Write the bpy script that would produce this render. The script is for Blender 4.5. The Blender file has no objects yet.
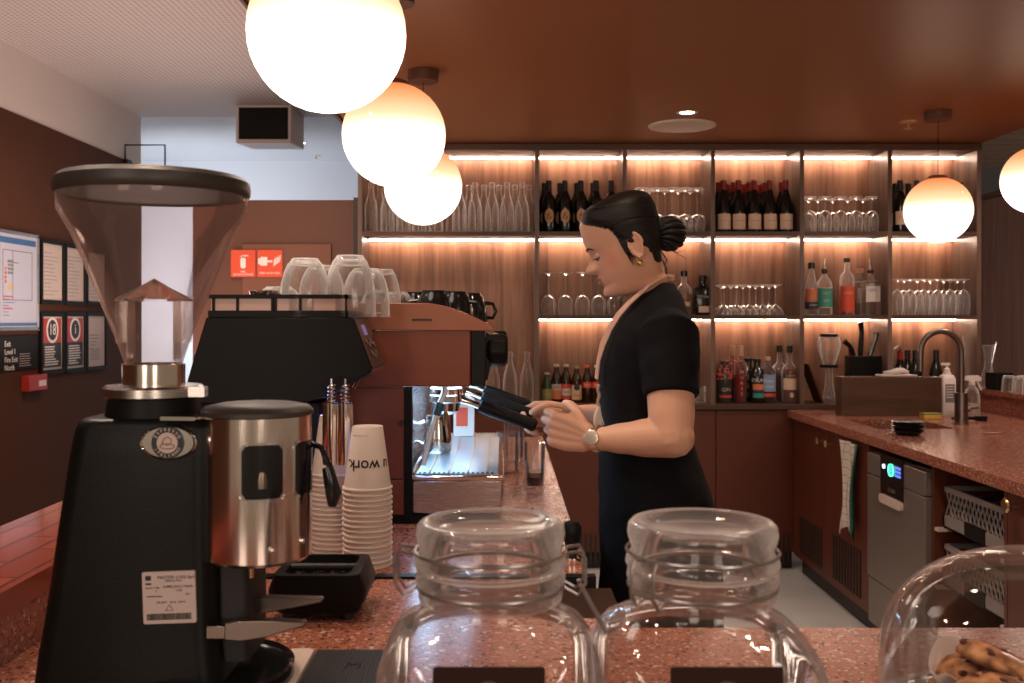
import bpy, bmesh, math, random
from mathutils import Vector, Matrix, noise
PI = math.pi
random.seed(7)
scn = bpy.context.scene
C = bpy.context.collection

# ---------------------------------------------------------------- camera
cam_data = bpy.data.cameras.new('camera')
cam = bpy.data.objects.new('camera', cam_data)
C.objects.link(cam)
cam.location = (0, 0, 1.4)
cam.rotation_euler = (PI/2, 0, 0)
cam_data.sensor_width = 36
cam_data.lens = 1000/1024*36
cam_data.shift_x = 8/1024
cam_data.shift_y = -21.5/1024
cam_data.clip_start = 0.05
cam_data.dof.use_dof = True
cam_data.dof.focus_distance = 2.15
cam_data.dof.aperture_fstop = 9
scn.camera = cam

# ---------------------------------------------------------------- world, exposure
w = bpy.data.worlds.new('world'); scn.world = w; w.use_nodes = True
bg = w.node_tree.nodes['Background']
bg.inputs[0].default_value = (1.0, 0.72, 0.50, 1)
bg.inputs[1].default_value = 0.17
scn.view_settings.view_transform = 'Standard'
scn.view_settings.look = 'None'
scn.view_settings.gamma = 1
scn.view_settings.use_curve_mapping = False
scn.view_settings.exposure = 0.40
scn.cycles.max_bounces = 10
scn.cycles.diffuse_bounces = 4
scn.cycles.glossy_bounces = 4
scn.cycles.transmission_bounces = 8
scn.cycles.transparent_max_bounces = 40
scn.cycles.sample_clamp_indirect = 4
scn.cycles.use_denoising = True

def area(name, loc, rot, size, power, col, size_y=None, spread=None):
    l = bpy.data.lights.new(name, 'AREA'); l.energy = power; l.color = col
    l.size = size
    if size_y: l.shape = 'RECTANGLE'; l.size_y = size_y
    if spread: l.spread = spread
    o = bpy.data.objects.new(name, l); C.objects.link(o)
    o.location = loc; o.rotation_euler = rot
    return o
def spot(name, loc, power, col, angle=100, blend=.8, r=.04, tilt=(0, 0, 0)):
    l = bpy.data.lights.new(name, 'SPOT'); l.energy = power; l.color = col
    l.spot_size = math.radians(angle); l.spot_blend = blend; l.shadow_soft_size = r
    o = bpy.data.objects.new(name, l); C.objects.link(o); o.location = loc; o.rotation_euler = tilt
    return o
# cafe windows behind the camera
area('cafe_window_light', (-1.6, -3.2, 1.9), (math.radians(78), 0, math.radians(-18)), 1.1, 24, (1.0, .80, .66), 1.7)
area('cafe_window_light', (1.5, -3.4, 1.9), (math.radians(78), 0, math.radians(16)), 1.1, 24, (1.0, .80, .66), 1.7)
for _x in (-.9, .95):
    area('linear_ceiling_light', (_x, -.15, 2.36), (0, 0, 0), .10, 4.5, (1.0, .86, .76), 1.0)
# cool daylight in the corridor beyond the brown wall, and at the side of the hall
area('corridor_daylight', (-2.9, 7.1, 1.3), (math.radians(105), 0, math.radians(-18)), 1.2, 22, (.86, .91, 1.0), 1.2, 2.2)
area('hall_daylight', (-2.3, 1.7, 1.9), (math.radians(180), 0, 0), .7, 3.0, (.42, .50, 1.0), .9)
area('hall_fill', (-1.7, 4.6, 1.2), (math.radians(180), 0, 0), 1.2, 17, (1.0, .78, .68), 2.4)
# one real soffit downlight first, then unseen ones added as fill (heads modelled below)
DOWN = [(.875, 4.78), (.25, 2.0), (-.55, 1.45), (.95, 2.9), (2.1, 2.9), (.8, 1.0)]
for (x, y), p in zip(DOWN, (14, 8, 16, 38, 16, 14)):
    spot('downlight_and_fill', (x, y, 2.355), p, (1.0, .72, .52), 105)
# cool working light under the espresso machine's overhang
area('group_light', (-.15, 2.62, 1.248), (0, 0, 0), .12, 3.0, (.42, .68, 1.0), .7)
for _y in (2.2, 4.6):
    spot('hall_wall_fill', (-1.25, _y, 2.74), 46, (1.0, .78, .62), 165)  # unseen spots added as fill to warm the upper left wall
spot('side_wall_fill', (2.9, 4.7, 2.58), 32, (1.0, .80, .70), 150)  # added fill without a visible source, lifts the right wall panel
for _x in (.2, 1.8):
    spot('shelf_front_fill', (_x, 3.5, 2.34), 9, (1.0, .80, .64), 95, .9, .08, (math.radians(52), 0, 0))  # unseen spots put in as front fill for bottles and cabinets

# ---------------------------------------------------------------- helpers
def at(u, v, Y):
    """world point seen at pixel u, v of the photograph when it stands at distance Y"""
    return Vector(((u-504)*Y/1000, Y, 1.4+(320-v)*Y/1000))
def wx(u, Y): return (u-504)*Y/1000
def wz(v, Y): return 1.4+(320-v)*Y/1000

class MB:
    def __init__(s): s.b = bmesh.new()
    def _cap(s, vs):
        try: s.b.faces.new(vs)
        except ValueError: pass
    def box(s, x0, x1, y0, y1, z0, z1, M=None):
        P = [Vector((x, y, z)) for z in (z0, z1) for (x, y) in ((x0, y0), (x1, y0), (x1, y1), (x0, y1))]
        if M: P = [M @ p for p in P]
        v = [s.b.verts.new(p) for p in P]
        for f in ((3, 2, 1, 0), (4, 5, 6, 7), (0, 1, 5, 4), (1, 2, 6, 5), (2, 3, 7, 6), (3, 0, 4, 7)):
            s.b.faces.new([v[i] for i in f])
        return s
    def loft(s, rings, close=True, caps=True):
        R = [[s.b.verts.new(p) for p in r] for r in rings]
        n = len(R[0])
        for a, b in zip(R, R[1:]):
            for i in range(n if close else n-1):
                j = (i+1) % n
                try: s.b.faces.new((a[i], a[j], b[j], b[i]))
                except ValueError: pass
        if caps:
            s._cap(list(reversed(R[0]))); s._cap(R[-1])
        return s
    def lathe(s, prof, c=(0, 0, 0), seg=24, M=None, caps=False):
        rings = []
        c = Vector(c)
        for r, z in prof:
            r = max(r, 1e-5)
            ring = [Vector((r*math.cos(2*PI*i/seg), r*math.sin(2*PI*i/seg), z)) for i in range(seg)]
            if M: ring = [M @ p for p in ring]
            rings.append([p+c for p in ring])
        return s.loft(rings, True, caps)
    def tube(s, path, r, seg=10, closed=False, caps=True):
        P = [Vector(p) for p in path]; n = len(P)
        rr = r if isinstance(r, (list, tuple)) else [r]*n
        t0 = None; rings = []
        up = None
        for i, p in enumerate(P):
            if closed: t = (P[(i+1) % n]-P[i-1]).normalized()
            else: t = (P[min(i+1, n-1)]-P[max(i-1, 0)]).normalized()
            if up is None:
                up = Vector((0, 0, 1)) if abs(t.z) < .9 else Vector((1, 0, 0))
            side = t.cross(up)
            if side.length < 1e-6: side = t.orthogonal()
            side.normalize(); up = side.cross(t).normalized()
            rings.append([p+rr[i]*(math.cos(2*PI*k/seg)*side+math.sin(2*PI*k/seg)*up) for k in range(seg)])
        if closed: rings.append(rings[0]); return s.loft(rings, True, False)
        return s.loft(rings, True, caps)
    def cyl(s, p0, p1, r0, r1=None, seg=20):
        return s.tube([p0, p1], [r0, r1 if r1 is not None else r0], seg)
    def prism(s, pts, axis, a, b):
        """pts: 2D outline; axis 'x','y','z' extruded from a to b"""
        def mk(p, h):
            if axis == 'y': return Vector((p[0], h, p[1]))
            if axis == 'x': return Vector((h, p[0], p[1]))
            return Vector((p[0], p[1], h))
        A = [s.b.verts.new(mk(p, a)) for p in pts]; B = [s.b.verts.new(mk(p, b)) for p in pts]
        n = len(pts)
        s._cap(A); s._cap(list(reversed(B)))
        for i in range(n):
            j = (i+1) % n
            s._cap((A[i], B[i], B[j], A[j]))
        return s
    def ball(s, c, rx, ry=None, rz=None, seg=20, M=None):
        ry = ry or rx; rz = rz or rx
        rings = []
        for k in range(seg//2+1):
            a = -PI/2+PI*k/(seg//2)
            r = max(math.cos(a), 1e-4)
            ring = [Vector((rx*r*math.cos(2*PI*i/seg), ry*r*math.sin(2*PI*i/seg), rz*math.sin(a))) for i in range(seg)]
            if M: ring = [M @ p for p in ring]
            rings.append([p+Vector(c) for p in ring])
        return s.loft(rings, True, True)
    def build(s, name, mat, parent=None, smooth=False, bevel=0, seg=2, off=None, kind=None, mods=None):
        bm = s.b
        bmesh.ops.remove_doubles(bm, verts=bm.verts, dist=2e-5)
        bmesh.ops.recalc_face_normals(bm, faces=bm.faces)
        if off is not None: bmesh.ops.translate(bm, verts=bm.verts, vec=-Vector(off))
        me = bpy.data.meshes.new(name); bm.to_mesh(me); bm.free()
        if smooth:
            me.polygons.foreach_set('use_smooth', [True]*len(me.polygons))
            if smooth != 'all':
                try: me.set_sharp_from_angle(angle=math.radians(smooth if smooth is not True else 35))
                except Exception: pass
        o = bpy.data.objects.new(name, me); C.objects.link(o)
        for m in (mat if isinstance(mat, (list, tuple)) else [mat]): me.materials.append(m)
        if parent: o.parent = parent
        if kind: o['kind'] = kind
        if bevel:
            b = o.modifiers.new('b', 'BEVEL'); b.width = bevel; b.segments = seg; b.limit_method = 'ANGLE'; b.angle_limit = math.radians(40)
            me.polygons.foreach_set('use_smooth', [True]*len(me.polygons))
            try: me.set_sharp_from_angle(angle=math.radians(35))
            except Exception: pass
            b.harden_normals = False
        return o

def rrect(w, d, r, n=5, cx=0, cy=0):
    pts = []
    for (sx, sy, a0) in ((1, 1, 0), (-1, 1, 90), (-1, -1, 180), (1, -1, 270)):
        for k in range(n+1):
            a = math.radians(a0+90*k/n)
            pts.append((cx+sx*(w/2-r)+r*math.cos(a), cy+sy*(d/2-r)+r*math.sin(a)))
    return pts

def props(o, label, cat, group=None):
    o['label'] = label; o['category'] = cat
    if group: o['group'] = group
    return o
def thing(name, label, cat, loc=(0, 0, 0), rz=0, group=None):
    o = bpy.data.objects.new(name, None); C.objects.link(o)
    o.empty_display_size = .05
    o.location = loc; o.rotation_euler = (0, 0, rz)
    return props(o, label, cat, group)
def dup(root, loc, label, rz=None, scale=None, group=None):
    r = root.copy(); C.objects.link(r); r.location = loc
    if rz is not None: r.rotation_euler = (0, 0, rz)
    if scale: r.scale = (scale[0], scale[0], scale[1])
    r['label'] = label
    if group: r['group'] = group
    for ch in list(root.children):
        c = ch.copy(); C.objects.link(c); c.parent = r
        for g in list(ch.children):
            d = g.copy(); C.objects.link(d); d.parent = c
    return r
def text_bm(body, size, extrude=.0004, align='CENTER', spacing=1.0, line=1.0, ay='CENTER', res=3, bold=0):
    cu = bpy.data.curves.new('t', 'FONT'); cu.body = body; cu.size = size; cu.extrude = extrude
    cu.align_x = align; cu.align_y = ay; cu.space_character = spacing; cu.space_line = line; cu.resolution_u = res; cu.offset = bold
    o = bpy.data.objects.new('t', cu); C.objects.link(o)
    bpy.context.view_layer.update()
    me = bpy.data.meshes.new_from_object(o.evaluated_get(bpy.context.evaluated_depsgraph_get()))
    mb = MB(); mb.b.from_mesh(me)
    bpy.data.objects.remove(o); bpy.data.meshes.remove(me); bpy.data.curves.remove(cu)
    return mb
def put(mb, M):
    bmesh.ops.transform(mb.b, matrix=M, verts=mb.b.verts); return mb
def merge(mb, other):
    me = bpy.data.meshes.new('x'); other.b.to_mesh(me); mb.b.from_mesh(me); bpy.data.meshes.remove(me); other.b.free(); return mb
FACE_NEG_Y = Matrix.Rotation(PI/2, 4, 'X')                 # text in XY plane -> stands up, faces -Y
FACE_POS_X = Matrix.Rotation(PI/2, 4, 'Z') @ FACE_NEG_Y    # faces +X
def T(x, y, z): return Matrix.Translation((x, y, z))

# ---------------------------------------------------------------- materials
def nt(name):
    m = bpy.data.materials.new(name); m.use_nodes = True
    t = m.node_tree; return m, t, t.nodes['Principled BSDF'], t.nodes['Material Output']
def mat(name, col, rough=.5, metal=0, spec=.5, bump=0, bscale=200, coat=0, vary=0, vscale=3):
    m, t, p, o = nt(name)
    p.inputs['Base Color'].default_value = (*col, 1); p.inputs['Roughness'].default_value = rough
    p.inputs['Metallic'].default_value = metal; p.inputs['Specular IOR Level'].default_value = spec
    p.inputs['Coat Weight'].default_value = coat; p.inputs['Coat Roughness'].default_value = .08
    tc = t.nodes.new('ShaderNodeTexCoord')
    if bump:
        n = t.nodes.new('ShaderNodeTexNoise'); n.inputs['Scale'].default_value = bscale; n.inputs['Detail'].default_value = 3
        b = t.nodes.new('ShaderNodeBump'); b.inputs['Strength'].default_value = bump; b.inputs['Distance'].default_value = .002
        t.links.new(tc.outputs['Object'], n.inputs['Vector']); t.links.new(n.outputs['Fac'], b.inputs['Height']); t.links.new(b.outputs['Normal'], p.inputs['Normal'])
    if vary:
        n = t.nodes.new('ShaderNodeTexNoise'); n.inputs['Scale'].default_value = vscale; n.inputs['Detail'].default_value = 4
        r = t.nodes.new('ShaderNodeMix'); r.data_type = 'RGBA'
        r.inputs[6].default_value = (*[c*(1-vary) for c in col], 1); r.inputs[7].default_value = (*[min(1, c*(1+vary)) for c in col], 1)
        t.links.new(tc.outputs['Object'], n.inputs['Vector']); t.links.new(n.outputs['Fac'], r.inputs[0]); t.links.new(r.outputs[2], p.inputs['Base Color'])
    return m
def emis(name, col, s):
    m = bpy.data.materials.new(name); m.use_nodes = True; t = m.node_tree; t.nodes.clear()
    e = t.nodes.new('ShaderNodeEmission'); o = t.nodes.new('ShaderNodeOutputMaterial')
    e.inputs[0].default_value = (*col, 1); e.inputs[1].default_value = s; t.links.new(e.outputs[0], o.inputs[0]); return m
def glass(name, tint=(1, 1, 1), edge=.35, rough=.02, power=3.0, base=1.0, gcol=(1, 1, 1), film=.5, haze=0.0):
    """one thin wall of clear glass: see-through, a pale film mixed in towards its edges imitates gathered light"""
    m = bpy.data.materials.new(name); m.use_nodes = True; t = m.node_tree; t.nodes.clear()
    N = t.nodes.new; L = t.links.new
    o = N('ShaderNodeOutputMaterial')
    tr = N('ShaderNodeBsdfTransparent'); gl = N('ShaderNodeBsdfGlossy'); df = N('ShaderNodeBsdfDiffuse'); tl = N('ShaderNodeBsdfTranslucent')
    tr.inputs[0].default_value = (*tint, 1); gl.inputs[0].default_value = (*gcol, 1); gl.inputs[1].default_value = rough
    df.inputs[0].default_value = (*gcol, 1); tl.inputs[0].default_value = (*gcol, 1)
    sc = N('ShaderNodeMixShader'); sc.inputs[0].default_value = .5; L(df.outputs[0], sc.inputs[1]); L(tl.outputs[0], sc.inputs[2])  # pale scatter mixed into the glass, stands for light caught at its edges
    fr = N('ShaderNodeFresnel'); fr.inputs[0].default_value = 1.45
    m2 = N('ShaderNodeMath'); m2.operation = 'MULTIPLY'; m2.inputs[1].default_value = base; m2.use_clamp = True; L(fr.outputs[0], m2.inputs[0])
    lw = N('ShaderNodeLayerWeight'); lw.inputs[0].default_value = .5
    pw = N('ShaderNodeMath'); pw.operation = 'POWER'; pw.inputs[1].default_value = power; L(lw.outputs['Facing'], pw.inputs[0])
    ml = N('ShaderNodeMath'); ml.operation = 'MULTIPLY_ADD'; ml.inputs[1].default_value = edge; ml.inputs[2].default_value = haze; ml.use_clamp = True; L(pw.outputs[0], ml.inputs[0])
    a_ = N('ShaderNodeMixShader'); L(m2.outputs[0], a_.inputs[0]); L(tr.outputs[0], a_.inputs[1]); L(gl.outputs[0], a_.inputs[2])
    b_ = N('ShaderNodeMixShader'); L(ml.outputs[0], b_.inputs[0]); L(a_.outputs[0], b_.inputs[1]); L(sc.outputs[0], b_.inputs[2])
    L(b_.outputs[0], o.inputs[0]); return m
def wood(name, c1, c2, c3, axis='Z', board=.14, rough=.45, grain=1.0):
    m, t, p, o = nt(name)
    tc = t.nodes.new('ShaderNodeTexCoord'); mp = t.nodes.new('ShaderNodeMapping')
    sc = {'Z': (14, 14, .9), 'X': (.9, 14, 14), 'Y': (14, .9, 14)}[axis]
    mp.inputs['Scale'].default_value = [a*grain for a in sc]
    geo = t.nodes.new('ShaderNodeNewGeometry')
    n = t.nodes.new('ShaderNodeTexNoise'); n.inputs['Scale'].default_value = 1.6; n.inputs['Detail'].default_value = 8; n.inputs['Distortion'].default_value = .6
    n2 = t.nodes.new('ShaderNodeTexNoise'); n2.inputs['Scale'].default_value = 7; n2.inputs['Detail'].default_value = 4
    cr = t.nodes.new('ShaderNodeValToRGB'); e = cr.color_ramp.elements
    e[0].position = .3; e[0].color = (*c1, 1); e[1].position = .72; e[1].color = (*c3, 1)
    x = cr.color_ramp.elements.new(.5); x.color = (*c2, 1)
    # board-to-board tone
    sx = t.nodes.new('ShaderNodeSeparateXYZ'); dv = t.nodes.new('ShaderNodeMath'); dv.operation = 'DIVIDE'; dv.inputs[1].default_value = board
    fl = t.nodes.new('ShaderNodeMath'); fl.operation = 'FLOOR'; wn = t.nodes.new('ShaderNodeTexWhiteNoise'); wn.noise_dimensions = '1D'
    t.links.new(geo.outputs['Position'], sx.inputs[0]); t.links.new(sx.outputs['X' if axis != 'X' else 'Z'], dv.inputs[0]); t.links.new(dv.outputs[0], fl.inputs[0]); t.links.new(fl.outputs[0], wn.inputs['W'])
    a1 = t.nodes.new('ShaderNodeMath'); a1.operation = 'MULTIPLY_ADD'; a1.inputs[1].default_value = .22; a1.inputs[2].default_value = -.11
    t.links.new(wn.outputs['Value'], a1.inputs[0])
    a2 = t.nodes.new('ShaderNodeMath'); a2.operation = 'ADD'; t.links.new(a1.outputs[0], a2.inputs[0])
    m3 = t.nodes.new('ShaderNodeMath'); m3.operation = 'MULTIPLY_ADD'; m3.inputs[1].default_value = .3
    t.links.new(geo.outputs['Position'], mp.inputs[0]); t.links.new(mp.outputs[0], n.inputs['Vector']); t.links.new(mp.outputs[0], n2.inputs['Vector'])
    t.links.new(n2.outputs['Fac'], m3.inputs[0]); t.links.new(n.outputs['Fac'], m3.inputs[2]); m3.inputs[1].default_value = .25
    s1 = t.nodes.new('ShaderNodeMath'); s1.operation = 'SUBTRACT'; s1.inputs[1].default_value = .125
    t.links.new(m3.outputs[0], s1.inputs[0]); t.links.new(s1.outputs[0], a2.inputs[1]); t.links.new(a2.outputs[0], cr.inputs[0])
    t.links.new(cr.outputs[0], p.inputs['Base Color']); p.inputs['Roughness'].default_value = rough
    b = t.nodes.new('ShaderNodeBump'); b.inputs['Strength'].default_value = .15; b.inputs['Distance'].default_value = .001
    t.links.new(n2.outputs['Fac'], b.inputs['Height']); t.links.new(b.outputs[0], p.inputs['Normal'])
    return m
def terrazzo(name, base, rough=.22):
    m, t, p, o = nt(name)
    geo = t.nodes.new('ShaderNodeNewGeometry')
    cols = []
    last = None
    n = t.nodes.new('ShaderNodeTexNoise'); n.inputs['Scale'].default_value = 9; n.inputs['Detail'].default_value = 5
    t.links.new(geo.outputs['Position'], n.inputs['Vector'])
    mx0 = t.nodes.new('ShaderNodeMix'); mx0.data_type = 'RGBA'; mx0.inputs[6].default_value = (*[c*.8 for c in base], 1); mx0.inputs[7].default_value = (*[c*1.15 for c in base], 1)
    t.links.new(n.outputs['Fac'], mx0.inputs[0]); last = mx0.outputs[2]
    for sc, thr, seed in ((120, .42, 0), (62, .30, 5), (210, .5, 9)):
        v = t.nodes.new('ShaderNodeTexVoronoi'); v.inputs['Scale'].default_value = sc
        mp = t.nodes.new('ShaderNodeMapping'); mp.inputs['Location'].default_value = (seed, seed*.7, seed*.3)
        t.links.new(geo.outputs['Position'], mp.inputs[0]); t.links.new(mp.outputs[0], v.inputs['Vector'])
        sp = t.nodes.new('ShaderNodeSeparateColor'); t.links.new(v.outputs['Color'], sp.inputs[0])
        cr = t.nodes.new('ShaderNodeValToRGB'); cr.color_ramp.interpolation = 'CONSTANT'
        el = cr.color_ramp.elements; el[0].color = (.10, .035, .025, 1); el[1].position = .3; el[1].color = (.50, .22, .15, 1)
        for pos, c in ((.5, (.22, .07, .05, 1)), (.7, (.62, .42, .34, 1)), (.84, (.33, .12, .08, 1))):
            k = cr.color_ramp.elements.new(pos); k.color = c
        t.links.new(sp.outputs[0], cr.inputs[0])
        # is this cell a chip at all
        g = t.nodes.new('ShaderNodeMath'); g.operation = 'LESS_THAN'; g.inputs[1].default_value = .42; t.links.new(sp.outputs[1], g.inputs[0])
        d = t.nodes.new('ShaderNodeMath'); d.operation = 'LESS_THAN'; d.inputs[1].default_value = thr; t.links.new(v.outputs['Distance'], d.inputs[0])
        mm = t.nodes.new('ShaderNodeMath'); mm.operation = 'MULTIPLY'; t.links.new(g.outputs[0], mm.inputs[0]); t.links.new(d.outputs[0], mm.inputs[1])
        m9 = t.nodes.new('ShaderNodeMath'); m9.operation = 'MULTIPLY'; m9.inputs[1].default_value = .9; t.links.new(mm.outputs[0], m9.inputs[0])
        mx = t.nodes.new('ShaderNodeMix'); mx.data_type = 'RGBA'; t.links.new(m9.outputs[0], mx.inputs[0]); t.links.new(last, mx.inputs[6]); t.links.new(cr.outputs[0], mx.inputs[7])
        last = mx.outputs[2]
    t.links.new(last, p.inputs['Base Color']); p.inputs['Roughness'].default_value = rough
    return m
def brushed(name, col, rough=.28, scale=(1, 1, 60), var=.25):
    m, t, p, o = nt(name)
    tc = t.nodes.new('ShaderNodeTexCoord'); mp = t.nodes.new('ShaderNodeMapping'); mp.inputs['Scale'].default_value = scale
    n = t.nodes.new('ShaderNodeTexNoise'); n.inputs['Scale'].default_value = 20; n.inputs['Detail'].default_value = 3
    mr = t.nodes.new('ShaderNodeMapRange'); mr.inputs[3].default_value = rough-.08; mr.inputs[4].default_value = rough+.1
    t.links.new(tc.outputs['Object'], mp.inputs[0]); t.links.new(mp.outputs[0], n.inputs['Vector']); t.links.new(n.outputs['Fac'], mr.inputs[0]); t.links.new(mr.outputs[0], p.inputs['Roughness'])
    p.inputs['Base Color'].default_value = (*col, 1); p.inputs['Metallic'].default_value = 1
    return m

M = {}
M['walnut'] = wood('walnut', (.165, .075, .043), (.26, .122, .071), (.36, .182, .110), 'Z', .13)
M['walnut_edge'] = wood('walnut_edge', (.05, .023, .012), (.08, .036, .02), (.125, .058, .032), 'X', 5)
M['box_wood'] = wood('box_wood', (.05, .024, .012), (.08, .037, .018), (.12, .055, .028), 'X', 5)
M['terrazzo'] = terrazzo('terrazzo', (.35, .128, .080))
M['soffit'] = mat('soffit', (.27, .096, .034), .42, spec=.5, vary=.04, vscale=1.5)
M['brown_wall'] = mat('brown_wall', (.085, .032, .015), .7, spec=.15, vary=.06)
M['brown_panel'] = mat('brown_panel', (.125, .046, .025), .55, vary=.05)
M['white_wall'] = mat('white_wall', (.74, .66, .62), .7)
M['far_wall'] = mat('far_wall', (.66, .68, .72), .7)
M['floor'] = mat('floor', (.68, .70, .70), .35, vary=.06, vscale=6)
M['cabinet'] = mat('cabinet', (.115, .027, .012), .42, vary=.04)
M['kick'] = mat('kick', (.03, .018, .015), .5)
M['black'] = mat('black', (.007, .0065, .006), .45, spec=.18)
M['black_gloss'] = mat('black_gloss', (.01, .01, .011), .14)
M['black_paint'] = mat('black_paint', (.006, .0062, .0058), .38, spec=.2, bump=.12, bscale=500)
M['rubber'] = mat('rubber', (.018, .017, .017), .6)
M['lid'] = mat('lid', (.045, .036, .030), .42)
M['chrome'] = mat('chrome', (.82, .80, .78), .10, 1)
M['wand'] = mat('wand', (.92, .93, .95), .38, .7)
M['steel'] = brushed('steel', (.62, .58, .55), .24)
M['steel_round'] = brushed('steel_round', (.80, .72, .66), .15, (40, 40, 1))
M['dark_steel'] = brushed('dark_steel', (.20, .17, .15), .32, (1, 60, 60))
M['appliance'] = brushed('appliance', (.26, .225, .20), .42, (1, 60, 60))
M['appliance'].node_tree.nodes['Principled BSDF'].inputs['Metallic'].default_value = .55
M['tap_metal'] = mat('tap_metal', (.22, .18, .155), .32, 1)
M['machine_red'] = mat('machine_red', (.205, .048, .019), .35)
M['copper_rail'] = mat('copper_rail', (.34, .125, .07), .3, .35)
M['amber_trim'] = mat('amber_trim', (.52, .30, .24), .25)
M['glass'] = glass('glass', (.98, .97, .96), .9, .03, 1.7, .8, haze=.075)
M['bottle_glass'] = glass('bottle_glass', (.97, .96, .95), .85, .03, 1.9, .7, haze=.05)
M['hopper_glass'] = glass('hopper_glass', (.95, .89, .87), .35, .05, 4.0, .45, (1, .80, .72), haze=.05)
M['jar_glass'] = glass('jar_glass', (.985, .98, .975), .18, .015, 4.0, .85, haze=.008)
M['rim_glass'] = glass('rim_glass', (.97, .95, .94), .42, .03, 1.8, 1.0, haze=.045)
M['dome_glass'] = glass('dome_glass', (.985, .98, .975), .14, .01, 5.0, .75, haze=.005)
M['paper'] = mat('paper', (.72, .62, .56), .6)
M['paper2'] = mat('paper2', (.62, .50, .45), .6)
M['cup_paper'] = mat('cup_paper', (.80, .70, .63), .5)
M['ink'] = mat('ink', (.02, .02, .022), .5)
M['greyink'] = mat('greyink', (.20, .19, .19), .5)
M['frame_black'] = mat('frame_black', (.012, .010, .009), .5, spec=.08)
M['red_sign'] = mat('red_sign', (.72, .085, .035), .45)
M['sign_white'] = mat('sign_white', (.85, .75, .70), .5)
M['alarm_red'] = mat('alarm_red', (.45, .03, .02), .4)
M['blue_ink'] = mat('blue_ink', (.05, .14, .32), .5)
M['green_ink'] = mat('green_ink', (.10, .35, .22), .5)
M['yellow_ink'] = mat('yellow_ink', (.75, .45, .10), .5)
M['wine_glass_dark'] = mat('wine_glass_dark', (.006, .007, .006), .08, spec=.7)
M['red_foil'] = mat('red_foil', (.26, .016, .012), .35)
M['black_foil'] = mat('black_foil', (.012, .011, .010), .35)
M['label_cream'] = mat('label_cream', (.86, .62, .46), .6)
M['label_oval'] = mat('label_oval', (.66, .38, .20), .6)
M['cork'] = mat('cork', (.62, .36, .22), .7)
M['brass'] = mat('brass', (.62, .42, .24), .3, 1)
M['gold'] = mat('gold', (.8, .58, .25), .25, 1)
M['skin'] = mat('skin', (.74, .40, .26), .48, vary=.05, vscale=14)
M['skin'].node_tree.nodes['Principled BSDF'].inputs['Subsurface Weight'].default_value = .12
M['skin'].node_tree.nodes['Principled BSDF'].inputs['Subsurface Radius'].default_value = (.012, .005, .003)
M['lips'] = mat('lips', (.46, .15, .12), .4)
M['cheek'] = mat('cheek', (.64, .26, .18), .5)
M['hair'] = mat('hair', (.009, .006, .005), .48, spec=.35, bump=.35, bscale=90)
M['dress'] = mat('dress', (.006, .0055, .007), .8, spec=.15, bump=.2, bscale=40)
M['strap'] = mat('strap', (.66, .40, .30), .7, bump=.2, bscale=300)
M['led'] = emis('led', (1.0, .73, .56), 48)

# ================================================================ ROOM
def struct(name, mb, m, **k):
    return mb.build(name, m, kind='structure', **k)
SZ = 2.392      # height of the brown soffit
YF, YB = 5.6, 5.9   # front and back of the shelving
struct('floor', MB().box(-4.5, 5, -1.0, 9.2, -.05, 0), M['floor'])
# perforated pale ceiling
def perforated():
    m, t, p, o = nt('perforated_ceiling')
    geo = t.nodes.new('ShaderNodeNewGeometry')
    sc = t.nodes.new('ShaderNodeVectorMath'); sc.operation = 'SCALE'; sc.inputs['Scale'].default_value = 36
    fr = t.nodes.new('ShaderNodeVectorMath'); fr.operation = 'FRACTION'
    sb = t.nodes.new('ShaderNodeVectorMath'); sb.operation = 'SUBTRACT'; sb.inputs[1].default_value = (.5, .5, 0)
    mu = t.nodes.new('ShaderNodeVectorMath'); mu.operation = 'MULTIPLY'; mu.inputs[1].default_value = (1, 1, 0)
    ln = t.nodes.new('ShaderNodeVectorMath'); ln.operation = 'LENGTH'
    lt = t.nodes.new('ShaderNodeMath'); lt.operation = 'LESS_THAN'; lt.inputs[1].default_value = .24
    mx = t.nodes.new('ShaderNodeMix'); mx.data_type = 'RGBA'; mx.inputs[6].default_value = (.60, .52, .49, 1); mx.inputs[7].default_value = (.26, .21, .20, 1)
    t.links.new(geo.outputs['Position'], sc.inputs[0]); t.links.new(sc.outputs[0], fr.inputs[0]); t.links.new(fr.outputs[0], sb.inputs[0]); t.links.new(sb.outputs[0], mu.inputs[0]); t.links.new(mu.outputs[0], ln.inputs[0]); t.links.new(ln.outputs['Value'], lt.inputs[0]); t.links.new(lt.outputs[0], mx.inputs[0]); t.links.new(mx.outputs[2], p.inputs['Base Color'])
    p.inputs['Roughness'].default_value = .7
    return m
M['perf'] = perforated()
struct('ceiling', MB().box(-2.6, -.78, -1.0, 6.9, 2.8, 2.9), M['perf'])
struct('ceiling_corridor', MB().box(-4.5, -.6, 6.9, 9.2, 2.8, 2.9), M['far_wall'])
struct('ceiling_soffit', MB().box(-.81, 2.68, -1.0, 6.0, SZ, 2.95), M['soffit'])
struct('wall_left', MB().box(-2.62, -2.5, -1.0, 6.9, 0, 2.457), M['brown_wall'])
struct('wall_left_upper', MB().box(-2.615, -2.505, -1.0, 6.9, 2.457, 2.8), M['white_wall'])
struct('wall_far', MB().box(-4.5, 5, 8.8, 8.9, 0, 2.95), M['far_wall'])
struct('wall_corridor', MB().box(-4.55, -4.5, 6.9, 8.9, 0, 2.9), M['far_wall'])
struct('wall_right', MB().box(3.2, 3.3, 3.0, 7.6, 0, 2.2), wood('right_panel', (.22, .105, .07), (.29, .14, .095), (.36, .18, .125), 'Z', .3, .6))
struct('trim_1', MB().box(3.18, 3.32, 2.98, 7.62, 2.2, 2.235), M['brown_panel'])
struct('wall_back_right', MB().box(2.68, 5, 8.0, 8.1, 0, 2.95), mat('blue_wall', (.26, .30, .38), .7))
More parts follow.
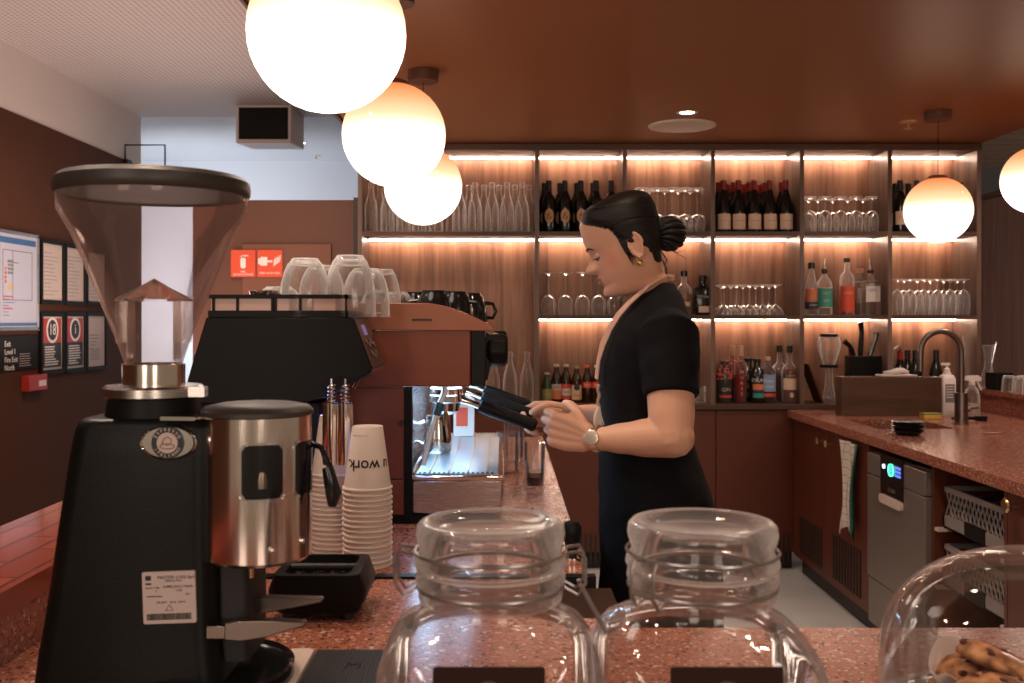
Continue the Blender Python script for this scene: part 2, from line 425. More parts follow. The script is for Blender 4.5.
# slatted pale ceiling of the side room
mb = MB()
for k in range(26):
    mb.box(2.7, 5, 2.6+k*.21, 2.6+k*.21+.15, 2.62, 2.68)
mb.box(2.7, 5, 2.5, 8.0, 2.72, 2.76)
struct('ceiling_side_room', mb, mat('slat_ceiling', (.55, .42, .36), .6))
# brown panelled block beside the shelving, with a door leaf
struct('wall_back', MB().box(-1.80, -.85, 5.78, 5.9, 0, wz(200, 5.78)), M['brown_panel'], bevel=.004)
dx0, dx1, dz1 = wx(242, 5.76), wx(331, 5.76), wz(244, 5.76)
struct('door_1', MB().box(dx0, dx1, 5.765, 5.79, .02, dz1), mat('door_brown', (.18, .066, .036), .5), bevel=.002)
struct('trim_2', MB().box(wx(353, 5.6), wx(360, 5.6)+.0, 5.62, 5.9, 0, wz(197, 5.6)), M['kick'])
# rose plate and hatch line on the soffit
struct('trim_3', MB().box(-.812, -.80, -1.0, 6.0, SZ-.012, SZ), M['brown_panel'])

# ================================================================ SHELVING UNIT
bays = [360, 537, 625, 713, 802, 890, 979]
X = [wx(u, YF) for u in bays]
ZT, Z1, Z2, Z0 = 2.386, wz(231.5, YF), wz(315, YF), wz(404, YF)   # top, shelf surfaces
TH = .024
su = thing('shelving_unit', 'tall walnut shelving unit with lit open bays across the back wall', 'shelving', (X[0], YF, Z0-.03))
O = Vector(su.location)
def sp(name, mb, m, **k): return mb.build(name, m, su, off=O, **k)
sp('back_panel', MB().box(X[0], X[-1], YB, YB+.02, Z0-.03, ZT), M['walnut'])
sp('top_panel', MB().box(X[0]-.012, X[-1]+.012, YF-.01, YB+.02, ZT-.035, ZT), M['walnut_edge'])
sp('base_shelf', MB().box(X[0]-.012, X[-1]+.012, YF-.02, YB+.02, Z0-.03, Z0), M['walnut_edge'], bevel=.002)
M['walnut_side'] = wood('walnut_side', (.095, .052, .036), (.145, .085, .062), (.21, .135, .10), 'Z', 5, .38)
for i, x in enumerate(X):
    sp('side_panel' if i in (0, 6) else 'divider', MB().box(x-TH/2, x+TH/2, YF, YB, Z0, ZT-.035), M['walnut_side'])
for i in range(6):
    a, b = X[i]+TH/2, X[i+1]-TH/2
    lv = [Z1] if i == 0 else [Z1, Z2]
    for z in lv:
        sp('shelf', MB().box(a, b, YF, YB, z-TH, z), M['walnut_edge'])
    for zt in [ZT-.035]+[z-TH for z in lv]:
        sp('light_strip', MB().box(a+.005, b-.004, YB-.050, YB-.040, zt-.006, zt-.001), M['led'])

# ================================================================ BACK BASE CABINETS
def grille(x0, x1, z0, z1, y, n, axis='x'):
    mb = MB(); w_ = (x1-x0)/n
    for k in range(n):
        c = x0+(k+.5)*w_
        if axis == 'x': mb.prism(rrect(w_*.42, z1-z0, w_*.2, 3, c, (z0+z1)/2), 'y', y-.004, y+.003)
        else: mb.prism(rrect(w_*.42, z1-z0, w_*.2, 3, c, (z0+z1)/2), 'x', y-.004, y+.003)
    return mb
splits = [wx(u, 5.6) for u in (360, 452, 540, 628, 716)]+[1.628]
words_b = ['below the empty wide bay, by the brown door', 'below the clear carafes of the wide bay', 'below the beer bottles, with a slotted vent at floor level',
           'behind the standing barista', 'below the spirit bottles, next to the corner']
for i in range(5):
    a, b = splits[i]+.002, splits[i+1]-.002
    c = thing('base_cabinet', 'dark red flat-fronted base cabinet '+words_b[i], 'cabinet', (a, YF, 0), group='dark red cabinets under the shelving')
    MB().box(a, b, YF+.02, YB, .1, Z0-.034).build('body', M['cabinet'], c, off=c.location)
    MB().box(a, b, YF+.0, YF+.018, .1, Z0-.036).build('door', M['cabinet'], c, off=c.location, bevel=.002)
    MB().box(a, b, YF+.05, YF+.07, 0, .1).build('toe_kick', M['kick'], c, off=c.location)
    if i in (2, 4):
        g0, g1 = (wx(573, 5.6), wx(603, 5.6)) if i == 2 else (wx(768, 5.6), wx(790, 5.6))
        grille(g0, g1, wz(570, 5.6)+.03, wz(533, 5.6), YF-.001, 6 if i == 2 else 5).build('vent_grille', M['kick'], c, off=c.location)

# ================================================================ RIGHT BENCH
BX = 1.6; BZ = .9
def bc(name, label, y0, y1, z0=.1, z1=BZ-.042):
    c = thing(name, label, 'cabinet', (BX, y0, 0), group='units under the sink bench')
    return c
# corner cabinet with two doors
c = bc('sink_cabinet', 'dark red sink cabinet with two small brass knobs and a low slotted vent', 4.4, 5.55)
oc = c.location
MB().box(BX+.03, 2.55, 4.45, 5.55, .1, .68).box(BX+.03, BX+.05, 4.45, 5.55, .68, .855).box(BX+.05, 2.55, 4.45, 4.47, .68, .855).box(BX+.05, 2.55, 5.53, 5.55, .68, .855).build('body', M['cabinet'], c, off=oc)
MB().box(BX+.055, BX+.075, 4.42, 5.55, 0, .1).build('toe_kick', M['kick'], c, off=oc)
for (y0, y1, ky) in ((4.99, 5.56, 5.05), (4.42, 4.985, 4.92)):
    d = MB().box(BX+.01, BX+.03, y0, y1, .1, .85).build('door', M['cabinet'], c, off=oc, bevel=.002)
    k = MB(); z = .79
    k.lathe([(.005, 0), (.005, .02), (.015, .024), (.017, .03), (.012, .036), (0.0001, .037)], seg=16, M=Matrix.Rotation(-PI/2, 4, 'Y'))
    put(k, T(BX+.01, ky, z)); k.build('knob', M['brass'], d, off=oc, smooth=True)
grille(5.05, 5.45, .14, .34, BX+.009, 9, 'y').build('vent_grille', M['kick'], c, off=oc)
grille(4.5, 4.9, .14, .36, BX+.009, 10, 'y').build('vent_grille', M['kick'], c, off=oc)
# dishwasher
dy0, dy1 = 3.77, 4.375
c = thing('dishwasher', 'under-counter steel dishwasher with a glowing green dial in the red bench', 'dishwasher', (BX, dy0, 0))
oc = c.location
MB().box(BX+.02, 2.2, dy0, dy1, .09, .83).build('body', M['dark_steel'], c, off=oc)
MB().box(BX-.012, BX+.02, dy0+.004, dy1-.004, .735, .825).build('control_panel', M['appliance'], c, off=oc, bevel=.003)
d = MB().box(BX-.012, BX+.02, dy0+.004, dy1-.004, .29, .73).build('door', M['appliance'], c, off=oc, bevel=.003)
MB().box(BX-.008, BX+.02, dy0+.004, dy1-.004, .09, .285).build('lower_panel', M['appliance'], c, off=oc, bevel=.003)
ym = (dy0+dy1)/2
MB().prism(rrect(.23, .035, .012, 4, ym+.02, .655), 'x', BX-.024, BX-.010).build('handle', mat('handle_pale', (.7, .58, .52), .35), d, off=oc)
MB().prism(rrect(.24, .17, .01, 4, ym+.02, .755), 'x', BX-.0145, BX-.010).build('display_panel', M['black_gloss'], c, off=oc)
MB().lathe([(.0001, 0), (.026, 0), (.026, .006)], seg=20, M=Matrix.Rotation(-PI/2, 4, 'Y'), c=(BX-.0145, ym+.02, .785)).build('dial_light', emis('green_glow', (.10, 1.0, .55), 2.2), c, off=oc)
MB().lathe([(.0001, 0), (.009, 0), (.009, .004)], seg=12, M=Matrix.Rotation(-PI/2, 4, 'Y'), c=(BX-.0145, ym+.10, .79)).build('indicator_light', emis('white_glow', (.7, .85, 1.0), 3), c, off=oc)
q = MB()
for a_ in range(3):
    for b_ in range(3): q.box(BX-.017, BX-.0145, ym-.075+a_*.02, ym-.062+a_*.02, .765+b_*.016, .776+b_*.016)
q.build('key_grid', emis('blue_glow', (.15, .25, 1.0), .9), c, off=oc)
q = text_bm('2 / DISH', .022); put(q, T(BX-.0146, ym+.02, .70) @ Matrix.Rotation(-PI/2, 4, 'Z') @ FACE_NEG_Y); q.build('marking', M['greyink'], c, off=oc)
# open rack cabinet
ry0, ry1 = 3.2, 3.765
c = thing('rack_cabinet', 'open dark red cabinet bay with runners for glass racks', 'cabinet', (BX, ry0, 0)); oc = c.location
MB().box(BX+.01, 2.2, ry1-.02, ry1, .1, .855).box(BX+.01, 2.2, ry0, ry0+.02, .1, .855).box(2.18, 2.2, ry0, ry1, .1, .855).box(BX+.01, 2.2, ry0, ry1, .1, .13).build('body', M['cabinet'], c, off=oc)
MB().box(BX+.055, BX+.075, ry0, ry1, 0, .1).build('toe_kick', M['kick'], c, off=oc)
for z in (.625, .41):
    for (a, b) in ((ry1-.05, ry1-.021), (ry0+.021, ry0+.05)):
        MB().box(BX+.012, 2.17, a, b, z-.012, z).build('runner', M['paper2'], c, off=oc)
def rack(z, label):
    r = thing('glass_rack', label, 'glass rack', (BX+.04, ry0+.03, z), group='dishwasher racks')
    rm = mat('rack_plastic', (.27, .235, .22), .55); Ln = ry1-ry0-.06; H = .155; D = .5
    mb = MB().box(0, .012, 0, Ln, 0, .05).box(0, .012, 0, Ln, H-.018, H)
    mb.box(0, D, 0, .012, 0, .05).box(0, D, Ln-.012, Ln, 0, .05).box(0, D, 0, .012, H-.018, H).box(0, D, Ln-.012, Ln, H-.018, H).box(D-.012, D, 0, Ln, 0, H).box(.0, D, 0, Ln, 0, .008)
    for k in range(17):
        y = k*(Ln-.02)/16+.01
        for s in (-1, 1):
            y2 = y+s*.055
            if 0 < y2 < Ln:
                mb.tube([(.006, y, .045), (.006, y2, H-.012)], .0035, 5)
    mb.build('rack_body', rm, r)
    MB().prism(rrect(.15, .055, .006, 3, Ln*.5, .03), 'x', -.003, .002).build('grip_opening', M['black'], r)
    g = MB()
    for i in range(4):
        for j in range(4): g.lathe([(.026, 0), (.030, .09), (.031, .12)], (.08+i*.11, .07+j*.11, .012), 12)
    g.build('rack_divider', M['rubber'], r)
rack(.626, 'upper grey plastic glass rack with lattice sides in the open bay')
rack(.411, 'lower grey plastic glass rack with lattice sides in the open bay')
c = thing('bench_cabinet', 'dark red bench cabinet door with one round brass knob beside the glass racks', 'cabinet', (BX, 2.3, 0)); oc = c.location
MB().box(BX+.03, 2.55, 2.3, ry0-.002, .1, .855).build('body', M['cabinet'], c, off=oc)
MB().box(BX+.055, BX+.075, 2.3, ry0-.002, 0, .1).build('toe_kick', M['kick'], c, off=oc)
d = MB().box(BX+.01, BX+.03, 2.3, ry0-.004, .1, .85).build('door', M['cabinet'], c, off=oc, bevel=.002)
k = MB().lathe([(.006, 0), (.006, .028), (.022, .032), (.024, .04), (.02, .046), (0.0001, .047)], seg=20, M=Matrix.Rotation(-PI/2, 4, 'Y'))
put(k, T(BX+.01, 3.13, .82-.0)); k.build('knob', M['brass'], d, off=oc, smooth=True)
# worktop with sink cut-out
SX0, SX1, SY0, SY1 = 1.72, 2.08, 4.60, 5.02
w_ = thing('bench_worktop', 'speckled reddish terrazzo worktop of the sink bench', 'worktop', (BX, 2.3, BZ))
mb = MB().box(BX-.02, SX0, 2.3, 5.575, BZ-.04, BZ).box(SX1, 2.62, 2.3, 5.575, BZ-.04, BZ).box(SX0, SX1, 2.3, SY0, BZ-.04, BZ).box(SX0, SX1, SY1, 5.575, BZ-.04, BZ)
mb.build('slab', M['terrazzo'], w_, off=w_.location)
MB().box(2.62, 2.645, 2.3, 5.575, BZ-.04, 1.0).box(2.60, 3.1, 2.3, 5.575, 1.0, 1.025).build('raised_ledge', M['terrazzo'], w_, off=w_.location)
s_ = thing('sink', 'dark undermount sink in the terrazzo bench', 'sink', (SX0, SY0, BZ-.04))
MB().box(SX0, SX0+.01, SY0, SY1, .70, BZ-.041).box(SX1-.01, SX1, SY0, SY1, .70, BZ-.041).box(SX0, SX1, SY0, SY0+.01, .70, BZ-.041).box(SX0, SX1, SY1-.01, SY1, .70, BZ-.041).box(SX0, SX1, SY0, SY1, .69, .70).build('basin', M['rubber'], s_, off=s_.location)
MB().lathe([(.0001, .004), (.03, .004), (.034, 0)], seg=20, c=((SX0+SX1)/2, (SY0+SY1)/2, .7)).build('drain', M['chrome'], s_, off=s_.location)

# faucet
fy = 4.8; fp = at(957, 424, fy); fp.z = BZ; fx = fp.x
c = thing('mixer_tap', 'tall gooseneck mixer tap in dull brushed metal', 'tap', (fx+.02, fy, BZ))
MB().lathe([(.0001, 0), (.034, 0), (.034, .008), (.030, .01), (.030, .15), (.0001, .151)], seg=24).build('body', M['tap_metal'], c, smooth=True)
R_ = .098; H_ = 1.352-.108-BZ
path = [(0, 0, .11), (0, 0, H_)]
for k in range(1, 17):
    a = PI*k/16; path.append((-R_+R_*math.cos(a), 0, H_+R_*1.05*math.sin(a)))
path.append((-2*R_, 0, H_-.09))
MB().tube(path, .0145, 14).build('spout', M['tap_metal'], c, smooth=True)
MB().cyl((0, 0, .07), (.04, -.01, .075), .014).cyl((.035, -.012, .075), (.062, -.05, .085), .006, .005).build('lever', M['tap_metal'], c, smooth=True)

# ---- counters of the espresso station
CZ = .95
c = thing('coffee_counter', 'speckled red terrazzo counter running under the espresso machines', 'counter', (0, 1.76, CZ))
MB().box(-.86, .15, 1.762, 3.85, CZ-.04, CZ).build('slab', M['terrazzo'], c, off=c.location, bevel=.002)
c = thing('counter_base', 'dark red panelled base below the coffee counter', 'counter base', (0, 1.76, 0))
MB().box(-.86, .12, 1.77, 3.83, .1, CZ-.041).build('body', M['cabinet'], c, off=c.location)
MB().box(-.80, .06, 1.8, 3.78, 0, .1).build('toe_kick', M['kick'], c, off=c.location)
c = thing('service_counter', 'pink speckled terrazzo service counter carrying the jars and the black grinder', 'counter', (0, .45, CZ))
MB().prism([(-.86, .30), (1.9, .30), (1.9, 1.462), (.185, 1.462), (.185, 1.50), (.06, 1.52), (.06, 1.735), (-.86, 1.735)], 'z', CZ-.04, CZ).build('slab', M['terrazzo'], c, off=c.location)
c = thing('counter_base', 'dark base panel below the service counter', 'counter base', (0, .45, 0))
MB().box(-.84, 1.88, .36, 1.42, 0, CZ-.041).build('body', M['cabinet'], c, off=c.location)
props(MB().box(-.86, .16, 1.737, 1.760, CZ-.05, CZ+.004).build('joint_strip', M['black'], None), 'thin black joint strip between the two terrazzo counters', 'joint strip')
c = thing('wooden_flap', 'small dark brown wooden flap at the counter corner', 'flap', (.07, 1.53, CZ-.05))
MB().box(.07, .185, 1.54, 1.725, CZ-.03, CZ-.012).build('board', mat('flap_wood', (.035, .014, .007), .5, spec=.2), c, off=c.location, bevel=.002)
MB().box(.07, .19, 1.525, 1.539, CZ-.045, CZ-.008).build('front_edge', M['black'], c, off=c.location)
# tiled upstand ledge to the left
def tiles(name, ax):
    m, t, p, o = nt(name)
    geo = t.nodes.new('ShaderNodeNewGeometry'); br = t.nodes.new('ShaderNodeTexBrick'); mp = t.nodes.new('ShaderNodeMapping')
    cb = t.nodes.new('ShaderNodeCombineXYZ'); sx = t.nodes.new('ShaderNodeSeparateXYZ')
    t.links.new(geo.outputs['Position'], sx.inputs[0])
    t.links.new(sx.outputs['Y'], cb.inputs[0]); t.links.new(sx.outputs['X' if ax == 'top' else 'Z'], cb.inputs[1])
    t.links.new(cb.outputs[0], br.inputs['Vector'])
    br.inputs['Color1'].default_value = (.36, .075, .045, 1); br.inputs['Color2'].default_value = (.26, .05, .032, 1); br.inputs['Mortar'].default_value = (.12, .035, .025, 1)
    br.inputs['Scale'].default_value = 1; br.inputs['Brick Width'].default_value = .17; br.inputs['Row Height'].default_value = .055; br.inputs['Mortar Size'].default_value = .003
    t.links.new(br.outputs['Color'], p.inputs['Base Color']); p.inputs['Roughness'].default_value = .12
    b = t.nodes.new('ShaderNodeBump'); b.invert = True; b.inputs['Strength'].default_value = .5; b.inputs['Distance'].default_value = .002
    t.links.new(br.outputs['Fac'], b.inputs['Height']); t.links.new(b.outputs[0], p.inputs['Normal'])
    return m
c = thing('tiled_ledge', 'raised ledge of glossy red tiles beside the black grinder', 'ledge', (-.86, .35, CZ-.04))
MB().box(-.855, -.645, .35, 3.2, 1.043, 1.05).box(-.650, -.645, .35, 3.2, 1.018, 1.043).build('tile_top', tiles('tile_top', 'top'), c, off=c.location)
MB().box(-.855, -.652, .35, 3.2, CZ+.0, 1.042).build('upstand', M['terrazzo'], c, off=c.location)

# ================================================================ CEILING THINGS
def globe_mat():
    m = bpy.data.materials.new('opal_globe'); m.use_nodes = True; t = m.node_tree; t.nodes.clear()
    tc = t.nodes.new('ShaderNodeTexCoord'); sx = t.nodes.new('ShaderNodeSeparateXYZ'); cr = t.nodes.new('ShaderNodeValToRGB')
    mr = t.nodes.new('ShaderNodeMapRange'); mr.inputs[1].default_value = -.155; mr.inputs[2].default_value = .155
    e = t.nodes.new('ShaderNodeEmission'); o = t.nodes.new('ShaderNodeOutputMaterial')
    el = cr.color_ramp.elements
    el[0].position = 0; el[0].color = (1.0, .86, .74, 1)
    el[1].position = 1; el[1].color = (.18, .045, .012, 1)
    for pos, col in ((.30, (1, .86, .74, 1)), (.45, (.62, .44, .33, 1)), (.62, (.33, .20, .115, 1)), (.80, (.25, .115, .05, 1)), (.92, (.22, .075, .025, 1))):
        k = cr.color_ramp.elements.new(pos); k.color = col
    t.links.new(tc.outputs['Object'], sx.inputs[0]); t.links.new(sx.outputs['Z'], mr.inputs[0]); t.links.new(mr.outputs[0], cr.inputs[0])
    t.links.new(cr.outputs[0], e.inputs[0]); e.inputs[1].default_value = 3.6
    gl = t.nodes.new('ShaderNodeBsdfGlossy'); gl.inputs[1].default_value = .1
    ad = t.nodes.new('ShaderNodeMixShader'); ad.inputs[0].default_value = .04
    t.links.new(e.outputs[0], ad.inputs[1]); t.links.new(gl.outputs[0], ad.inputs[2]); t.links.new(ad.outputs[0], o.inputs[0]); return m
GM = globe_mat()
def globe(x, y, z, label, top=SZ, canopy=M['brown_panel']):
    r = thing('pendant_globe', label, 'pendant light', (x, y, z), group='amber and white glass globe pendants')
    MB().ball((0, 0, 0), .155, seg=40).build('globe_shade', GM, r, smooth='all')
    MB().lathe([(.0001, .163), (.035, .163), (.045, .156), (.05, .146)], seg=24).build('cap', M['copper_rail'], r, smooth=True)
    h = top-z
    MB().cyl((0, 0, .15), (0, 0, h-.03), .002, seg=6).build('cord', M['black'], r)
    MB().lathe([(.0001, h-.045), (.06, h-.045), (.062, h-.04), (.062, h-.001)], seg=28).build('ceiling_rose', canopy, r, smooth=True)
globe(-.347, 1.96, wz(33, 1.96), 'largest glowing opal globe pendant, closest of the line of three')
globe(-.330, 3.0, wz(135, 3.0), 'middle glowing globe pendant of the line of three, amber at its top')
globe(-.322, 3.98, wz(186, 3.98), 'smallest globe pendant of the line of three, before the bottle shelf')
globe(wx(938, 4.75), 4.75, wz(210, 4.75), 'glowing globe pendant hanging before the last shelving bay near the tap')
globe(wx(1037, 4.6), 4.6, wz(180, 4.6), 'glowing globe pendant beyond the soffit edge, beside the slatted side room', 2.62)
# recessed lamps
def downlight(x, y, z, label):
    r = thing('downlight', label, 'downlight', (x, y, z), group='recessed ceiling downlights')
    MB().lathe([(.034, -.001), (.048, -.004), (.052, -.001), (.052, .0)], seg=24).build('trim_ring', M['paper2'], r, smooth=True)
    MB().lathe([(.0001, -.0015), (.035, -.0015)], seg=20).build('lens', emis('lamp_lens', (1, .9, .8), 9), r)
for i, (x, y) in enumerate(DOWN):  # heads after the first belong to the added fill lamps
    downlight(x, y, SZ, ['small bright downlight beside the round ceiling speaker', 'unseen downlight added as fill above the espresso machines', 'unseen downlight added as fill above the black grinder', 'unseen downlight added as fill above the barista aisle', 'unseen downlight added as fill above the sink bench', 'unseen downlight added as fill above the glass jars'][i])
p = at(301, 143, 7.9)
downlight(p.x, 7.9, 2.8, 'bright round downlight in the pale corridor ceiling')
c = thing('ceiling_speaker', 'round white perforated speaker flush in the brown soffit', 'speaker', (wx(682, 5.1), 5.1, SZ))
MB().lathe([(.0001, -.006), (.145, -.006), (.15, -.009), (.17, -.006), (.172, 0)], seg=40).build('grille', mat('speaker_white', (.80, .66, .55), .5, bump=.3, bscale=400), c, smooth=True)
MB().lathe([(.148, -.0062), (.151, -.0062)], seg=40).build('seam_ring', M['kick'], c)
for (u, v, Y, z, lb) in ((908, 130, 5.0, SZ, 'small brass sprinkler head in the brown soffit'), (316, 158, 8.5, 2.8, 'small white sprinkler head in the corridor ceiling')):
    c = thing('sprinkler_head', lb, 'sprinkler', (wx(u, Y), Y, z))
    mt = M['brass'] if Y == 5.0 else M['paper']
    MB().lathe([(.0001, -.004), (.04, -.004), (.042, 0)], seg=20).build('escutcheon', mt, c, smooth=True)
    MB().cyl((0, 0, -.004), (0, 0, -.03), .008).lathe([(.0001, -.036), (.022, -.036), (.022, -.033), (.0001, -.031)], seg=14).build('deflector', mt, c)
# projector-like box below the pale ceiling
Y = 6.5
c = thing('ceiling_unit', 'pale box with a dark grille face hung under the perforated ceiling', 'wall unit', (wx(265, Y), Y, 2.8))
x0, x1, z1, z0 = wx(237, Y), wx(287, Y), 2.799, wz(143, Y)
MB().prism([(0, 0), (0, z1-z0), (.42, z1-z0), (.42, .03)], 'x', -.19, .17).build('case', mat('case_pale', (.72, .60, .54), .5), c, off=Vector((0, 0, (z1-z0)+.001)), bevel=.006)
MB().box(-.17, .15, -.006, .004, -.225, -.02).build('front_grille', M['black'], c)
for k in range(7):
    pass

# ================================================================ LEFT WALL THINGS (on X = -2.5, facing +X)
WX = -2.5
def wy(u): return WX*1000/(u-504)        # distance along the wall for a picture column
def wallz(v, y): return 1.4+(320-v)*y/1000
def text_wall(s, size, y, z, m, parent, align='CENTER', off=None, x=WX+.016, line=1.0, ay='CENTER'):
    q = text_bm(s, size, .0006, align, 1.0, line, ay); put(q, T(x, y, z) @ FACE_POS_X)
    return q.build('lettering', m, parent, off=parent.location)
def lines_mb(y0, y1, ztop, n, dz, x, seed, th=.0035, lo=.4):
    rnd = random.Random(seed); mb = MB()
    for k in range(n):
        L = (y1-y0)*(lo+(1-lo)*rnd.random()); z = ztop-k*dz
        mb.box(x, x+.0008, y0, y0+L, z-th, z)
    return mb
def framed(u0, u1, v0t, v0b, label, kind, seed):
    y0, y1 = wy(u0), wy(u1); zt, zb = wallz(v0t, y0), wallz(v0b, y0)
    c = thing('picture_frame', label, 'framed notice', (WX, (y0+y1)/2, zb), group='black framed notices on the brown wall')
    o = c.location; t_ = .022
    MB().box(WX, WX+.02, y0, y1, zb, zb+t_).box(WX, WX+.02, y0, y1, zt-t_, zt).box(WX, WX+.02, y0, y0+t_, zb+t_, zt-t_).box(WX, WX+.02, y1-t_, y1, zb+t_, zt-t_).build('frame', M['frame_black'], c, off=o, bevel=.002)
    a, b, z0, z1 = y0+t_, y1-t_, zb+t_, zt-t_
    MB().box(WX+.001, WX+.012, a, b, z0, z1).build('sheet', M['paper2'], c, off=o)
    H = z1-z0; Wd = b-a
    if kind == 'text':
        lines_mb(a+.02, b-.03, z1-.05, 12, H/15, WX+.0122, seed, .003).build('printed_text', M['greyink'], c, off=o)
    elif kind == 'code':
        q = MB(); rnd = random.Random(seed)
        for k in range(5): q.box(WX+.0122, WX+.013, a+.03, a+.03+.1*rnd.random()+.05, z1-.12-k*.02, z1-.115-k*.02)
        for k in range(6): q.box(WX+.0122, WX+.013, a+.04, b-.08, z0+.1-k*.012, z0+.104-k*.012)
        q.build('printed_text', M['greyink'], c, off=o)
    else:
        MB().box(WX+.012, WX+.0128, a+.012, b-.012, z1-H*.50, z1-.012).build('red_field', M['alarm_red'], c, off=o)
        MB().box(WX+.012, WX+.0128, a+.012, b-.012, z0+.012, z1-H*.50).build('black_field', M['ink'], c, off=o)
        zc = z1-H*.26; yc = (a+b)/2; r = Wd*.30
        q = MB().lathe([(r*.78, 0), (r, 0), (r, .001), (r*.78, .001)], seg=28, M=Matrix.Rotation(PI/2, 4, 'Y'), c=(WX+.0128, yc, zc)); q.build('ring_symbol', M['sign_white'], c, off=o)
        MB().lathe([(.0001, .0008), (r*.78, .0008)], seg=28, M=Matrix.Rotation(PI/2, 4, 'Y'), c=(WX+.0128, yc, zc)).build('disc', M['ink'], c, off=o)
        text_wall('18' if kind == 'r18' else 'i', r*1.2, yc, zc, M['sign_white'], c, x=WX+.0145)
        lines_mb(a+.03, b-.04, z1-H*.56, 8, H*.047, WX+.0129, seed, .007, .6).build('printed_text', M['sign_white'], c, off=o)
framed(38, 61.5, 238, 304, 'black framed text notice in the top row beside the evacuation plan', 'text', 1)
framed(62.5, 83, 243, 305, 'middle black framed text notice of the top row', 'text', 2)
framed(84, 104, 248, 305, 'black framed text notice of the top row half behind the grinder hopper', 'text', 3)
framed(38, 61.5, 312, 375, 'black framed red warning notice with a ringed number', 'r18', 4)
framed(62.5, 83, 312, 373, 'black framed red warning notice with a ringed figure', 'rfig', 5)
framed(84, 104, 312, 371, 'black framed pale notice in the bottom row by the hopper', 'code', 6)
# evacuation plan
y0, y1 = wy(0)-.06, wy(35.5); zt, zb = wallz(229, wy(0)), wallz(331, wy(0))
c = thing('evacuation_plan', 'blue and white evacuation plan in a silver frame on the brown wall', 'notice board', (WX, y0, zb)); o = c.location
t_ = .018
MB().box(WX, WX+.022, y0, y1, zb, zb+t_).box(WX, WX+.022, y0, y1, zt-t_, zt).box(WX, WX+.022, y0, y0+t_, zb, zt).box(WX, WX+.022, y1-t_, y1, zb, zt).build('frame', M['steel'], c, off=o, bevel=.002)
MB().box(WX+.001, WX+.014, y0+t_, y1-t_, zb+t_, zt-t_).build('sheet', mat('plan_paper', (.52, .52, .62), .45), c, off=o)
q = MB(); xx = WX+.0143
q.box(xx, xx+.001, y0+.03, y1-.03, zt-.065, zt-.035); q.box(xx, xx+.001, y0+.02, y1-.02, zb+.025, zb+.04); q.build('header_band', M['blue_ink'], c, off=o)
q = MB(); a, b = y0+.06, y1-.07
for (p_, r_) in (((a, zt-.10), (b, zt-.10)), ((b, zt-.10), (b, zt-.35)), ((b, zt-.35), (a, zt-.35)), ((a, zt-.35), (a, zt-.10)), ((a+.04, zt-.16), (a+.16, zt-.16)), ((a+.10, zt-.10), (a+.10, zt-.35))):
    q.tube([(xx, p_[0], p_[1]), (xx, r_[0], r_[1])], .0018, 4)
rnd = random.Random(3)
for k in range(16): q.box(xx, xx+.0008, a+.05+.015*(k % 4), a+.06+.015*(k % 4), zt-.16-.02*(k//4), zt-.148-.02*(k//4))
q.build('floor_plan', M['greyink'], c, off=o)
q = MB()
for k in range(4): q.box(xx, xx+.001, a+.02, a+.034, zt-.2-.022*k, zt-.186-.022*k)
q.box(xx, xx+.001, a+.0, a+.1, zb+.17, zb+.176).box(xx, xx+.001, a, a+.09, zb+.11, zb+.116)
q.build('red_marks', M['red_sign'], c, off=o)
MB().box(xx, xx+.001, a+.06, a+.09, zt-.30, zt-.27).build('amber_mark', M['yellow_ink'], c, off=o)
lines_mb(a, a+.12, zb+.16, 6, .016, xx, 8, .003).build('printed_text', M['blue_ink'], c, off=o)
# wayfinding panel
y0, y1 = wy(0)-.3, wy(35.5); zt, zb = wallz(336, wy(0)), wallz(371, wy(0))
c = thing('direction_sign', 'black sign with white words Exit, Level, Fire Exit, North on the brown wall', 'sign', (WX, y0, zb)); o = c.location
MB().box(WX, WX+.012, y0, y1, zb, zt).build('panel', M['frame_black'], c, off=o, bevel=.001)
text_wall('Exit\nLevel 1\nFire Exit\nNorth', .040, wy(2), zt-.022, M['sign_white'], c, 'LEFT', x=WX+.0125, line=1.0, ay='TOP')
lines_mb(wy(17), wy(17)+.15, zt-.095, 6, .012, WX+.0123, 4, .003, .7).build('small_print', M['paper2'], c, off=o)
y0, y1 = wy(19), wy(41)
c = thing('alarm_call_point', 'small red break-glass fire alarm box on the brown wall', 'alarm', (WX, y0, wallz(392, y0))); o = c.location
MB().box(WX, WX+.045, y0+.02, y1-.02, wallz(392, y0), wallz(376, y0)).build('box', M['alarm_red'], c, off=o, bevel=.004)
MB().box(WX+.045, WX+.047, y1-.12, y1-.04, wallz(388, y0), wallz(382, y0)).build('label', M['sign_white'], c, off=o)
# thin black bracket frame near the corner
Y = 6.6
c = thing('wall_bracket', 'thin black square wire bracket high on the wall corner', 'bracket', (WX, Y, wz(168, Y)))
MB().tube([(WX+.0, Y, wz(164, Y)), (WX+.0, Y, wz(145, Y)), (wx(165, Y), Y, wz(145, Y)), (wx(165, Y), Y, wz(190, Y))], .006, 6).build('wire', M['black'], c, off=c.location)
MB().box(WX-.0, WX+.03, Y-.04, Y+.04, wz(168, Y), wz(160, Y)).build('clamp', M['black'], c, off=c.location)
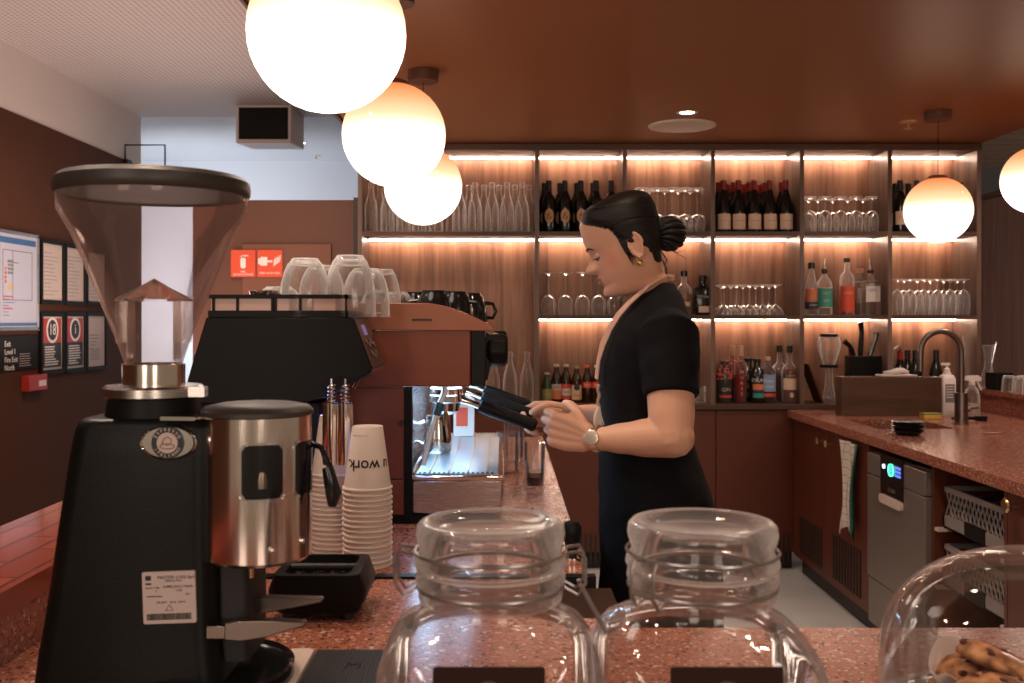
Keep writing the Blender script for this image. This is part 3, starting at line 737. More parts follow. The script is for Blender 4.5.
# fire signs on the brown panel
def fsign(u0, u1, v0, v1, txt, label, kind):
    Y = 5.76; c = thing('fire_sign', label, 'sign', (wx((u0+u1)/2, Y), Y, wz(v1, Y)), group='red fire equipment signs'); 
    W_, H = wx(u1, Y)-wx(u0, Y), wz(v0, Y)-wz(v1, Y)
    MB().prism(rrect(W_, H, .006, 3, 0, H/2), 'y', -.003, .003).build('plate', M['red_sign'], c)
    q = MB()
    if kind == 'ext':
        q.prism(rrect(.030, .062, .01, 4, 0, H*.52), 'y', -.0045, -.003).prism(rrect(.012, .02, .003, 3, 0, H*.52+.036), 'y', -.0045, -.003)
        q.prism([(-.022, H*.52+.036), (.024, H*.52+.046), (.034, H*.52+.036), (.024, H*.52+.04), (0, H*.52+.034)], 'y', -.0045, -.003)
    else:
        q.prism(rrect(.04, .05, .004, 3, -.035, H*.58), 'y', -.0045, -.003).prism(rrect(.03, .012, .003, 3, -.0, H*.58), 'y', -.0045, -.003)
        q.prism(rrect(.014, .034, .003, 3, -.06, H*.58), 'y', -.0045, -.003)
        for k in range(5):
            x_ = .02+k*.008; q.prism([(x_, H*.40+k*.006), (x_+.006, H*.40+k*.006), (x_+.012, H*.75+k*.004), (x_+.004, H*.62+k*.004)], 'y', -.0045, -.003)
    q.build('pictogram', M['sign_white'], c)
    q = text_bm(txt, .017, .0005, line=.95); put(q, T(0, -.0035, .022) @ FACE_NEG_Y); q.build('lettering', M['sign_white'], c)
fsign(231, 255.5, 250, 277, 'FIRE\nEXTINGUISHER', 'red sign with a white extinguisher symbol on the brown panel', 'ext')
fsign(257.5, 282.5, 250, 277, 'FIRE HOSE REEL', 'red sign with a white hose reel and flame on the brown panel', 'hose')

# ================================================================ BOTTLES AND GLASSES
ORD = ['first', 'second', 'third', 'fourth', 'fifth', 'sixth', 'seventh', 'eighth', 'ninth', 'tenth', 'eleventh', 'twelfth']
def patch(r, z0, z1, a=55, n=10, shape='rect', eps=.0007, sq=None):
    """label lying on the bottle's front (-Y side)"""
    mb = MB()
    if sq:                       # flat label on a square bottle
        mb.box(-sq, sq, -r-eps, -r, z0, z1); return mb
    if shape == 'oval':
        zc, hz = (z0+z1)/2, (z1-z0)/2; ring = []
        vs = [mb.b.verts.new((0, -r-eps, zc))]
        for f in (.35, .7, 1):
            for k in range(20):
                t = 2*PI*k/20; aa = math.radians(a)*f*math.cos(t)
                vs.append(mb.b.verts.new(((r+eps)*math.sin(aa), -(r+eps)*math.cos(aa), zc+hz*f*math.sin(t))))
        for k in range(20):
            j = (k+1) % 20
            mb.b.faces.new((vs[0], vs[1+k], vs[1+j]))
            for q in (0, 1): mb.b.faces.new((vs[1+q*20+k], vs[21+q*20+k], vs[21+q*20+j], vs[1+q*20+j]))
        return mb
    rows = []
    for z in (z0, z1):
        rows.append([mb.b.verts.new(((r+eps)*math.sin(math.radians(-a+2*a*k/n)), -(r+eps)*math.cos(math.radians(-a+2*a*k/n)), z)) for k in range(n+1)])
    for k in range(n): mb.b.faces.new((rows[0][k], rows[0][k+1], rows[1][k+1], rows[1][k]))
    return mb
def bent(txt, size, r, z, m, name, parent, res=2, spacing=1):
    """lettering bent round a bottle of radius r"""
    q = text_bm(txt, size, .0003, res=res, spacing=spacing)
    for v in q.b.verts:
        a = v.co.x/r; v.co = Vector(((r+.0012)*math.sin(a), -(r+.0012)*math.cos(a), z+v.co.y))
    return q.build(name, m, parent)
LABS = {}
def bottle(name, label, cat, loc, prof, gm, cap=None, labs=(), group=None, text=None, liquid=None, sq=None, rz=0):
    """prof: (r, z) outline; cap: (r, z0, z1, material); labs: (r, z0, z1, mat, angle, shape)"""
    c = thing(name, label, cat, loc, rz, group)
    mb = MB()
    if sq:
        mb.loft([[Vector((x, y, z)) for x, y in rrect(2*r, 2*r*sq, min(r*.98, r*sq*.98, (.012 if r > .02 else r*.98)), 4)] for r, z in prof])
    else: mb.lathe(prof, seg=24)
    mb.build('bottle_body', gm, c, smooth=40)
    if cap:
        MB().lathe([(.0001, cap[1]), (cap[0], cap[1]), (cap[0], cap[2]-.002), (cap[0]*.9, cap[2]), (.0001, cap[2])], seg=18).build('cap', cap[3], c, smooth=True)
    for l in labs:
        if l[4] == 'flat': patch(l[0], l[1], l[2], sq=l[5]).build('label', l[3], c)
        else: patch(l[0], l[1], l[2], l[4], 10, l[5]).build('label', l[3], c)
    if liquid:
        z1 = liquid[0]; P = [(r*.93, z) for r, z in prof if z < z1]; 
        P = [(.0001, .004)]+[(r, max(z, .004)) for r, z in P if r > .002]+[(P[-1][0], z1), (.0001, z1)]
        mb = MB()
        if sq: mb.loft([[Vector((x, y, z)) for x, y in rrect(2*r, 2*r*sq, min(r*.9, r*sq*.9, .010 if r > .02 else r*.9), 4)] for r, z in P if r > .001])
        else: mb.lathe(P, seg=20)
        mb.build('liquid', liquid[1], c, smooth=True)
    if text:
        for (s, size, r, z, m) in text:
            if sq: q = text_bm(s, size, .0003, res=2); put(q, T(0, -r-.0012, z) @ FACE_NEG_Y); q.build('lettering', m, c)
            else: bent(s, size, r, z, m, 'lettering', c)
    return c
def bxz(u, Y): return wx(u, Y)

# --- bay 1 : clear swing-top style carafe bottles
CB = [(.0001, .004), (.030, .004), (.037, .0), (.0405, .006), (.041, .03), (.040, .12), (.036, .155), (.024, .195), (.016, .225), (.0135, .25), (.0135, .262), (.0165, .264), (.0165, .284), (.0145, .287), (.0125, .284)]
def carafe_bottle(label, loc, group):
    c = bottle('glass_bottle', label, 'bottle', loc, CB, M['bottle_glass'], group=group)
    MB().lathe([(.0145, .262), (.0172, .264), (.0172, .284), (.0145, .2875), (.0125, .286)], seg=18).build('lip', M['rim_glass'], c, smooth=True)
    MB().lathe([(.0001, .012), (.03, .010), (.037, .004), (.033, .001), (.0001, .003)], seg=20).build('thick_base', M['rim_glass'], c, smooth=True)
    return c
fr = [371, 387.5, 403.5, 419.5, 436, 459.5, 475, 492, 507, 522]
bk = [380, 396, 412, 428, 453, 469, 484, 499, 515, 529]
YFR, YBK = 5.70, 5.81
proto = None
for i, u in enumerate(fr):
    lb = 'clear empty glass bottle on the wide top shelf, front row, %s from its left end' % ORD[i]
    loc = (bxz(u, YFR), YFR, Z1)
    if proto is None: proto = carafe_bottle(lb, loc, 'clear glass bottles on the wide top shelf')
    else: dup(proto, loc, lb)
for i, u in enumerate(bk):
    dup(proto, (bxz(u, YBK), YBK, Z1), 'clear empty glass bottle on the wide top shelf, back row, %s from its left end' % ORD[i])
for i, (u, Y) in enumerate([(476, 5.74), (493, 5.80), (510, 5.72), (527, 5.76)]):
    dup(proto, (bxz(u, Y), Y, Z0), 'clear glass bottle on the base shelf behind the machine knob, %s from the left' % ORD[i], group='clear glass bottles on the base shelf')

# --- wine bottles
WB = [(.0001, .006), (.030, .001), (.036, .0), (.0375, .006), (.0375, .175), (.035, .195), (.024, .218), (.0155, .240), (.0142, .285), (.0155, .287), (.0155, .297), (.0001, .298)]
BB = [(.0001, .006), (.032, .001), (.039, .0), (.0405, .006), (.0405, .13), (.036, .165), (.026, .205), (.017, .235), (.0145, .26), (.0145, .285), (.0155, .287), (.0155, .297), (.0001, .298)]
def wine(label, loc, burg, foil, lab, group):
    c = bottle('wine_bottle', label, 'wine bottle', loc, BB if burg else WB, M['wine_glass_dark'], (.0162, .235 if not burg else .245, .299, foil), group=group)
    if lab == 'oval':
        patch(.0375, .055, .135, 42, shape='oval').build('label', M['label_oval'], c)
        q = MB()
        for (a, z, s) in ((0, .108, .006), (-5, .098, .009), (8, .086, .008), (-10, .083, .007), (2, .075, .006)):
            aa = math.radians(a*1.6); q.prism(rrect(s, s*1.3, s*.3, 3, .0375*math.sin(aa), z), 'y', -.0392*math.cos(aa), -.0386*math.cos(aa))
        q.build('printed_figure', M['ink'], c)
        bent('Reserve', .008, .0375, .025, M['label_oval'], 'lettering', c)
    elif lab == 'wide':
        patch(.0405, .018, .105, 62).build('label', M['label_cream'], c)
        bent('CHATEAU VIGNE', .0075, .0411, .066, M['greyink'], 'lettering', c)
        MB().lathe([(.0001, .0), (.0001, .0001)], seg=3) if False else None
    elif lab == 'mid':
        patch(.0375, .045, .12, 60).build('label', M['label_cream'], c)
        bent('ROSSO', .012, .0381, .085, M['greyink'], 'lettering', c)
    return c
G = 'dark wine bottles with oval labels'
p1 = wine('black wine bottle with a tan oval label, first in the front row above the beers', (bxz(549, 5.70), 5.70, Z1), False, M['black_foil'], 'oval', G)
for i, u in enumerate([565, 581, 596, 611]):
    dup(p1, (bxz(u, 5.70), 5.70, Z1), 'black wine bottle with a tan oval label, %s in the front row above the beers' % ORD[i+1])
for i, u in enumerate([544.5, 560, 577, 593]):
    dup(p1, (bxz(u, 5.81), 5.81, Z1), 'black wine bottle with a tan oval label, %s in the back row above the beers' % ORD[i])
G = 'red capped wine bottles'
p2 = wine('red-foiled wine bottle with a cream label, first in the front row', (bxz(723.5, 5.69), 5.69, Z1), True, M['red_foil'], 'wide', G)
for i, u in enumerate([738.5, 754, 769.5, 785.5]):
    dup(p2, (bxz(u, 5.69), 5.69, Z1), 'red-foiled wine bottle with a cream label, %s in the front row' % ORD[i+1])
for i, u in enumerate([718.5, 733.5, 749, 765, 781.5]):
    dup(p2, (bxz(u, 5.775), 5.775, Z1), 'red-foiled wine bottle, %s in the middle row behind the cream labels' % ORD[i])
for i, u in enumerate([728.5, 744, 759.5]):
    dup(p2, (bxz(u, 5.855), 5.855, Z1), 'red-foiled wine bottle, %s in the rearmost row under the light strip' % ORD[i])
G = 'dark wine bottles of the last bay'
p3 = wine('black-topped wine bottle with a cream band label at the start of the last bay', (bxz(900, 5.69), 5.69, Z1), False, M['black_foil'], 'mid', G)
for i, u in enumerate([917, 933, 949, 960]):
    dup(p3, (bxz(u, 5.70 if i < 3 else 5.78), 5.70 if i < 3 else 5.78, Z1), 'black-topped wine bottle behind the hanging globe, %s past the cream-labelled one' % ORD[i])
for i, u in enumerate([895, 908.5, 925, 941]):
    dup(p3, (bxz(u, 5.82), 5.82, Z1), 'black-topped wine bottle in the back row of the last bay, %s from the divider' % ORD[i])
# wine bottles on the base shelf, last two bays
p4 = wine('red-foiled wine bottle beside the knife block on the base shelf', (bxz(851, 5.78), 5.78, Z0), True, M['red_foil'], None, 'wine bottles on the base shelf')
dup(p4, (bxz(900, 5.72), 5.72, Z0), 'red-foiled wine bottle behind the wooden sink box, beside black-topped ones')
p5 = wine('black-topped wine bottle next to the red-foiled one behind the wooden box', (bxz(907.5, 5.79), 5.79, Z0), True, M['black_foil'], None, 'wine bottles on the base shelf')
dup(p5, (bxz(915.5, 5.72), 5.72, Z0), 'second black-topped wine bottle behind the wooden sink box')
dup(p5, (bxz(936, 5.74), 5.74, Z0), 'lone black-topped wine bottle standing inside the curve of the tap')

# --- beers
BR = [(.0001, .004), (.026, 0), (.030, .004), (.030, .125), (.027, .145), (.0155, .175), (.0130, .205), (.0145, .207), (.0145, .216), (.0001, .217)]
M['brown_glass'] = mat('brown_glass', (.035, .014, .006), .1); M['green_glass'] = mat('green_glass', (.025, .05, .018), .1)
M['orange_lab'] = mat('orange_lab', (.72, .22, .10), .5); M['green_lab'] = mat('green_lab', (.30, .30, .08), .5); M['pale_lab'] = mat('pale_lab', (.70, .46, .26), .5); M['red_lab'] = mat('red_lab', (.60, .07, .05), .5)
def beer(label, u, Y, g, cap, labs, text, sc=1.0):
    prof = [(r, z*sc) for r, z in BR]
    return bottle('beer_bottle', label, 'bottle', (bxz(u, Y), Y, Z0), prof, g, (.0152, .203*sc, .217*sc+.001, cap), [(.030, a*sc, b*sc, m, 70, 'rect') for a, b, m in labs], 'small bottles on the base shelf', [(s, sz, .0307, z*sc, m) for s, sz, z, m in text])
beer('small green soda bottle with a yellow-green label, shortest of the small bottles', 547, 5.72, M['green_glass'], M['paper2'], [(.02, .10, M['green_lab'])], [('BITTER', .011, .06, M['yellow_ink'])], .78)
beer('brown beer bottle with an orange and white label', 556.5, 5.72, M['brown_glass'], M['paper2'], [(.02, .07, M['orange_lab']), (.07, .105, M['paper2'])], [('ALE', .016, .088, M['ink'])])
beer('brown beer bottle with a red and pale label, tallest of the small ones', 566, 5.72, M['brown_glass'], M['paper2'], [(.02, .04, M['red_lab']), (.04, .08, M['paper2']), (.08, .105, M['red_lab'])], [('PALE', .014, .06, M['ink'])])
c = beer('brown ginger beer bottle with a cream label and round black emblem', 576.5, 5.71, M['brown_glass'], M['brass'], [(.018, .105, M['pale_lab'])], [('GINGER', .011, .045, M['ink'])], .95)
q = MB().prism([(.017*math.cos(2*PI*k/20), .088+.017*math.sin(2*PI*k/20)) for k in range(20)], 'y', -.033, -.026); q.build('emblem', M['ink'], c)
beer('dark cola bottle with a red cap and red label', 587, 5.73, M['brown_glass'], M['red_sign'], [(.085, .12, M['red_sign'])], [('COLA', .016, .102, M['sign_white'])], .97)
beer('dark cola bottle with a pale cap and red label beside the barista', 597, 5.72, M['brown_glass'], M['paper2'], [(.085, .12, M['red_sign'])], [('COLA', .016, .102, M['sign_white'])], .97)

# --- spirits
def S(*a): return [(r, z) for r, z in a]
clear = M['glass']
M['gin'] = glass('gin', (.93, .91, .89), .4, .03, 2.5, 1.0, haze=.03)
M['amber_liq'] = mat('amber_liq', (.22, .06, .02), .1, spec=.6); M['dark_liq'] = mat('dark_liq', (.05, .012, .008), .1, spec=.6); M['red_liq'] = mat('red_liq', (.45, .02, .03), .1, spec=.6)
M['pink_liq'] = mat('pink_liq', (.40, .05, .05), .12); M['teal_lab'] = mat('teal_lab', (.05, .33, .24), .5); M['navy'] = mat('navy', (.03, .035, .08), .5); M['blue_lab'] = mat('blue_lab', (.25, .36, .55), .5)
tall = lambda R, H, n=.014: S((.0001, .004), (R*.9, 0), (R, .006), (R, H*.60), (R*.92, H*.68), (n*1.3, H*.76), (n, H*.80), (n, H*.93), (n*1.1, H*.94), (n*1.1, H))
def spirit(label, u, Y, z, prof, g, cap, labs=(), text=None, liquid=None, sq=None, rz=0):
    return bottle('spirit_bottle', label, 'bottle', (bxz(u, Y), Y, z), prof, g, cap, labs, 'spirit bottles on the shelves', text, liquid, sq, rz)
# fourth bay base shelf
sk = spirit('squat dark bottle wrapped in red flower pattern, first on the base shelf', 724.5, 5.70, Z0, S((.0001, .004), (.038, 0), (.042, .006), (.042, .16), (.036, .19), (.024, .20), (.024, .235), (.0001, .236)), mat('smoke_glass', (.045, .045, .04), .15), None, [(.042, .03, .045, M['red_lab'], 55, 'rect')], [('GIN', .03, .0425, .075, M['paper2'])])
q = MB(); rnd = random.Random(11)
for k in range(42):
    a = math.radians(rnd.uniform(-80, 80)); z = rnd.uniform(.13, .232); r = .043 if z < .165 else .043-(z-.165)*.45
    q.ball((r*math.sin(a), -r*math.cos(a), z), .009*rnd.uniform(.6, 1.1), .004, .006, 8)
q.build('flower_wrap', M['red_lab'], sk, smooth=True)
HB = S((.0001, .004), (.033, 0), (.036, .006), (.036, .20), (.032, .225), (.016, .24), (.0145, .26), (.0145, .28))
for i, (u, Y) in enumerate(((732.5, 5.80), (740.5, 5.71))):
    c = spirit('tall pink-red spirit bottle with a pale cork, %s of the pair' % ('rear one' if i == 0 else 'front one'), u, Y, Z0, HB, glass('pink_glass', (.85, .55, .50), .4, .03, 2.5, 1.0, haze=.04), (.0165, .265, .325, M['cork']), [], None, (.16, M['red_liq']))
    if i:
        for k, ch in enumerate('HURST'):
            bent(ch, .026, .036, .175-.032*k, M['pale_lab'], 'lettering', c)
for i, (u, Y) in enumerate(((748.5, 5.80), (757, 5.70))):
    c = spirit('dark liqueur bottle with an orange landscape label, %s of the pair' % ('rear one' if i == 0 else 'front one'), u, Y, Z0, S((.0001, .004), (.040, 0), (.044, .006), (.044, .15), (.037, .18), (.020, .20), (.018, .215), (.018, .235)), M['wine_glass_dark'], (.024, .232, .250, M['black_foil']), [(.044, .03, .055, M['teal_lab'], 45, 'rect'), (.044, .055, .075, M['navy'], 45, 'rect'), (.044, .075, .108, M['orange_lab'], 45, 'rect')], [('OKAR', .030, .0445, .128, M['sign_white'])])
c = spirit('clear-necked corked bottle with a blue patterned label and red band', 767.5, 5.70, Z0, S((.0001, .004), (.042, 0), (.045, .006), (.045, .165), (.038, .19), (.018, .21), (.0155, .225), (.0155, .245)), glass('cool_glass', (.82, .86, .92), .4, .03, 2.5, 1.0, haze=.04), (.017, .24, .262, M['cork']), [(.045, .065, .16, M['blue_lab'], 75, 'rect'), (.045, .035, .055, M['red_sign'], 75, 'rect')], [('Bitter', .026, .0455, .125, M['sign_white']), ('SOUR', .02, .0455, .092, M['sign_white'])], (.07, M['dark_liq']))
spirit('tall brown-liquor bottle with black cap, rear one before the divider', 779.5, 5.81, Z0, tall(.043, .29), M['glass'], (.0175, .285, .325, M['black_foil']), [], None, (.17, M['amber_liq']))
c = spirit('tall brown-liquor bottle with black cap, navy banner and cream label', 789.5, 5.70, Z0, tall(.045, .29), M['glass'], (.0175, .285, .325, M['black_foil']), [(.045, .075, .16, M['label_cream'], 62, 'rect'), (.0455, .14, .165, M['navy'], 66, 'rect')], [('DIMMI', .024, .0465, .152, M['yellow_ink'])], (.19, M['amber_liq']))
MB().prism([(.011*math.cos(2*PI*k/14), .045+.015*math.sin(2*PI*k/14)) for k in range(14)], 'y', -.0475, -.04).build('seal', M['label_cream'], c)
# third bay, middle shelf (behind the barista's shoulder)
c = spirit('rounded decanter bottle with copper liquid behind the shoulder', 684, 5.72, Z2, S((.0001, .004), (.03, 0), (.036, .01), (.046, .06), (.050, .11), (.044, .15), (.022, .175), (.015, .19), (.015, .225)), M['glass'], (.020, .222, .252, M['black_gloss']), [(.048, .05, .075, M['pale_lab'], 35, 'rect')], None, (.12, M['amber_liq']))
c = spirit('square black spirit bottle with a small pale label near the divider', 702.5, 5.70, Z2, S((.046, 0), (.048, .006), (.048, .145), (.044, .155), (.022, .165), (.020, .18), (.020, .215)), M['black_gloss'], (.023, .19, .225, M['black_foil']), [(.046, .015, .05, M['label_cream'], 'flat', .030)], [('Whisky', .024, .046, .105, M['paper2'])], None, .95)
# fifth bay, middle shelf
c = spirit('conical clear bottle with an orange and dark label, first in the fifth bay', 811.5, 5.72, Z2, S((.0001, .004), (.038, 0), (.042, .01), (.044, .05), (.038, .14), (.022, .21), (.0145, .25), (.0145, .275)), M['glass'], (.019, .265, .300, M['black_foil']), [(.0405, .075, .15, M['orange_lab'], 70, 'rect'), (.044, .035, .075, M['navy'], 70, 'rect')], [('AMARO', .014, .0445, .056, M['label_cream'])])
c = spirit('clear round bottle with a teal green label and metal pourer', 824.5, 5.69, Z2, S((.0001, .004), (.040, 0), (.043, .006), (.043, .165), (.036, .195), (.018, .215), (.0145, .225), (.0145, .25)), M['glass'], (.018, .235, .262, M['black_foil']), [(.043, .045, .155, M['teal_lab'], 72, 'rect'), (.0435, .04, .045, M['pale_lab'], 72, 'rect'), (.0435, .152, .156, M['pale_lab'], 72, 'rect')], [('No 3', .022, .0437, .125, M['pale_lab']), ('DRY', .018, .0437, .08, M['pale_lab'])])
MB().cyl((0, 0, .26), (0, 0, .285), .009, .005).cyl((0, 0, .285), (.006, 0, .325), .003, .002).build('pourer', M['chrome'], c)
c = spirit('tall bottle with a bright red patterned label and black stopper', 847, 5.70, Z2, S((.0001, .004), (.038, 0), (.041, .006), (.041, .20), (.036, .225), (.018, .245), (.0145, .255), (.0145, .31)), M['glass'], (.019, .30, .325, M['black_foil']), [(.041, .02, .165, M['red_sign'], 80, 'rect')], [('ROSA', .022, .0417, .125, M['pale_lab'])], (.16, M['red_liq']))
q = MB(); rnd = random.Random(5)
for k in range(24):
    a = math.radians(rnd.uniform(-60, 60)); z = rnd.uniform(.03, .16); q.ball((.0415*math.sin(a), -.0415*math.cos(a), z), .005*rnd.uniform(.5, 1.2), .0015, .004, 6)
q.build('printed_flowers', M['red_lab'], c)
c = spirit('square clear gin bottle with cork, half behind the one with a pourer', 860.5, 5.80, Z2, S((.040, 0), (.042, .006), (.042, .175), (.036, .19), (.016, .20), (.0145, .215), (.0145, .245)), M['gin'], (.020, .245, .27, M['cork']), [(.042, .07, .155, M['paper2'], 'flat', .03)], None, None, .8)
c = spirit('square clear gin bottle with a pink paper label and metal pourer', 870.5, 5.70, Z2, S((.046, 0), (.048, .006), (.048, .175), (.042, .192), (.017, .20), (.0145, .215), (.0145, .25)), M['gin'], (.018, .238, .258, M['black_foil']), [(.0395, .075, .165, M['paper'], 'flat', .040)], [('GIN', .026, .0395, .14, M['greyink'])], None, .8)
MB().cyl((0, 0, .256), (0, 0, .28), .009, .005).cyl((0, 0, .28), (-.008, 0, .32), .003, .002).build('pourer', M['chrome'], c)

# --- stemware, all standing on their rims
def wineglass(label, loc, H, R, bowl, foot, group, name='wine_glass'):
    c = thing(name, label, 'glass', loc, 0, group)
    b = bowl*H
    MB().lathe([(R*.84, 0), (R*.93, b*.25), (R, b*.5), (R*.9, b*.78), (R*.55, b*.95), (.006, b), (.0035, b+.006), (.003, H-.030), (.007, H-.018)], seg=20).build('bowl_and_stem', M['glass'], c, smooth='all')
    MB().lathe([(.006, H-.020), (foot*.35, H-.011), (foot*.7, H-.005), (foot, H-.0025), (foot, H), (.0001, H)], seg=20).build('foot', M['rim_glass'], c, smooth=True)
    return c
def row(proto_fn, us, Y, z, lbl, proto=None, start=0):
    for i, u in enumerate(us):
        lb = lbl % ORD[i+start]
        if proto is None: proto = proto_fn(lb, (bxz(u, Y), Y, z))
        else: dup(proto, (bxz(u, Y), Y, z), lb)
    return proto
G = 'tall wine glasses on the second bay shelf'
f = lambda lb, loc: wineglass(lb, loc, .245, .043, .47, .040, 'tall upturned wine glasses above the beers')
pr = row(f, [548.5, 565.5, 582.5, 598.5, 614.5], 5.74, Z2, 'tall upturned wine glass above the beers, %s from the left')
f = lambda lb, loc: wineglass(lb, loc, .255, .048, .42, .042, 'large upturned glasses on the top shelf behind the barista')
pr = row(f, [642, 657.5, 672, 684.5, 697], 5.70, Z1, 'large upturned glass on the top shelf behind the hair, front row, %s from the left')
row(f, [636, 649, 665, 678, 690, 703], 5.80, Z1, 'large upturned glass on the top shelf behind the hair, back row, %s from the left', pr)
def coupe(lb, loc):
    c = thing('coupe_glass', lb, 'glass', loc, 0, 'upturned coupe glasses on the middle shelf')
    MB().lathe([(.047, 0), (.046, .012), (.036, .034), (.016, .054), (.004, .062), (.003, .145), (.007, .158)], seg=20).build('bowl_and_stem', M['glass'], c, smooth='all')
    MB().lathe([(.006, .156), (.016, .165), (.036, .1715), (.036, .174), (.0001, .174)], seg=20).build('foot', M['rim_glass'], c, smooth=True)
    return c
pr = row(coupe, [724, 736.5, 749.5, 762.5, 775.5], 5.70, Z2, 'upturned coupe glass on the middle shelf, front row, %s from the left')
row(coupe, [721, 730.5, 743, 756, 769], 5.80, Z2, 'upturned coupe glass on the middle shelf, back row, %s from the left', pr)
f = lambda lb, loc: wineglass(lb, loc, .205, .040, .62, .036, 'upturned short-stem glasses on the top shelf')
pr = row(f, [810, 825, 840.5, 856, 871.5], 5.69, Z1, 'short-stemmed upturned glass on the top shelf, front row, %s from the left')
row(f, [808, 818, 832.5, 848, 863, 876], 5.80, Z1, 'short-stemmed upturned glass on the top shelf, back row, %s from the left', pr)
f = lambda lb, loc: wineglass(lb, loc, .205, .037, .70, .033, 'upturned flute-like glasses under the globe')
pr = row(f, [897, 910, 923.5, 937, 950, 963.5], 5.69, Z2, 'slim upturned glass on the shelf below the hanging globe, front row, %s from the left')
row(f, [903.5, 917, 930, 943.5, 957], 5.79, Z2, 'slim upturned glass on the shelf below the hanging globe, back row, %s from the left', pr)

# --- base shelf, fifth and sixth bays
c = thing('glass_dispenser', 'two-part clear glass dispenser with black collars on the base shelf', 'dispenser', (bxz(829, 5.70), 5.70, Z0))
MB().lathe([(.036, .0), (.040, .01), (.030, .06), (.022, .10), (.020, .20)], seg=24).build('lower_vessel', M['bottle_glass'], c, smooth=True)
MB().lathe([(.030, .215), (.040, .24), (.062, .31), (.064, .34), (.058, .372), (.045, .375)], seg=24).build('upper_vessel', M['bottle_glass'], c, smooth=True)
MB().lathe([(.02, .198), (.05, .2), (.052, .208), (.05, .216), (.02, .217)], seg=24).build('collar', M['black'], c, smooth=True)
MB().lathe([(.0001, .37), (.048, .37), (.05, .376), (.048, .392), (.0001, .394)], seg=24).build('lid', M['black'], c, smooth=True)
MB().tube([(.0, -.01, .02), (.0, -.01, .19)], .006).lathe([(.008, .02), (.02, .03), (.008, .07)], seg=12).build('inner_tube', M['rim_glass'], c, smooth=True)
c = thing('leaning_board', 'dark reddish board leaning in the corner of the fifth bay', 'board', (bxz(806, 5.75), 5.75, Z0))
MB().prism([(-.02, .22), (-.012, .22), (.075, .0), (.063, .0)], 'y', -.10, .06).build('board', M['brown_wall'], c)
c = thing('knife_block', 'black knife block with black-handled knives on the base shelf', 'knife block', (bxz(865, 5.74), 5.74, Z0))
MB().box(-.10, .10, -.05, .05, 0, .265).build('block', M['black'], c, bevel=.004)
for i, (x, y, h, t_) in enumerate(((-.03, -.01, .20, .0), (-.06, .0, .09, -.06), (.03, .01, .14, .04))):
    MB().tube([(x, y, .26), (x+t_*.3, y, .30), (x+t_*.6+.008, y, .26+h*.7), (x+t_, y, .26+h)], [.012, .016, .013, .017], 8).build('knife_handle', M['black_gloss'], c, smooth=True)
c = thing('bar_spoon', 'long steel bar spoon standing in a small glass behind the arm', 'spoon', (bxz(700, 5.75), 5.75, Z0))
MB().tube([(0, 0, .01), (-.005, 0, .38)], .0028, 6).ball((-.005, 0, .39), .008, .004, .013, 10).build('spoon', M['chrome'], c, smooth=True)
c = thing('mixing_glass', 'small clear glass holding the bar spoon', 'glass', (bxz(700, 5.75), 5.75, Z0))
MB().lathe([(.0001, .002), (.03, 0), (.034, .06), (.036, .09)], seg=18).build('vessel', M['glass'], c, smooth=True)
c = thing('copper_hook_tap', 'small curved copper spout rising behind the wooden box', 'tap', (bxz(893, 5.70), 5.70, Z0))
MB().tube([(0, 0, 0), (0, 0, .27), (.01, 0, .305), (.03, 0, .32), (.045, 0, .30)], .008, 8).build('pipe', M['tap_metal'], c, smooth=True)

# ================================================================ THINGS ON THE SINK BENCH
Yb = 5.2
c = thing('wooden_box', 'dark walnut box screen standing behind the sink', 'box', (wx(891, Yb), Yb, BZ))
bw, bh = (wx(940, Yb)-wx(840, Yb))/2, wz(377, Yb)-BZ
MB().box(-bw, bw, -.01, .01, 0, bh).box(-bw, bw, .07, .09, 0, bh).box(-bw, -bw+.02, .01, .07, 0, bh).box(bw-.02, bw, .01, .07, 0, bh).box(-bw+.02, bw-.02, .01, .07, 0, .01).build('panel', M['box_wood'], c, bevel=.0015)
c = thing('rolled_towel', 'folded white towel lying on top of the wooden box', 'towel', (wx(900, Yb), Yb+.04, BZ+bh+.001))
MB().tube([(-.07, 0, .018), (-.03, 0, .02), (.0, 0, .028), (.03, .0, .03), (.06, 0, .02)], [.010, .014, .017, .015, .009], 12).build('cloth', M['paper'], c, smooth='all')
MB().box(-.10, .09, -.045, .045, .0, .010).build('tray', M['paper2'], c, bevel=.004)
# stacked plates beside the sink
Yp = 4.36
pl = None
for k in range(5):
    lb = ['lowest black saucer of the stack beside the sink', 'second black saucer from the bottom of the sink stack', 'middle black saucer of the sink stack', 'fourth black saucer up the sink stack', 'topmost black saucer of the sink stack'][k]
    loc = (wx(908, Yp)+(.002 if k % 2 else -.002), Yp, BZ+.0005+k*.0095)
    if pl is None:
        pl = thing('saucer', lb, 'saucer', loc, 0, 'stack of black saucers by the sink')
        MB().lathe([(.0001, .004), (.035, .003), (.040, .0), (.046, .0), (.052, .006), (.070, .018), (.0715, .021), (.068, .020), (.05, .010), (.0001, .008)], seg=32).build('dish', M['black_gloss'], pl, smooth=True)
    else: dup(pl, loc, lb)
c = thing('soap_bottle', 'white square soap bottle with a grey label beside the tap', 'bottle', (wx(947, 5.25), 5.25, BZ))
MB().loft([[Vector((x, y, z)) for x, y in rrect(a*2, b*2, .012, 4)] for a, b, z in ((.035, .028, 0), (.037, .03, .006), (.037, .03, .19), (.030, .024, .21), (.018, .018, .215), (.018, .018, .225))]).build('body', M['sign_white'], c, smooth=True)
MB().box(-.022, .026, -.0312, -.0295, .07, .165).build('label', M['greyink'], c)
lines_ = MB()
for k in range(5): lines_.box(-.018, .018, -.0318, -.031, .15-.014*k, .155-.014*k)
lines_.build('printed_text', M['paper'], c)
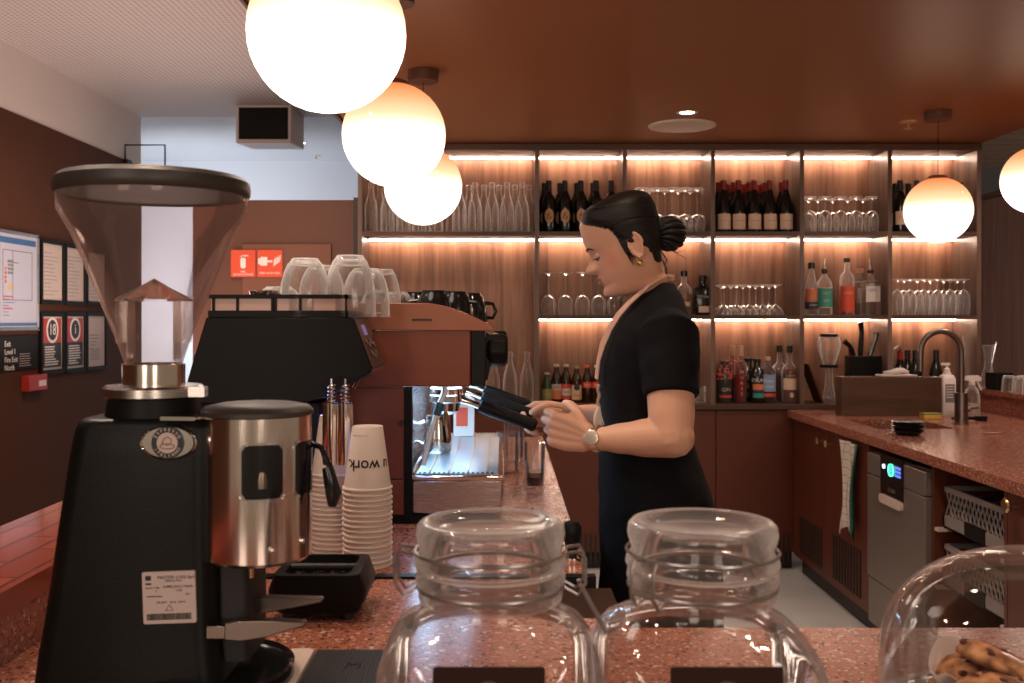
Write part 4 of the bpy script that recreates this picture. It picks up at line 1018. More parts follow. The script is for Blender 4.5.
MB().lathe([(.0001, .225), (.015, .225), (.015, .245), (.006, .25), (.006, .265), (.0001, .265)], seg=14).box(-.03, .012, -.008, .008, .262, .275).build('pump', M['sign_white'], c)
c = thing('spray_bottle', 'clear spray bottle with a white trigger head behind the tap', 'spray bottle', (wx(972, 5.15), 5.15, BZ))
MB().lathe([(.0001, .002), (.036, 0), (.038, .01), (.038, .11), (.03, .14), (.014, .16), (.014, .17)], seg=20).build('body', M['bottle_glass'], c, smooth=True)
MB().lathe([(.0001, .004), (.034, .004), (.034, .07), (.0001, .07)], seg=20).build('liquid', mat('pale_liquid', (.6, .5, .42), .2), c, smooth=True)
MB().lathe([(.016, .165), (.016, .185), (.01, .19)], seg=12).prism([(-.035, .19), (.04, .185), (.045, .20), (.03, .215), (-.03, .212)], 'y', -.011, .011).prism([(.03, .19), (.05, .14), (.044, .138), (.02, .185)], 'y', -.005, .005).build('trigger_head', M['sign_white'], c)
c = thing('sponge', 'yellow scourer sponge lying by the tap base', 'sponge', (wx(940, 4.95)-.0, 5.06, BZ))
MB().box(-.045, .045, -.03, .03, .0, .022).build('sponge_body', M['yellow_ink'], c, bevel=.004)
MB().box(-.045, .045, -.03, .03, .022, .03).build('scouring_pad', M['green_lab'], c, bevel=.002)
c = thing('dish_brush', 'black dish brush lying on the terrazzo behind the tap', 'brush', (wx(972, 4.95), 4.95, BZ+.012))
MB().tube([(-.10, .0, 0), (0, 0, .002), (.03, 0, .0)], [.006, .008, .009], 8).box(.02, .07, -.014, .014, -.011, .012).build('handle', M['black'], c, smooth=True)
c = thing('bottle_opener', 'small brass coloured bar tool lying on the sink bench', 'bar tool', (wx(993, 4.38), 4.38, BZ+.001))
MB().prism([(-.045, -.008), (.03, -.012), (.045, 0), (.03, .012), (-.045, .008)], 'z', 0, .006).build('blade', M['brass'], c, bevel=.001)
LZ = 1.0255
for i, (x, Y, z, h) in enumerate(((bxz(968, 5.69), 5.69, Z0, .385), (2.662, 5.50, LZ, .235))):
    c = thing('carafe', ('tall clear flared-neck carafe at the end of the base shelf' if i == 0 else 'shorter clear carafe with a glass stirrer on the raised ledge'), 'carafe', (x, Y, z))
    k = h/.30; q_ = min(k, .85)
    MB().lathe([(.0001, .003), (.04*q_, 0), (.048*q_, .02*k), (.044*q_, .08*k), (.026*q_, .15*k), (.022*q_, .21*k), (.03*q_, .27*k), (.038*q_, .30*k)], seg=22).build('body', M['bottle_glass'], c, smooth='all')
    MB().lathe([(.037*q_, .297*k), (.039*q_, .30*k), (.037*q_, .302*k)], seg=22).build('lip', M['rim_glass'], c, smooth='all')
    if i: MB().tube([(0, 0, .02), (.045, 0, .25)], .004, 6).build('stirrer', M['chrome'], c)
c = thing('black_caddy', 'square black caddy on the raised ledge beside the carafe', 'caddy', (2.665, 5.38, LZ))
MB().prism(rrect(.105, .11, .012, 4), 'z', 0, .092).build('caddy_body', M['black'], c)
for i, (x, y) in enumerate(((2.655, 5.26), (2.735, 5.27), (2.66, 5.165), (2.74, 5.17), (2.665, 5.07), (2.75, 5.06))):
    lb = 'small upturned tumbler on the raised ledge, %s past the black caddy' % ORD[i]
    if i == 0:
        tm = thing('tumbler', lb, 'glass', (x, y, LZ), 0, 'small tumblers on the raised ledge')
        MB().lathe([(.036, 0), (.033, .05), (.028, .078), (.024, .082), (.0001, .080)], seg=20).build('vessel', M['glass'], tm, smooth=True)
        MB().lathe([(.0001, .070), (.026, .072), (.028, .078), (.024, .0825), (.0001, .0815)], seg=20).build('thick_base', M['rim_glass'], tm, smooth=True)
    else: dup(tm, (x, y, LZ), lb)
c = thing('black_bin', 'low dark container behind the ledge tumblers', 'container', (2.88, 5.25, LZ))
MB().prism(rrect(.12, .40, .02, 4, .02, 0), 'z', 0, .085).build('container_body', M['black'], c)
# checked towel hung over the cabinet door
def towel():
    m, t, p, o = nt('checked_towel'); tc = t.nodes.new('ShaderNodeTexCoord'); sx = t.nodes.new('ShaderNodeSeparateXYZ'); t.links.new(tc.outputs['Object'], sx.inputs[0])
    outs = []
    for ax, sc in (('Y', 28), ('Z', 28)):
        a = t.nodes.new('ShaderNodeMath'); a.operation = 'MULTIPLY'; a.inputs[1].default_value = sc; b = t.nodes.new('ShaderNodeMath'); b.operation = 'FRACT'; d = t.nodes.new('ShaderNodeMath'); d.operation = 'LESS_THAN'; d.inputs[1].default_value = .10
        t.links.new(sx.outputs[ax], a.inputs[0]); t.links.new(a.outputs[0], b.inputs[0]); t.links.new(b.outputs[0], d.inputs[0]); outs.append(d.outputs[0])
    mx = t.nodes.new('ShaderNodeMath'); mx.operation = 'MAXIMUM'; t.links.new(outs[0], mx.inputs[0]); t.links.new(outs[1], mx.inputs[1])
    c1 = t.nodes.new('ShaderNodeMix'); c1.data_type = 'RGBA'; c1.inputs[6].default_value = (.78, .68, .60, 1); c1.inputs[7].default_value = (.38, .40, .33, 1)
    t.links.new(mx.outputs[0], c1.inputs[0]); t.links.new(c1.outputs[2], p.inputs['Base Color']); p.inputs['Roughness'].default_value = .9; return m
yt0, yt1 = 4.50, 4.70
tw = thing('tea_towel', 'checked pale tea towel with a green edge hanging from the cabinet door', 'towel', (BX, 4.6, .86))
def sheet(y0f, y1f, n, xoff, th=.004):
    mb = MB(); rows = []
    for k in range(25):
        s = k/24; z = -.02-.40*s; row_ = []
        for j in range(n+1):
            f = j/n; y = y0f(s)+(y1f(s)-y0f(s))*f
            x = xoff-.018-.012*math.sin(f*9+s*1.5)*(1-.3*s)-.01*s
            row_.append((x, y, z+(-.03*f if k == 24 else 0)+.02*math.sin(f*4)*s))
        rows.append(row_)
    V = [[mb.b.verts.new(p) for p in r] for r in rows]; W = [[mb.b.verts.new((p[0]+th, p[1], p[2])) for p in r] for r in rows]
    for a in range(24):
        for b_ in range(n):
            mb.b.faces.new((V[a][b_], V[a][b_+1], V[a+1][b_+1], V[a+1][b_])); mb.b.faces.new((W[a][b_+1], W[a][b_], W[a+1][b_], W[a+1][b_+1]))
    for a in range(24):
        mb.b.faces.new((V[a][0], V[a+1][0], W[a+1][0], W[a][0])); mb.b.faces.new((V[a][n], W[a][n], W[a+1][n], V[a+1][n]))
    for b_ in range(n): mb.b.faces.new((V[0][b_+1], V[0][b_], W[0][b_], W[0][b_+1])); mb.b.faces.new((V[24][b_], V[24][b_+1], W[24][b_+1], W[24][b_]))
    return mb
sheet(lambda s: -.10+.03*math.sin(s*3.2)+.03*s, lambda s: .10-.055*math.sin(s*2.6)+.06*max(0, s-.75)*4*.6, 16, 0).build('cloth', towel(), tw, smooth='all')
sheet(lambda s: -.115+.035*math.sin(s*3.2)+.03*s, lambda s: -.098+.03*math.sin(s*3.2)+.03*s, 3, .002).build('green_edge', mat('towel_green', (.04, .20, .13), .9), tw, smooth='all')

# ================================================================ BLACK GRINDER
gy = 1.25; gx = wx(154, gy)
g = thing('coffee_grinder', 'tall black coffee grinder with a smoky clear cone hopper and steel doser', 'coffee grinder', (gx, gy, CZ)); o = g.location
def rr3(x0, x1, y0, y1, z, r, n=5): return [Vector((x, y, z)) for x, y in rrect(x1-x0, y1-y0, r, n, (x0+x1)/2, (y0+y1)/2)]
fyY = 1.168
lv = [(CZ+.004, 26, 222, 0), (CZ+.02, 26, 220, 0), (CZ+.05, 29, 216, .002), (1.05, 36, 213, .004), (1.15, 48, 211.5, .006), (1.24, 59, 211, .008), (1.270, 63.5, 211, .010), (1.278, 66, 210, .013), (1.282, 71, 207, .018)]
MB().loft([rr3(wx(a, fyY), wx(b, fyY), fyY+d, 1.345-d, z, .026) for z, a, b, d in lv]).build('housing', M['black_paint'], g, off=o, smooth=50)
MB().lathe([(.0001, 1.282), (.058, 1.282), (.055, 1.304), (.0001, 1.304)], (gx, gy, 0), 36).build('top_plate', M['black'], g, off=o, smooth=True)
q = MB(); n = 72; ring = []
for (r, z) in ((.030, 1.304), (.057, 1.304), (.060, 1.306), (.060, 1.316), (.057, 1.319), (.030, 1.320)):
    ring.append([Vector((gx+(r+(.0009 if (i % 2 and r > .059) else 0))*math.cos(2*PI*i/n), gy+(r+(.0009 if (i % 2 and r > .059) else 0))*math.sin(2*PI*i/n), z)) for i in range(n)])
q.loft(ring, True, False).box(gx+.052, gx+.072, gy-.03, gy-.015, 1.306, 1.318)
q.build('adjustment_ring', M['steel'], g, off=o, smooth=True)
MB().prism([(wx(160, 1.17), 1.17), (wx(196, 1.17), 1.165), (wx(200, 1.17), 1.20), (wx(162, 1.17), 1.182)], 'z', 1.2825, 1.287).build('pointer_plate', M['chrome'], g, off=o)
MB().lathe([(.034, 1.318), (.0375, 1.319), (.0375, 1.345), (.034, 1.346)], (gx, gy, 0), 40).build('neck_collar', M['steel_round'], g, off=o, smooth=True)
# hopper
MB().lathe([(.034, 1.343), (.036, 1.352), (.042, 1.370), (.096, 1.505), (.113, 1.535), (.1135, 1.556)], (gx, gy, 0), 64).build('hopper', M['hopper_glass'], g, off=o, smooth='all')
MB().lathe([(.0325, 1.346), (.0345, 1.355), (.0405, 1.3705), (.0945, 1.505), (.1115, 1.535), (.112, 1.556)], (gx, gy, 0), 64).build('hopper_inner_wall', glass('hopper_inner', (.97, .94, .93), .2, .05, 4.0, .35, haze=.02), g, off=o, smooth='all')
MB().lathe([(.0001, 1.582), (.08, 1.581), (.110, 1.578), (.1165, 1.572), (.118, 1.564), (.117, 1.557), (.1145, 1.554), (.112, 1.556), (.0001, 1.557)], (gx, gy, 0), 64).build('hopper_lid', M['lid'], g, off=o, smooth=True)
# inner cone-capped sleeve in the hopper
q = MB(); NN = 10
def hexr(r, z): return [Vector((gx+r*math.cos(2*PI*i/NN+.3), gy+r*math.sin(2*PI*i/NN+.3), z)) for i in range(NN)]
q.loft([hexr(.0004, 1.452), hexr(.020, 1.440), hexr(.045, 1.427), hexr(.047, 1.424)], True, False).build('bean_baffle', M['rim_glass'], g, off=o, smooth=15)
q = MB()
for sx in (-1, 1):
    q.box(gx+sx*.036-.007, gx+sx*.036+.007, gy-.014, gy-.012, 1.372, 1.424).box(gx+sx*.036-.007, gx+sx*.036+.007, gy+.012, gy+.014, 1.372, 1.424).box(gx+sx*.029-.001, gx+sx*.029+.001, gy-.013, gy+.013, 1.352, 1.424)
q.build('baffle_strut', M['rim_glass'], g, off=o)
# badge
bc_ = at(167, 443, 1.17); by = 1.1745
q = MB().loft([[Vector((bc_.x+.034*s*math.cos(t*PI/20), by-h, bc_.z+.0205*s*math.sin(t*PI/20))) for t in range(40)] for s, h in ((1, -.004), (1, .001), (.95, .003), (.88, .001), (.0, .001))], True, False)
bd = q.build('badge', M['chrome'], g, off=o, smooth=True)
def disc(r, y0, y1, c=bc_): return MB().prism([(c.x+r*math.cos(t*PI/18), c.z+r*math.sin(t*PI/18)) for t in range(36)], 'y', y0, y1)
disc(.0188, by-.0032, by, Vector((bc_.x, 0, bc_.z))).build('badge_field', M['ink'], bd, off=Vector((0, 0, 0))+o)
disc(.0122, by-.0042, by).build('badge_centre', M['paper2'], bd, off=o)
def arc_text(s, r, a0, a1, size, flip=False):
    out = MB()
    for i, ch in enumerate(s):
        a = math.radians(a0+(a1-a0)*i/(len(s)-1)); q = text_bm(ch, size, .0003, res=3)
        rot = Matrix.Rotation(a-PI/2 if not flip else a+PI/2, 4, 'Z')
        put(q, T(bc_.x+r*math.cos(a), by-.0036, bc_.z+r*math.sin(a)) @ FACE_NEG_Y @ rot); merge(out, q)
    return out
t_ = arc_text('ESPRESSO', .0154, 152, 28, .0052); merge(t_, arc_text('ITALIANO', .0154, 210, 330, .0052, True))
t_.build('lettering', M['paper'], bd, off=o)
q = MB().tube([(bc_.x+.0085*math.cos(t*PI/12), by-.0046, bc_.z-.004+.003*math.sin(t*PI/12)) for t in range(24)], .0006, 5, True)
q.tube([(bc_.x-.006, by-.0046, bc_.z-.002), (bc_.x-.004, by-.0046, bc_.z+.005), (bc_.x+.001, by-.0046, bc_.z+.007), (bc_.x+.005, by-.0046, bc_.z+.004), (bc_.x+.004, by-.0046, bc_.z-.001), (bc_.x-.001, by-.0046, bc_.z-.003)], .0006, 5)
q.build('cup_emblem', mat('emblem', (.22, .12, .09), .4), bd, off=o)
# rating label
sl = at(168.5, 598, fyY); sw, sh = 53*fyY/1000, 52*fyY/1000
sy = fyY+.0032
MR = T(sl.x, sy, sl.z) @ Matrix.Rotation(math.radians(-2), 4, 'Y')
q = MB().prism(rrect(sw, sh, .002, 3, 0, 0), 'y', -.001, .003); put(q, MR); st = q.build('rating_label', M['paper2'], g, off=o)
q = MB()
for (s, sz, x, z, al) in (('MAZZER LUIGI SpA', .0052, .009, .0235, 'CENTER'), ('MADE IN ITALY', .0030, .006, .0195, 'CENTER'), ('SUPER JOLLY MAN.', .0042, .011, .0125, 'CENTER'), ('MATR / TYPE', .0028, -.019, .0115, 'CENTER'), ('5', .003, -.015, .0075, 'CENTER'), ('V 230', .003, .012, .008, 'CENTER'), ('2011', .003, .022, .0035, 'CENTER'), ('220 240 V    50 Hz   350 W', .0030, .002, -.0055, 'CENTER')):
    r = text_bm(s, sz, .0002, al, res=2); put(r, MR @ T(x, -.0013, z) @ FACE_NEG_Y); merge(q, r)
r = MB().box(-.027, -.0205, -.0015, -.001, .0205, .026).box(-.027, -.0205, -.0015, -.001, .0155, .0175).box(-.026, -.008, -.0015, -.001, .0012, .0022)
rnd = random.Random(2); x = -.0265
while x < .0255:
    b = rnd.choice((.0005, .0008, .0012)); r.box(x, x+b, -.0015, -.001, -.026, -.0185); x += b+rnd.choice((.0004, .0006))
put(r, MR); merge(q, r)
r = MB().tube([(-.0045, -.0013, -.015), (.0045, -.0013, -.015), (0, -.0013, -.0085)], .0005, 4, True); put(r, MR); merge(q, r)
q.build('lettering', M['ink'], st, off=o)
# doser
dxc, dyc, dr = wx(257.5, 1.215), 1.215, .0645
MB().lathe([(dr-.012, 1.113), (dr-.003, 1.113), (dr, 1.117), (dr, 1.285), (dr-.02, 1.287)], (dxc, dyc, 0), 64).build('doser', M['steel_round'], g, off=o, smooth=True)
MB().lathe([(.0001, 1.300), (.045, 1.2995), (.062, 1.296), (.0668, 1.291), (.0668, 1.286), (.06, 1.285)], (dxc, dyc, 0), 64).build('doser_lid', M['lid'], g, off=o, smooth=True)
MB().lathe([(.0001, 1.118), (dr-.006, 1.116)], (dxc, dyc, 0), 40).build('doser_floor', M['black'], g, off=o)
def dwin(ac, hw, z0, z1, rr, m, name, parent, e):
    q = MB(); pts = rrect(2*hw, z1-z0, rr, 6, 0, (z0+z1)/2)
    A = [q.b.verts.new((dxc+(dr+e)*math.sin(ac+x/dr), dyc-(dr+e)*math.cos(ac+x/dr), z)) for x, z in pts]
    Bv = [q.b.verts.new((dxc+(dr-.002)*math.sin(ac+x/dr), dyc-(dr-.002)*math.cos(ac+x/dr), z)) for x, z in pts]
    # strip fan: split in vertical columns so that the face follows the cylinder
    N_ = len(pts)
    for i in range(N_):
        q.b.faces.new((A[i], A[(i+1) % N_], Bv[(i+1) % N_], Bv[i]))
    xs = [-hw+2*hw*k/10 for k in range(11)]
    def zr(x):
        d = abs(x)-(hw-rr)
        h = (z1-z0)/2
        return h if d <= 0 else h-rr+math.sqrt(max(rr*rr-d*d, 0))
    zc = (z0+z1)/2; cols = []
    for x in xs:
        s_, c_ = math.sin(ac+x/dr), math.cos(ac+x/dr)
        cols.append([q.b.verts.new((dxc+(dr+e)*s_, dyc-(dr+e)*c_, zc+k*zr(x))) for k in (-1, 1)])
    for a_, b_ in zip(cols, cols[1:]): q.b.faces.new((a_[0], b_[0], b_[1], a_[1]))
    return q.build(name, m, parent, off=o)
zt_, zb_ = 1.4-.126*1.15, 1.4-.180*1.15
for ac in (.33, 1.34):
    dwin(ac, .0265, zb_-.003, zt_+.003, .009, M['chrome'], 'window_rim', g, .0006)
    dwin(ac, .0235, zb_, zt_, .007, M['black_gloss'], 'doser_window', g, .0012)
wv = MB().lathe([(.0001, 1.224), (.009, 1.224), (.010, 1.216), (.010, 1.205)], (dxc+.0185, dyc-dr+.0105, 0), 16); wv.build('rotor_hub', M['tap_metal'], g, off=o, smooth=True)
for (a_, z) in ((.50, 1.133), (1.15, 1.138)):
    MB().ball((dxc+dr*math.sin(a_), dyc-dr*math.cos(a_), z), .0045).build('doser_screw', M['chrome'], g, off=o, smooth=True)
MB().cyl((dxc+.005, dyc-.05, 1.113), (dxc+.005, dyc-.05, 1.100), .003).build('drop_pin', M['brass'], g, off=o)
MB().tube([(dxc+.055, dyc+.02, 1.25), (dxc+.078, dyc+.0, 1.245), (dxc+.092, dyc-.005, 1.215)], [.004, .004, .004], 8).tube([(dxc+.086, dyc-.005, 1.222), (dxc+.094, dyc-.008, 1.19), (dxc+.092, dyc-.008, 1.175)], [.007, .010, .005], 12).build('doser_lever', M['black_gloss'], g, off=o, smooth=True)
# chute column, portafilter fork
MB().loft([rr3(wx(205, 1.2), wx(248, 1.2), 1.20, 1.30, z, .01) for z in (.99, 1.12)]).build('chute_column', M['rubber'], g, off=o, smooth=True)
q = MB()
for (yy, tip, z0) in ((1.175, wx(305, 1.175), 1.044), (1.245, wx(322, 1.245), 1.052)):
    q.prism([(wx(226, yy), z0-.018), (wx(242, yy), z0-.020), (wx(268, yy), z0-.015), (tip, z0-.002), (tip+.002, z0+.001), (tip, z0+.003), (wx(270, yy), z0+.005), (wx(240, yy), z0+.004), (wx(226, yy), z0+.002)], 'y', yy-.007, yy+.007)
q.box(wx(213, 1.2), wx(238, 1.2), 1.17, 1.25, 1.026, 1.042)
q.build('portafilter_fork', M['tap_metal'], g, off=o, bevel=.002)
tx = wx(224, 1.2)
q = MB()
def tray_out(s, z): return [Vector((tx+.0+s*(.075*math.cos(t*PI/20) if math.cos(t*PI/20) > 0 else .105*math.cos(t*PI/20)), 1.235+s*.098*math.sin(t*PI/20), z)) for t in range(40)]
q.loft([tray_out(.98, CZ), tray_out(1.0, CZ+.006), tray_out(1.0, CZ+.024), tray_out(.95, CZ+.027), tray_out(.90, CZ+.022), tray_out(.0, CZ+.021)], True, False).build('catch_tray', M['black_gloss'], g, off=o, smooth=True)
MB().lathe([(.0001, 0), (.016, 0), (.018, .004)], (wx(60, 1.25), 1.3, CZ), 12).build('foot', M['rubber'], g, off=o)

# ================================================================ KNOCK BOX, MAT, CLOTH
kx0, kx1, ky0, ky1, kz = wx(277, 1.5), wx(357, 1.5), 1.485, 1.625, 1.02
c = thing('knock_box', 'black knock-out box with coffee grounds on the terrazzo by the cups', 'knock box', ((kx0+kx1)/2, (ky0+ky1)/2, CZ))
q = MB(); cx_, cy_ = c.location.x, c.location.y; hw, hd = (kx1-kx0)/2, (ky1-ky0)/2
def kr(w_, d_, z, r=.02): return [Vector((x, y, z)) for x, y in rrect(2*w_, 2*d_, r, 5)]
q.loft([kr(hw+.002, hd-.006, .012), kr(hw+.012, hd-.002, .03), kr(hw+.014, hd, .045), kr(hw+.004, hd, .070, .016), kr(hw-.010, hd-.010, .071, .014), kr(hw-.014, hd-.014, .055, .012), kr(.001, .001, .052, .0004)], True, True)
q.build('tub', M['black'], c, smooth=True)
gr = MB(); rnd = random.Random(9)
for k in range(150): gr.ball((rnd.uniform(-hw+.02, hw-.02), rnd.uniform(-hd+.02, hd-.02), .055), rnd.uniform(.002, .006), seg=6)
m_ = gr.build('coffee_grounds', mat('grounds', (.030, .012, .007), .8, bump=.6, bscale=300), c); m_['kind'] = 'stuff'
for sx in (-1, 1):
    for sy_ in (-1, 1): MB().cyl((sx*(hw-.016), sy_*(hd-.025), 0), (sx*(hw-.016), sy_*(hd-.025), .014), .010).build('foot', M['rubber'], c)
MB().tube([(-hw+.004, 0, .066), (hw-.004, 0, .066)], .006, 10).build('knock_bar', M['rubber'], c, smooth=True)
c = thing('ribbed_mat', 'black ribbed rubber mat lying between the grinder and the jar', 'mat', (-.205, 1.20, CZ))
q = MB().box(-.048, .05, -.14, .155, 0, .003)
for k in range(24): q.box(-.046+k*.004, -.044+k*.004, -.138, .153, .003, .0045)
q.build('mat_body', M['rubber'], c)
q = text_bm('M', .03, .0003); put(q, T(.01, .09, .0048)); q.build('moulded_letter', M['black'], c)
c = thing('folded_cloth', 'pale folded cloth beside the black ribbed mat', 'cloth', (-.272, 1.20, CZ))
MB().loft([[Vector((x, y, z)) for x, y in rrect(.034+dd, .29+dd, .008, 4, 0, 0)] for z, dd in ((0, 0), (.004, .003), (.008, .001), (.0095, -.006))]).build('cloth', M['paper2'], c, smooth=True)

# ================================================================ TAKEAWAY CUPS (upside down, nested)
def cup_proto(label, loc, printed=True):
    c = thing('takeaway_cup', label, 'paper cup', loc, 0, 'nested white takeaway cups')
    MB().lathe([(.0415, 0), (.0455, 0), (.0462, .0015), (.0455, .004), (.0430, .0045), (.0282, .113), (.0272, .1145), (.0262, .113), (.0262, .108), (.0001, .1078), (.0001, .1068), (.0265, .1066), (.0415, .0)], seg=40).build('cup_body', M['cup_paper'], c, smooth=40)
    return c
cups = []
sp_ = .00935
def stack(x, y, n, words_):
    z0 = CZ+.0005; first = cups[0] if cups else None
    for k in range(n):
        if k == n-1 and not first is None: pass
        lb = '%s white takeaway cup from the counter in the %s' % (ORD[k] if k < 12 else ['thirteenth', 'fourteenth', 'fifteenth', 'sixteenth', 'seventeenth', 'eighteenth'][k-12], words_)
        if first is None: first = cup_proto(lb, (x, y, z0)); cups.append(first); last = first
        else: last = dup(first, (x+.0006*math.sin(k*2.1), y, z0+k*sp_), lb)
    return last
last = stack(wx(367.5, 1.84), 1.84, 16, 'stack beside the machine leg')
last['label'] = 'top white takeaway cup of the front stack, printed with upside-down lettering'
stack(wx(334, 1.95), 1.95, 17, 'stack behind the grinder doser')
# print on the topmost cup: lettering runs round the cup, upside down
q = text_bm('u work.', .0285, .0002, 'CENTER', res=6, bold=.0004)
for v in q.b.verts:
    x_, z_ = -v.co.x+.004, .047-v.co.y
    r = .0430-(z_-.0045)*(.0430-.0282)/.1085+.0007
    a = x_/r+.05; v.co = Vector((r*math.sin(a), -r*math.cos(a), z_))
q.build('lettering', M['ink'], last)
q = MB()
for k in range(14):
    z_ = .099; r = .0300+.0006; a = math.radians(-48+k*4.2)
    q.prism([(r*math.sin(a), z_), (r*math.sin(a)+.0012, z_), (r*math.sin(a)+.0012, z_+.001), (r*math.sin(a), z_+.001)], 'y', -r*math.cos(a)-.0003, -r*math.cos(a)+.001)
q.build('small_print', M['greyink'], last)

# ================================================================ BLACK ESPRESSO MACHINE
Ym = 1.97
c = thing('espresso_machine', 'black espresso machine with a slanted control face and upturned glasses on top', 'espresso machine', (-.45, Ym, CZ)); o = c.location
def pz(pts, Y=Ym): return [(wx(u, Y), wz(v, Y)) for u, v in pts]
out = pz([(186, 384), (206, 317), (353, 317), (372, 368), (371, 373), (326, 398), (300, 404), (186, 404)])
MB().prism(out, 'y', Ym, Ym+.20).build('upper_body', M['black'], c, off=o, bevel=.003)
MB().box(wx(190, Ym), wx(316, Ym), Ym+.03, Ym+.20, CZ+.0, wz(404, Ym)).build('lower_body', M['black'], c, off=o, bevel=.003)
pf = pz([(354.3, 319), (373.0, 368), (371.8, 368.6), (353.1, 319.6)])
MB().prism(pf, 'y', Ym+.006, Ym+.194).build('control_panel', mat('panel_bronze', (.085, .06, .048), .3, .6), c, off=o)
A_ = Vector((wx(354.6, Ym), 0, wz(319, Ym))); B_ = Vector((wx(373.3, Ym), 0, wz(368, Ym))); dvec = (B_-A_).normalized()
nrm = Vector((-dvec.z, 0, dvec.x))
if nrm.x < 0: nrm = -nrm
FM = Matrix(((0, dvec.x, nrm.x, 0), (1, 0, 0, 0), (0, dvec.z, nrm.z, 0), (0, 0, 0, 1)))  # local (x along Y, y down the slope, z outwards)
def onpanel(y, s): return T(*(A_+dvec*s+Vector((0, y, 0))+nrm*.0006)) @ FM
q = MB().prism(rrect(.045, .022, .002, 3), 'z', 0, .0012); put(q, onpanel(Ym+.07, .024)); q.build('display', emis('display_glow', (.28, .16, .30), .55), c, off=o)
q = MB()
for (dy, s) in ((.03, .05), (.06, .056), (.09, .05), (.12, .056), (.05, .075), (.08, .080), (.11, .075)):
    r = MB().prism([(.009*math.cos(2*PI*k/14), .006*math.sin(2*PI*k/14)) for k in range(14)], 'z', 0, .0014); put(r, onpanel(Ym+dy+.01, s)); merge(q, r)
q.build('key_mark', mat('key_grey', (.30, .20, .15), .3), c, off=o)
MB().prism(pz([(372.5, 369), (371, 374.5), (360, 380), (359, 378)]), 'y', Ym+.002, Ym+.198).build('lower_chrome_edge', M['chrome'], c, off=o)
for k in range(3):
    MB().tube([(wx(357-k*6, Ym), Ym+.04+k*.05, wz(380, Ym)), (wx(351-k*6, Ym), Ym+.04+k*.05, wz(390, Ym))], .003, 6).build('drain_spout', M['chrome'], c, off=o)
# rail of the cup tray
x0, x1 = wx(208, Ym), wx(348, Ym)
q = MB().box(x0, x1, Ym, Ym+.006, wz(298.5, Ym), wz(294.5, Ym)).box(x0, x1, Ym, Ym+.006, wz(317, Ym), wz(310.5, Ym)).box(x1-.006, x1, Ym, Ym+.2, wz(298.5, Ym), wz(294.5, Ym)).box(x1-.006, x1, Ym, Ym+.2, wz(317, Ym), wz(310.5, Ym)).box(x0, x1, Ym+.194, Ym+.2, wz(298.5, Ym), wz(294.5, Ym))
for u in (212, 236, 271, 274, 299, 345): q.box(wx(u, Ym), wx(u, Ym)+.004, Ym+.0, Ym+.005, wz(311, Ym), wz(298, Ym))
q.build('cup_rail', M['black'], c, off=o)
MB().box(x0+.004, x1-.004, Ym+.0062, Ym+.008, wz(311, Ym), wz(298, Ym)).box(x1-.009, x1-.007, Ym+.008, Ym+.19, wz(311, Ym), wz(298, Ym)).build('rail_infill', M['amber_trim'], c, off=o)
for k, u in enumerate((330, 344)):
    Yt = 1.88
    zt0 = 1.4-.084*Yt
    q = MB().lathe([(.0001, -.115), (.0145, -.115), (.016, -.11), (.016, 0), (.012, .002), (.012, -.05)], (wx(u, Yt), Yt+.01, zt0), 24)
    q.build('steel_canister', M['steel_round'], c, off=o, smooth=True)
    hel = [(wx(u, Yt)+.008*math.cos(t*.8), Yt+.01+.008*math.sin(t*.8), zt0+.0+t*.0009) for t in range(40)]
    q = MB().tube(hel, .0018, 6); q.tube([(wx(u, Yt), Yt+.01, zt0-.01), (wx(u, Yt), Yt+.01, zt0+.045), (wx(u, Yt), Ym+.02, zt0+.05)], .003, 8)
    q.build('spring', M['chrome'], c, off=o, smooth=True)
spot('canister_glow', (wx(340, 1.9), 1.955, 1.238), 1.0, (.2, .35, 1.0), 150)

# upturned tumblers on the machine
ZB = wz(317, Ym)+.0008
def tumb(label, loc, s=1.0, grp='upturned tumblers on the espresso machines'):
    t = thing('tumbler', label, 'glass', loc, 0, grp)
    n = 9; prof = [(.050, 0), (.051, .004), (.051, .03), (.0485, .055), (.043, .076), (.035, .092), (.027, .100)]
    rings = []
    for r, z in prof:
        rings.append([Vector((s*r*(1-.035*abs(math.cos(n*PI*i/72)))*math.cos(2*PI*i/72), s*r*(1-.035*abs(math.cos(n*PI*i/72)))*math.sin(2*PI*i/72), s*z)) for i in range(72)])
    MB().loft(rings, True, False).build('vessel', M['bottle_glass'], t, smooth=60)
    MB().lathe([(.0001, .092*s), (.026*s, .094*s), (.029*s, .098*s), (.026*s, .1025*s), (.0001, .101*s)], seg=32).build('thick_base', M['rim_glass'], t, smooth=True)
    MB().lathe([(.0485*s, .0), (.0512*s, .0), (.0518*s, .004*s), (.049*s, .004*s)], seg=32).build('rim', M['rim_glass'], t, smooth=True)
    return t
tm1 = tumb('upturned faceted tumbler at the start of the glasses on the black machine', (wx(305, 2.02), 2.02, ZB))
tm1.scale = (1, 1, 1.10)
for (u, Y, dz, s, lb) in ((351, 2.02, 0, 1.10, 'upturned tumbler in the middle of the glasses on the black machine'), (322, 2.115, 0, 1.06, 'tumbler standing behind the first upturned one on the black machine'),
                          (366, 2.118, 0, 1.0, 'tumbler at the back corner of the black machine top'), (279, 2.115, 0, .62, 'low tumbler behind the steel scoop on the black machine')):
    dup(tm1, (wx(u, Y), Y, ZB+dz), lb, None, (1, s))
dup(tm1, (wx(305, 2.02), 2.02, ZB+.008), 'tumbler nested over the first upturned one on the black machine', None, (1.0, 1.07))
dup(tm1, (wx(350, 2.02), 2.02, ZB+.007), 'tumbler nested over the middle one on the black machine', None, (1, 1.14))
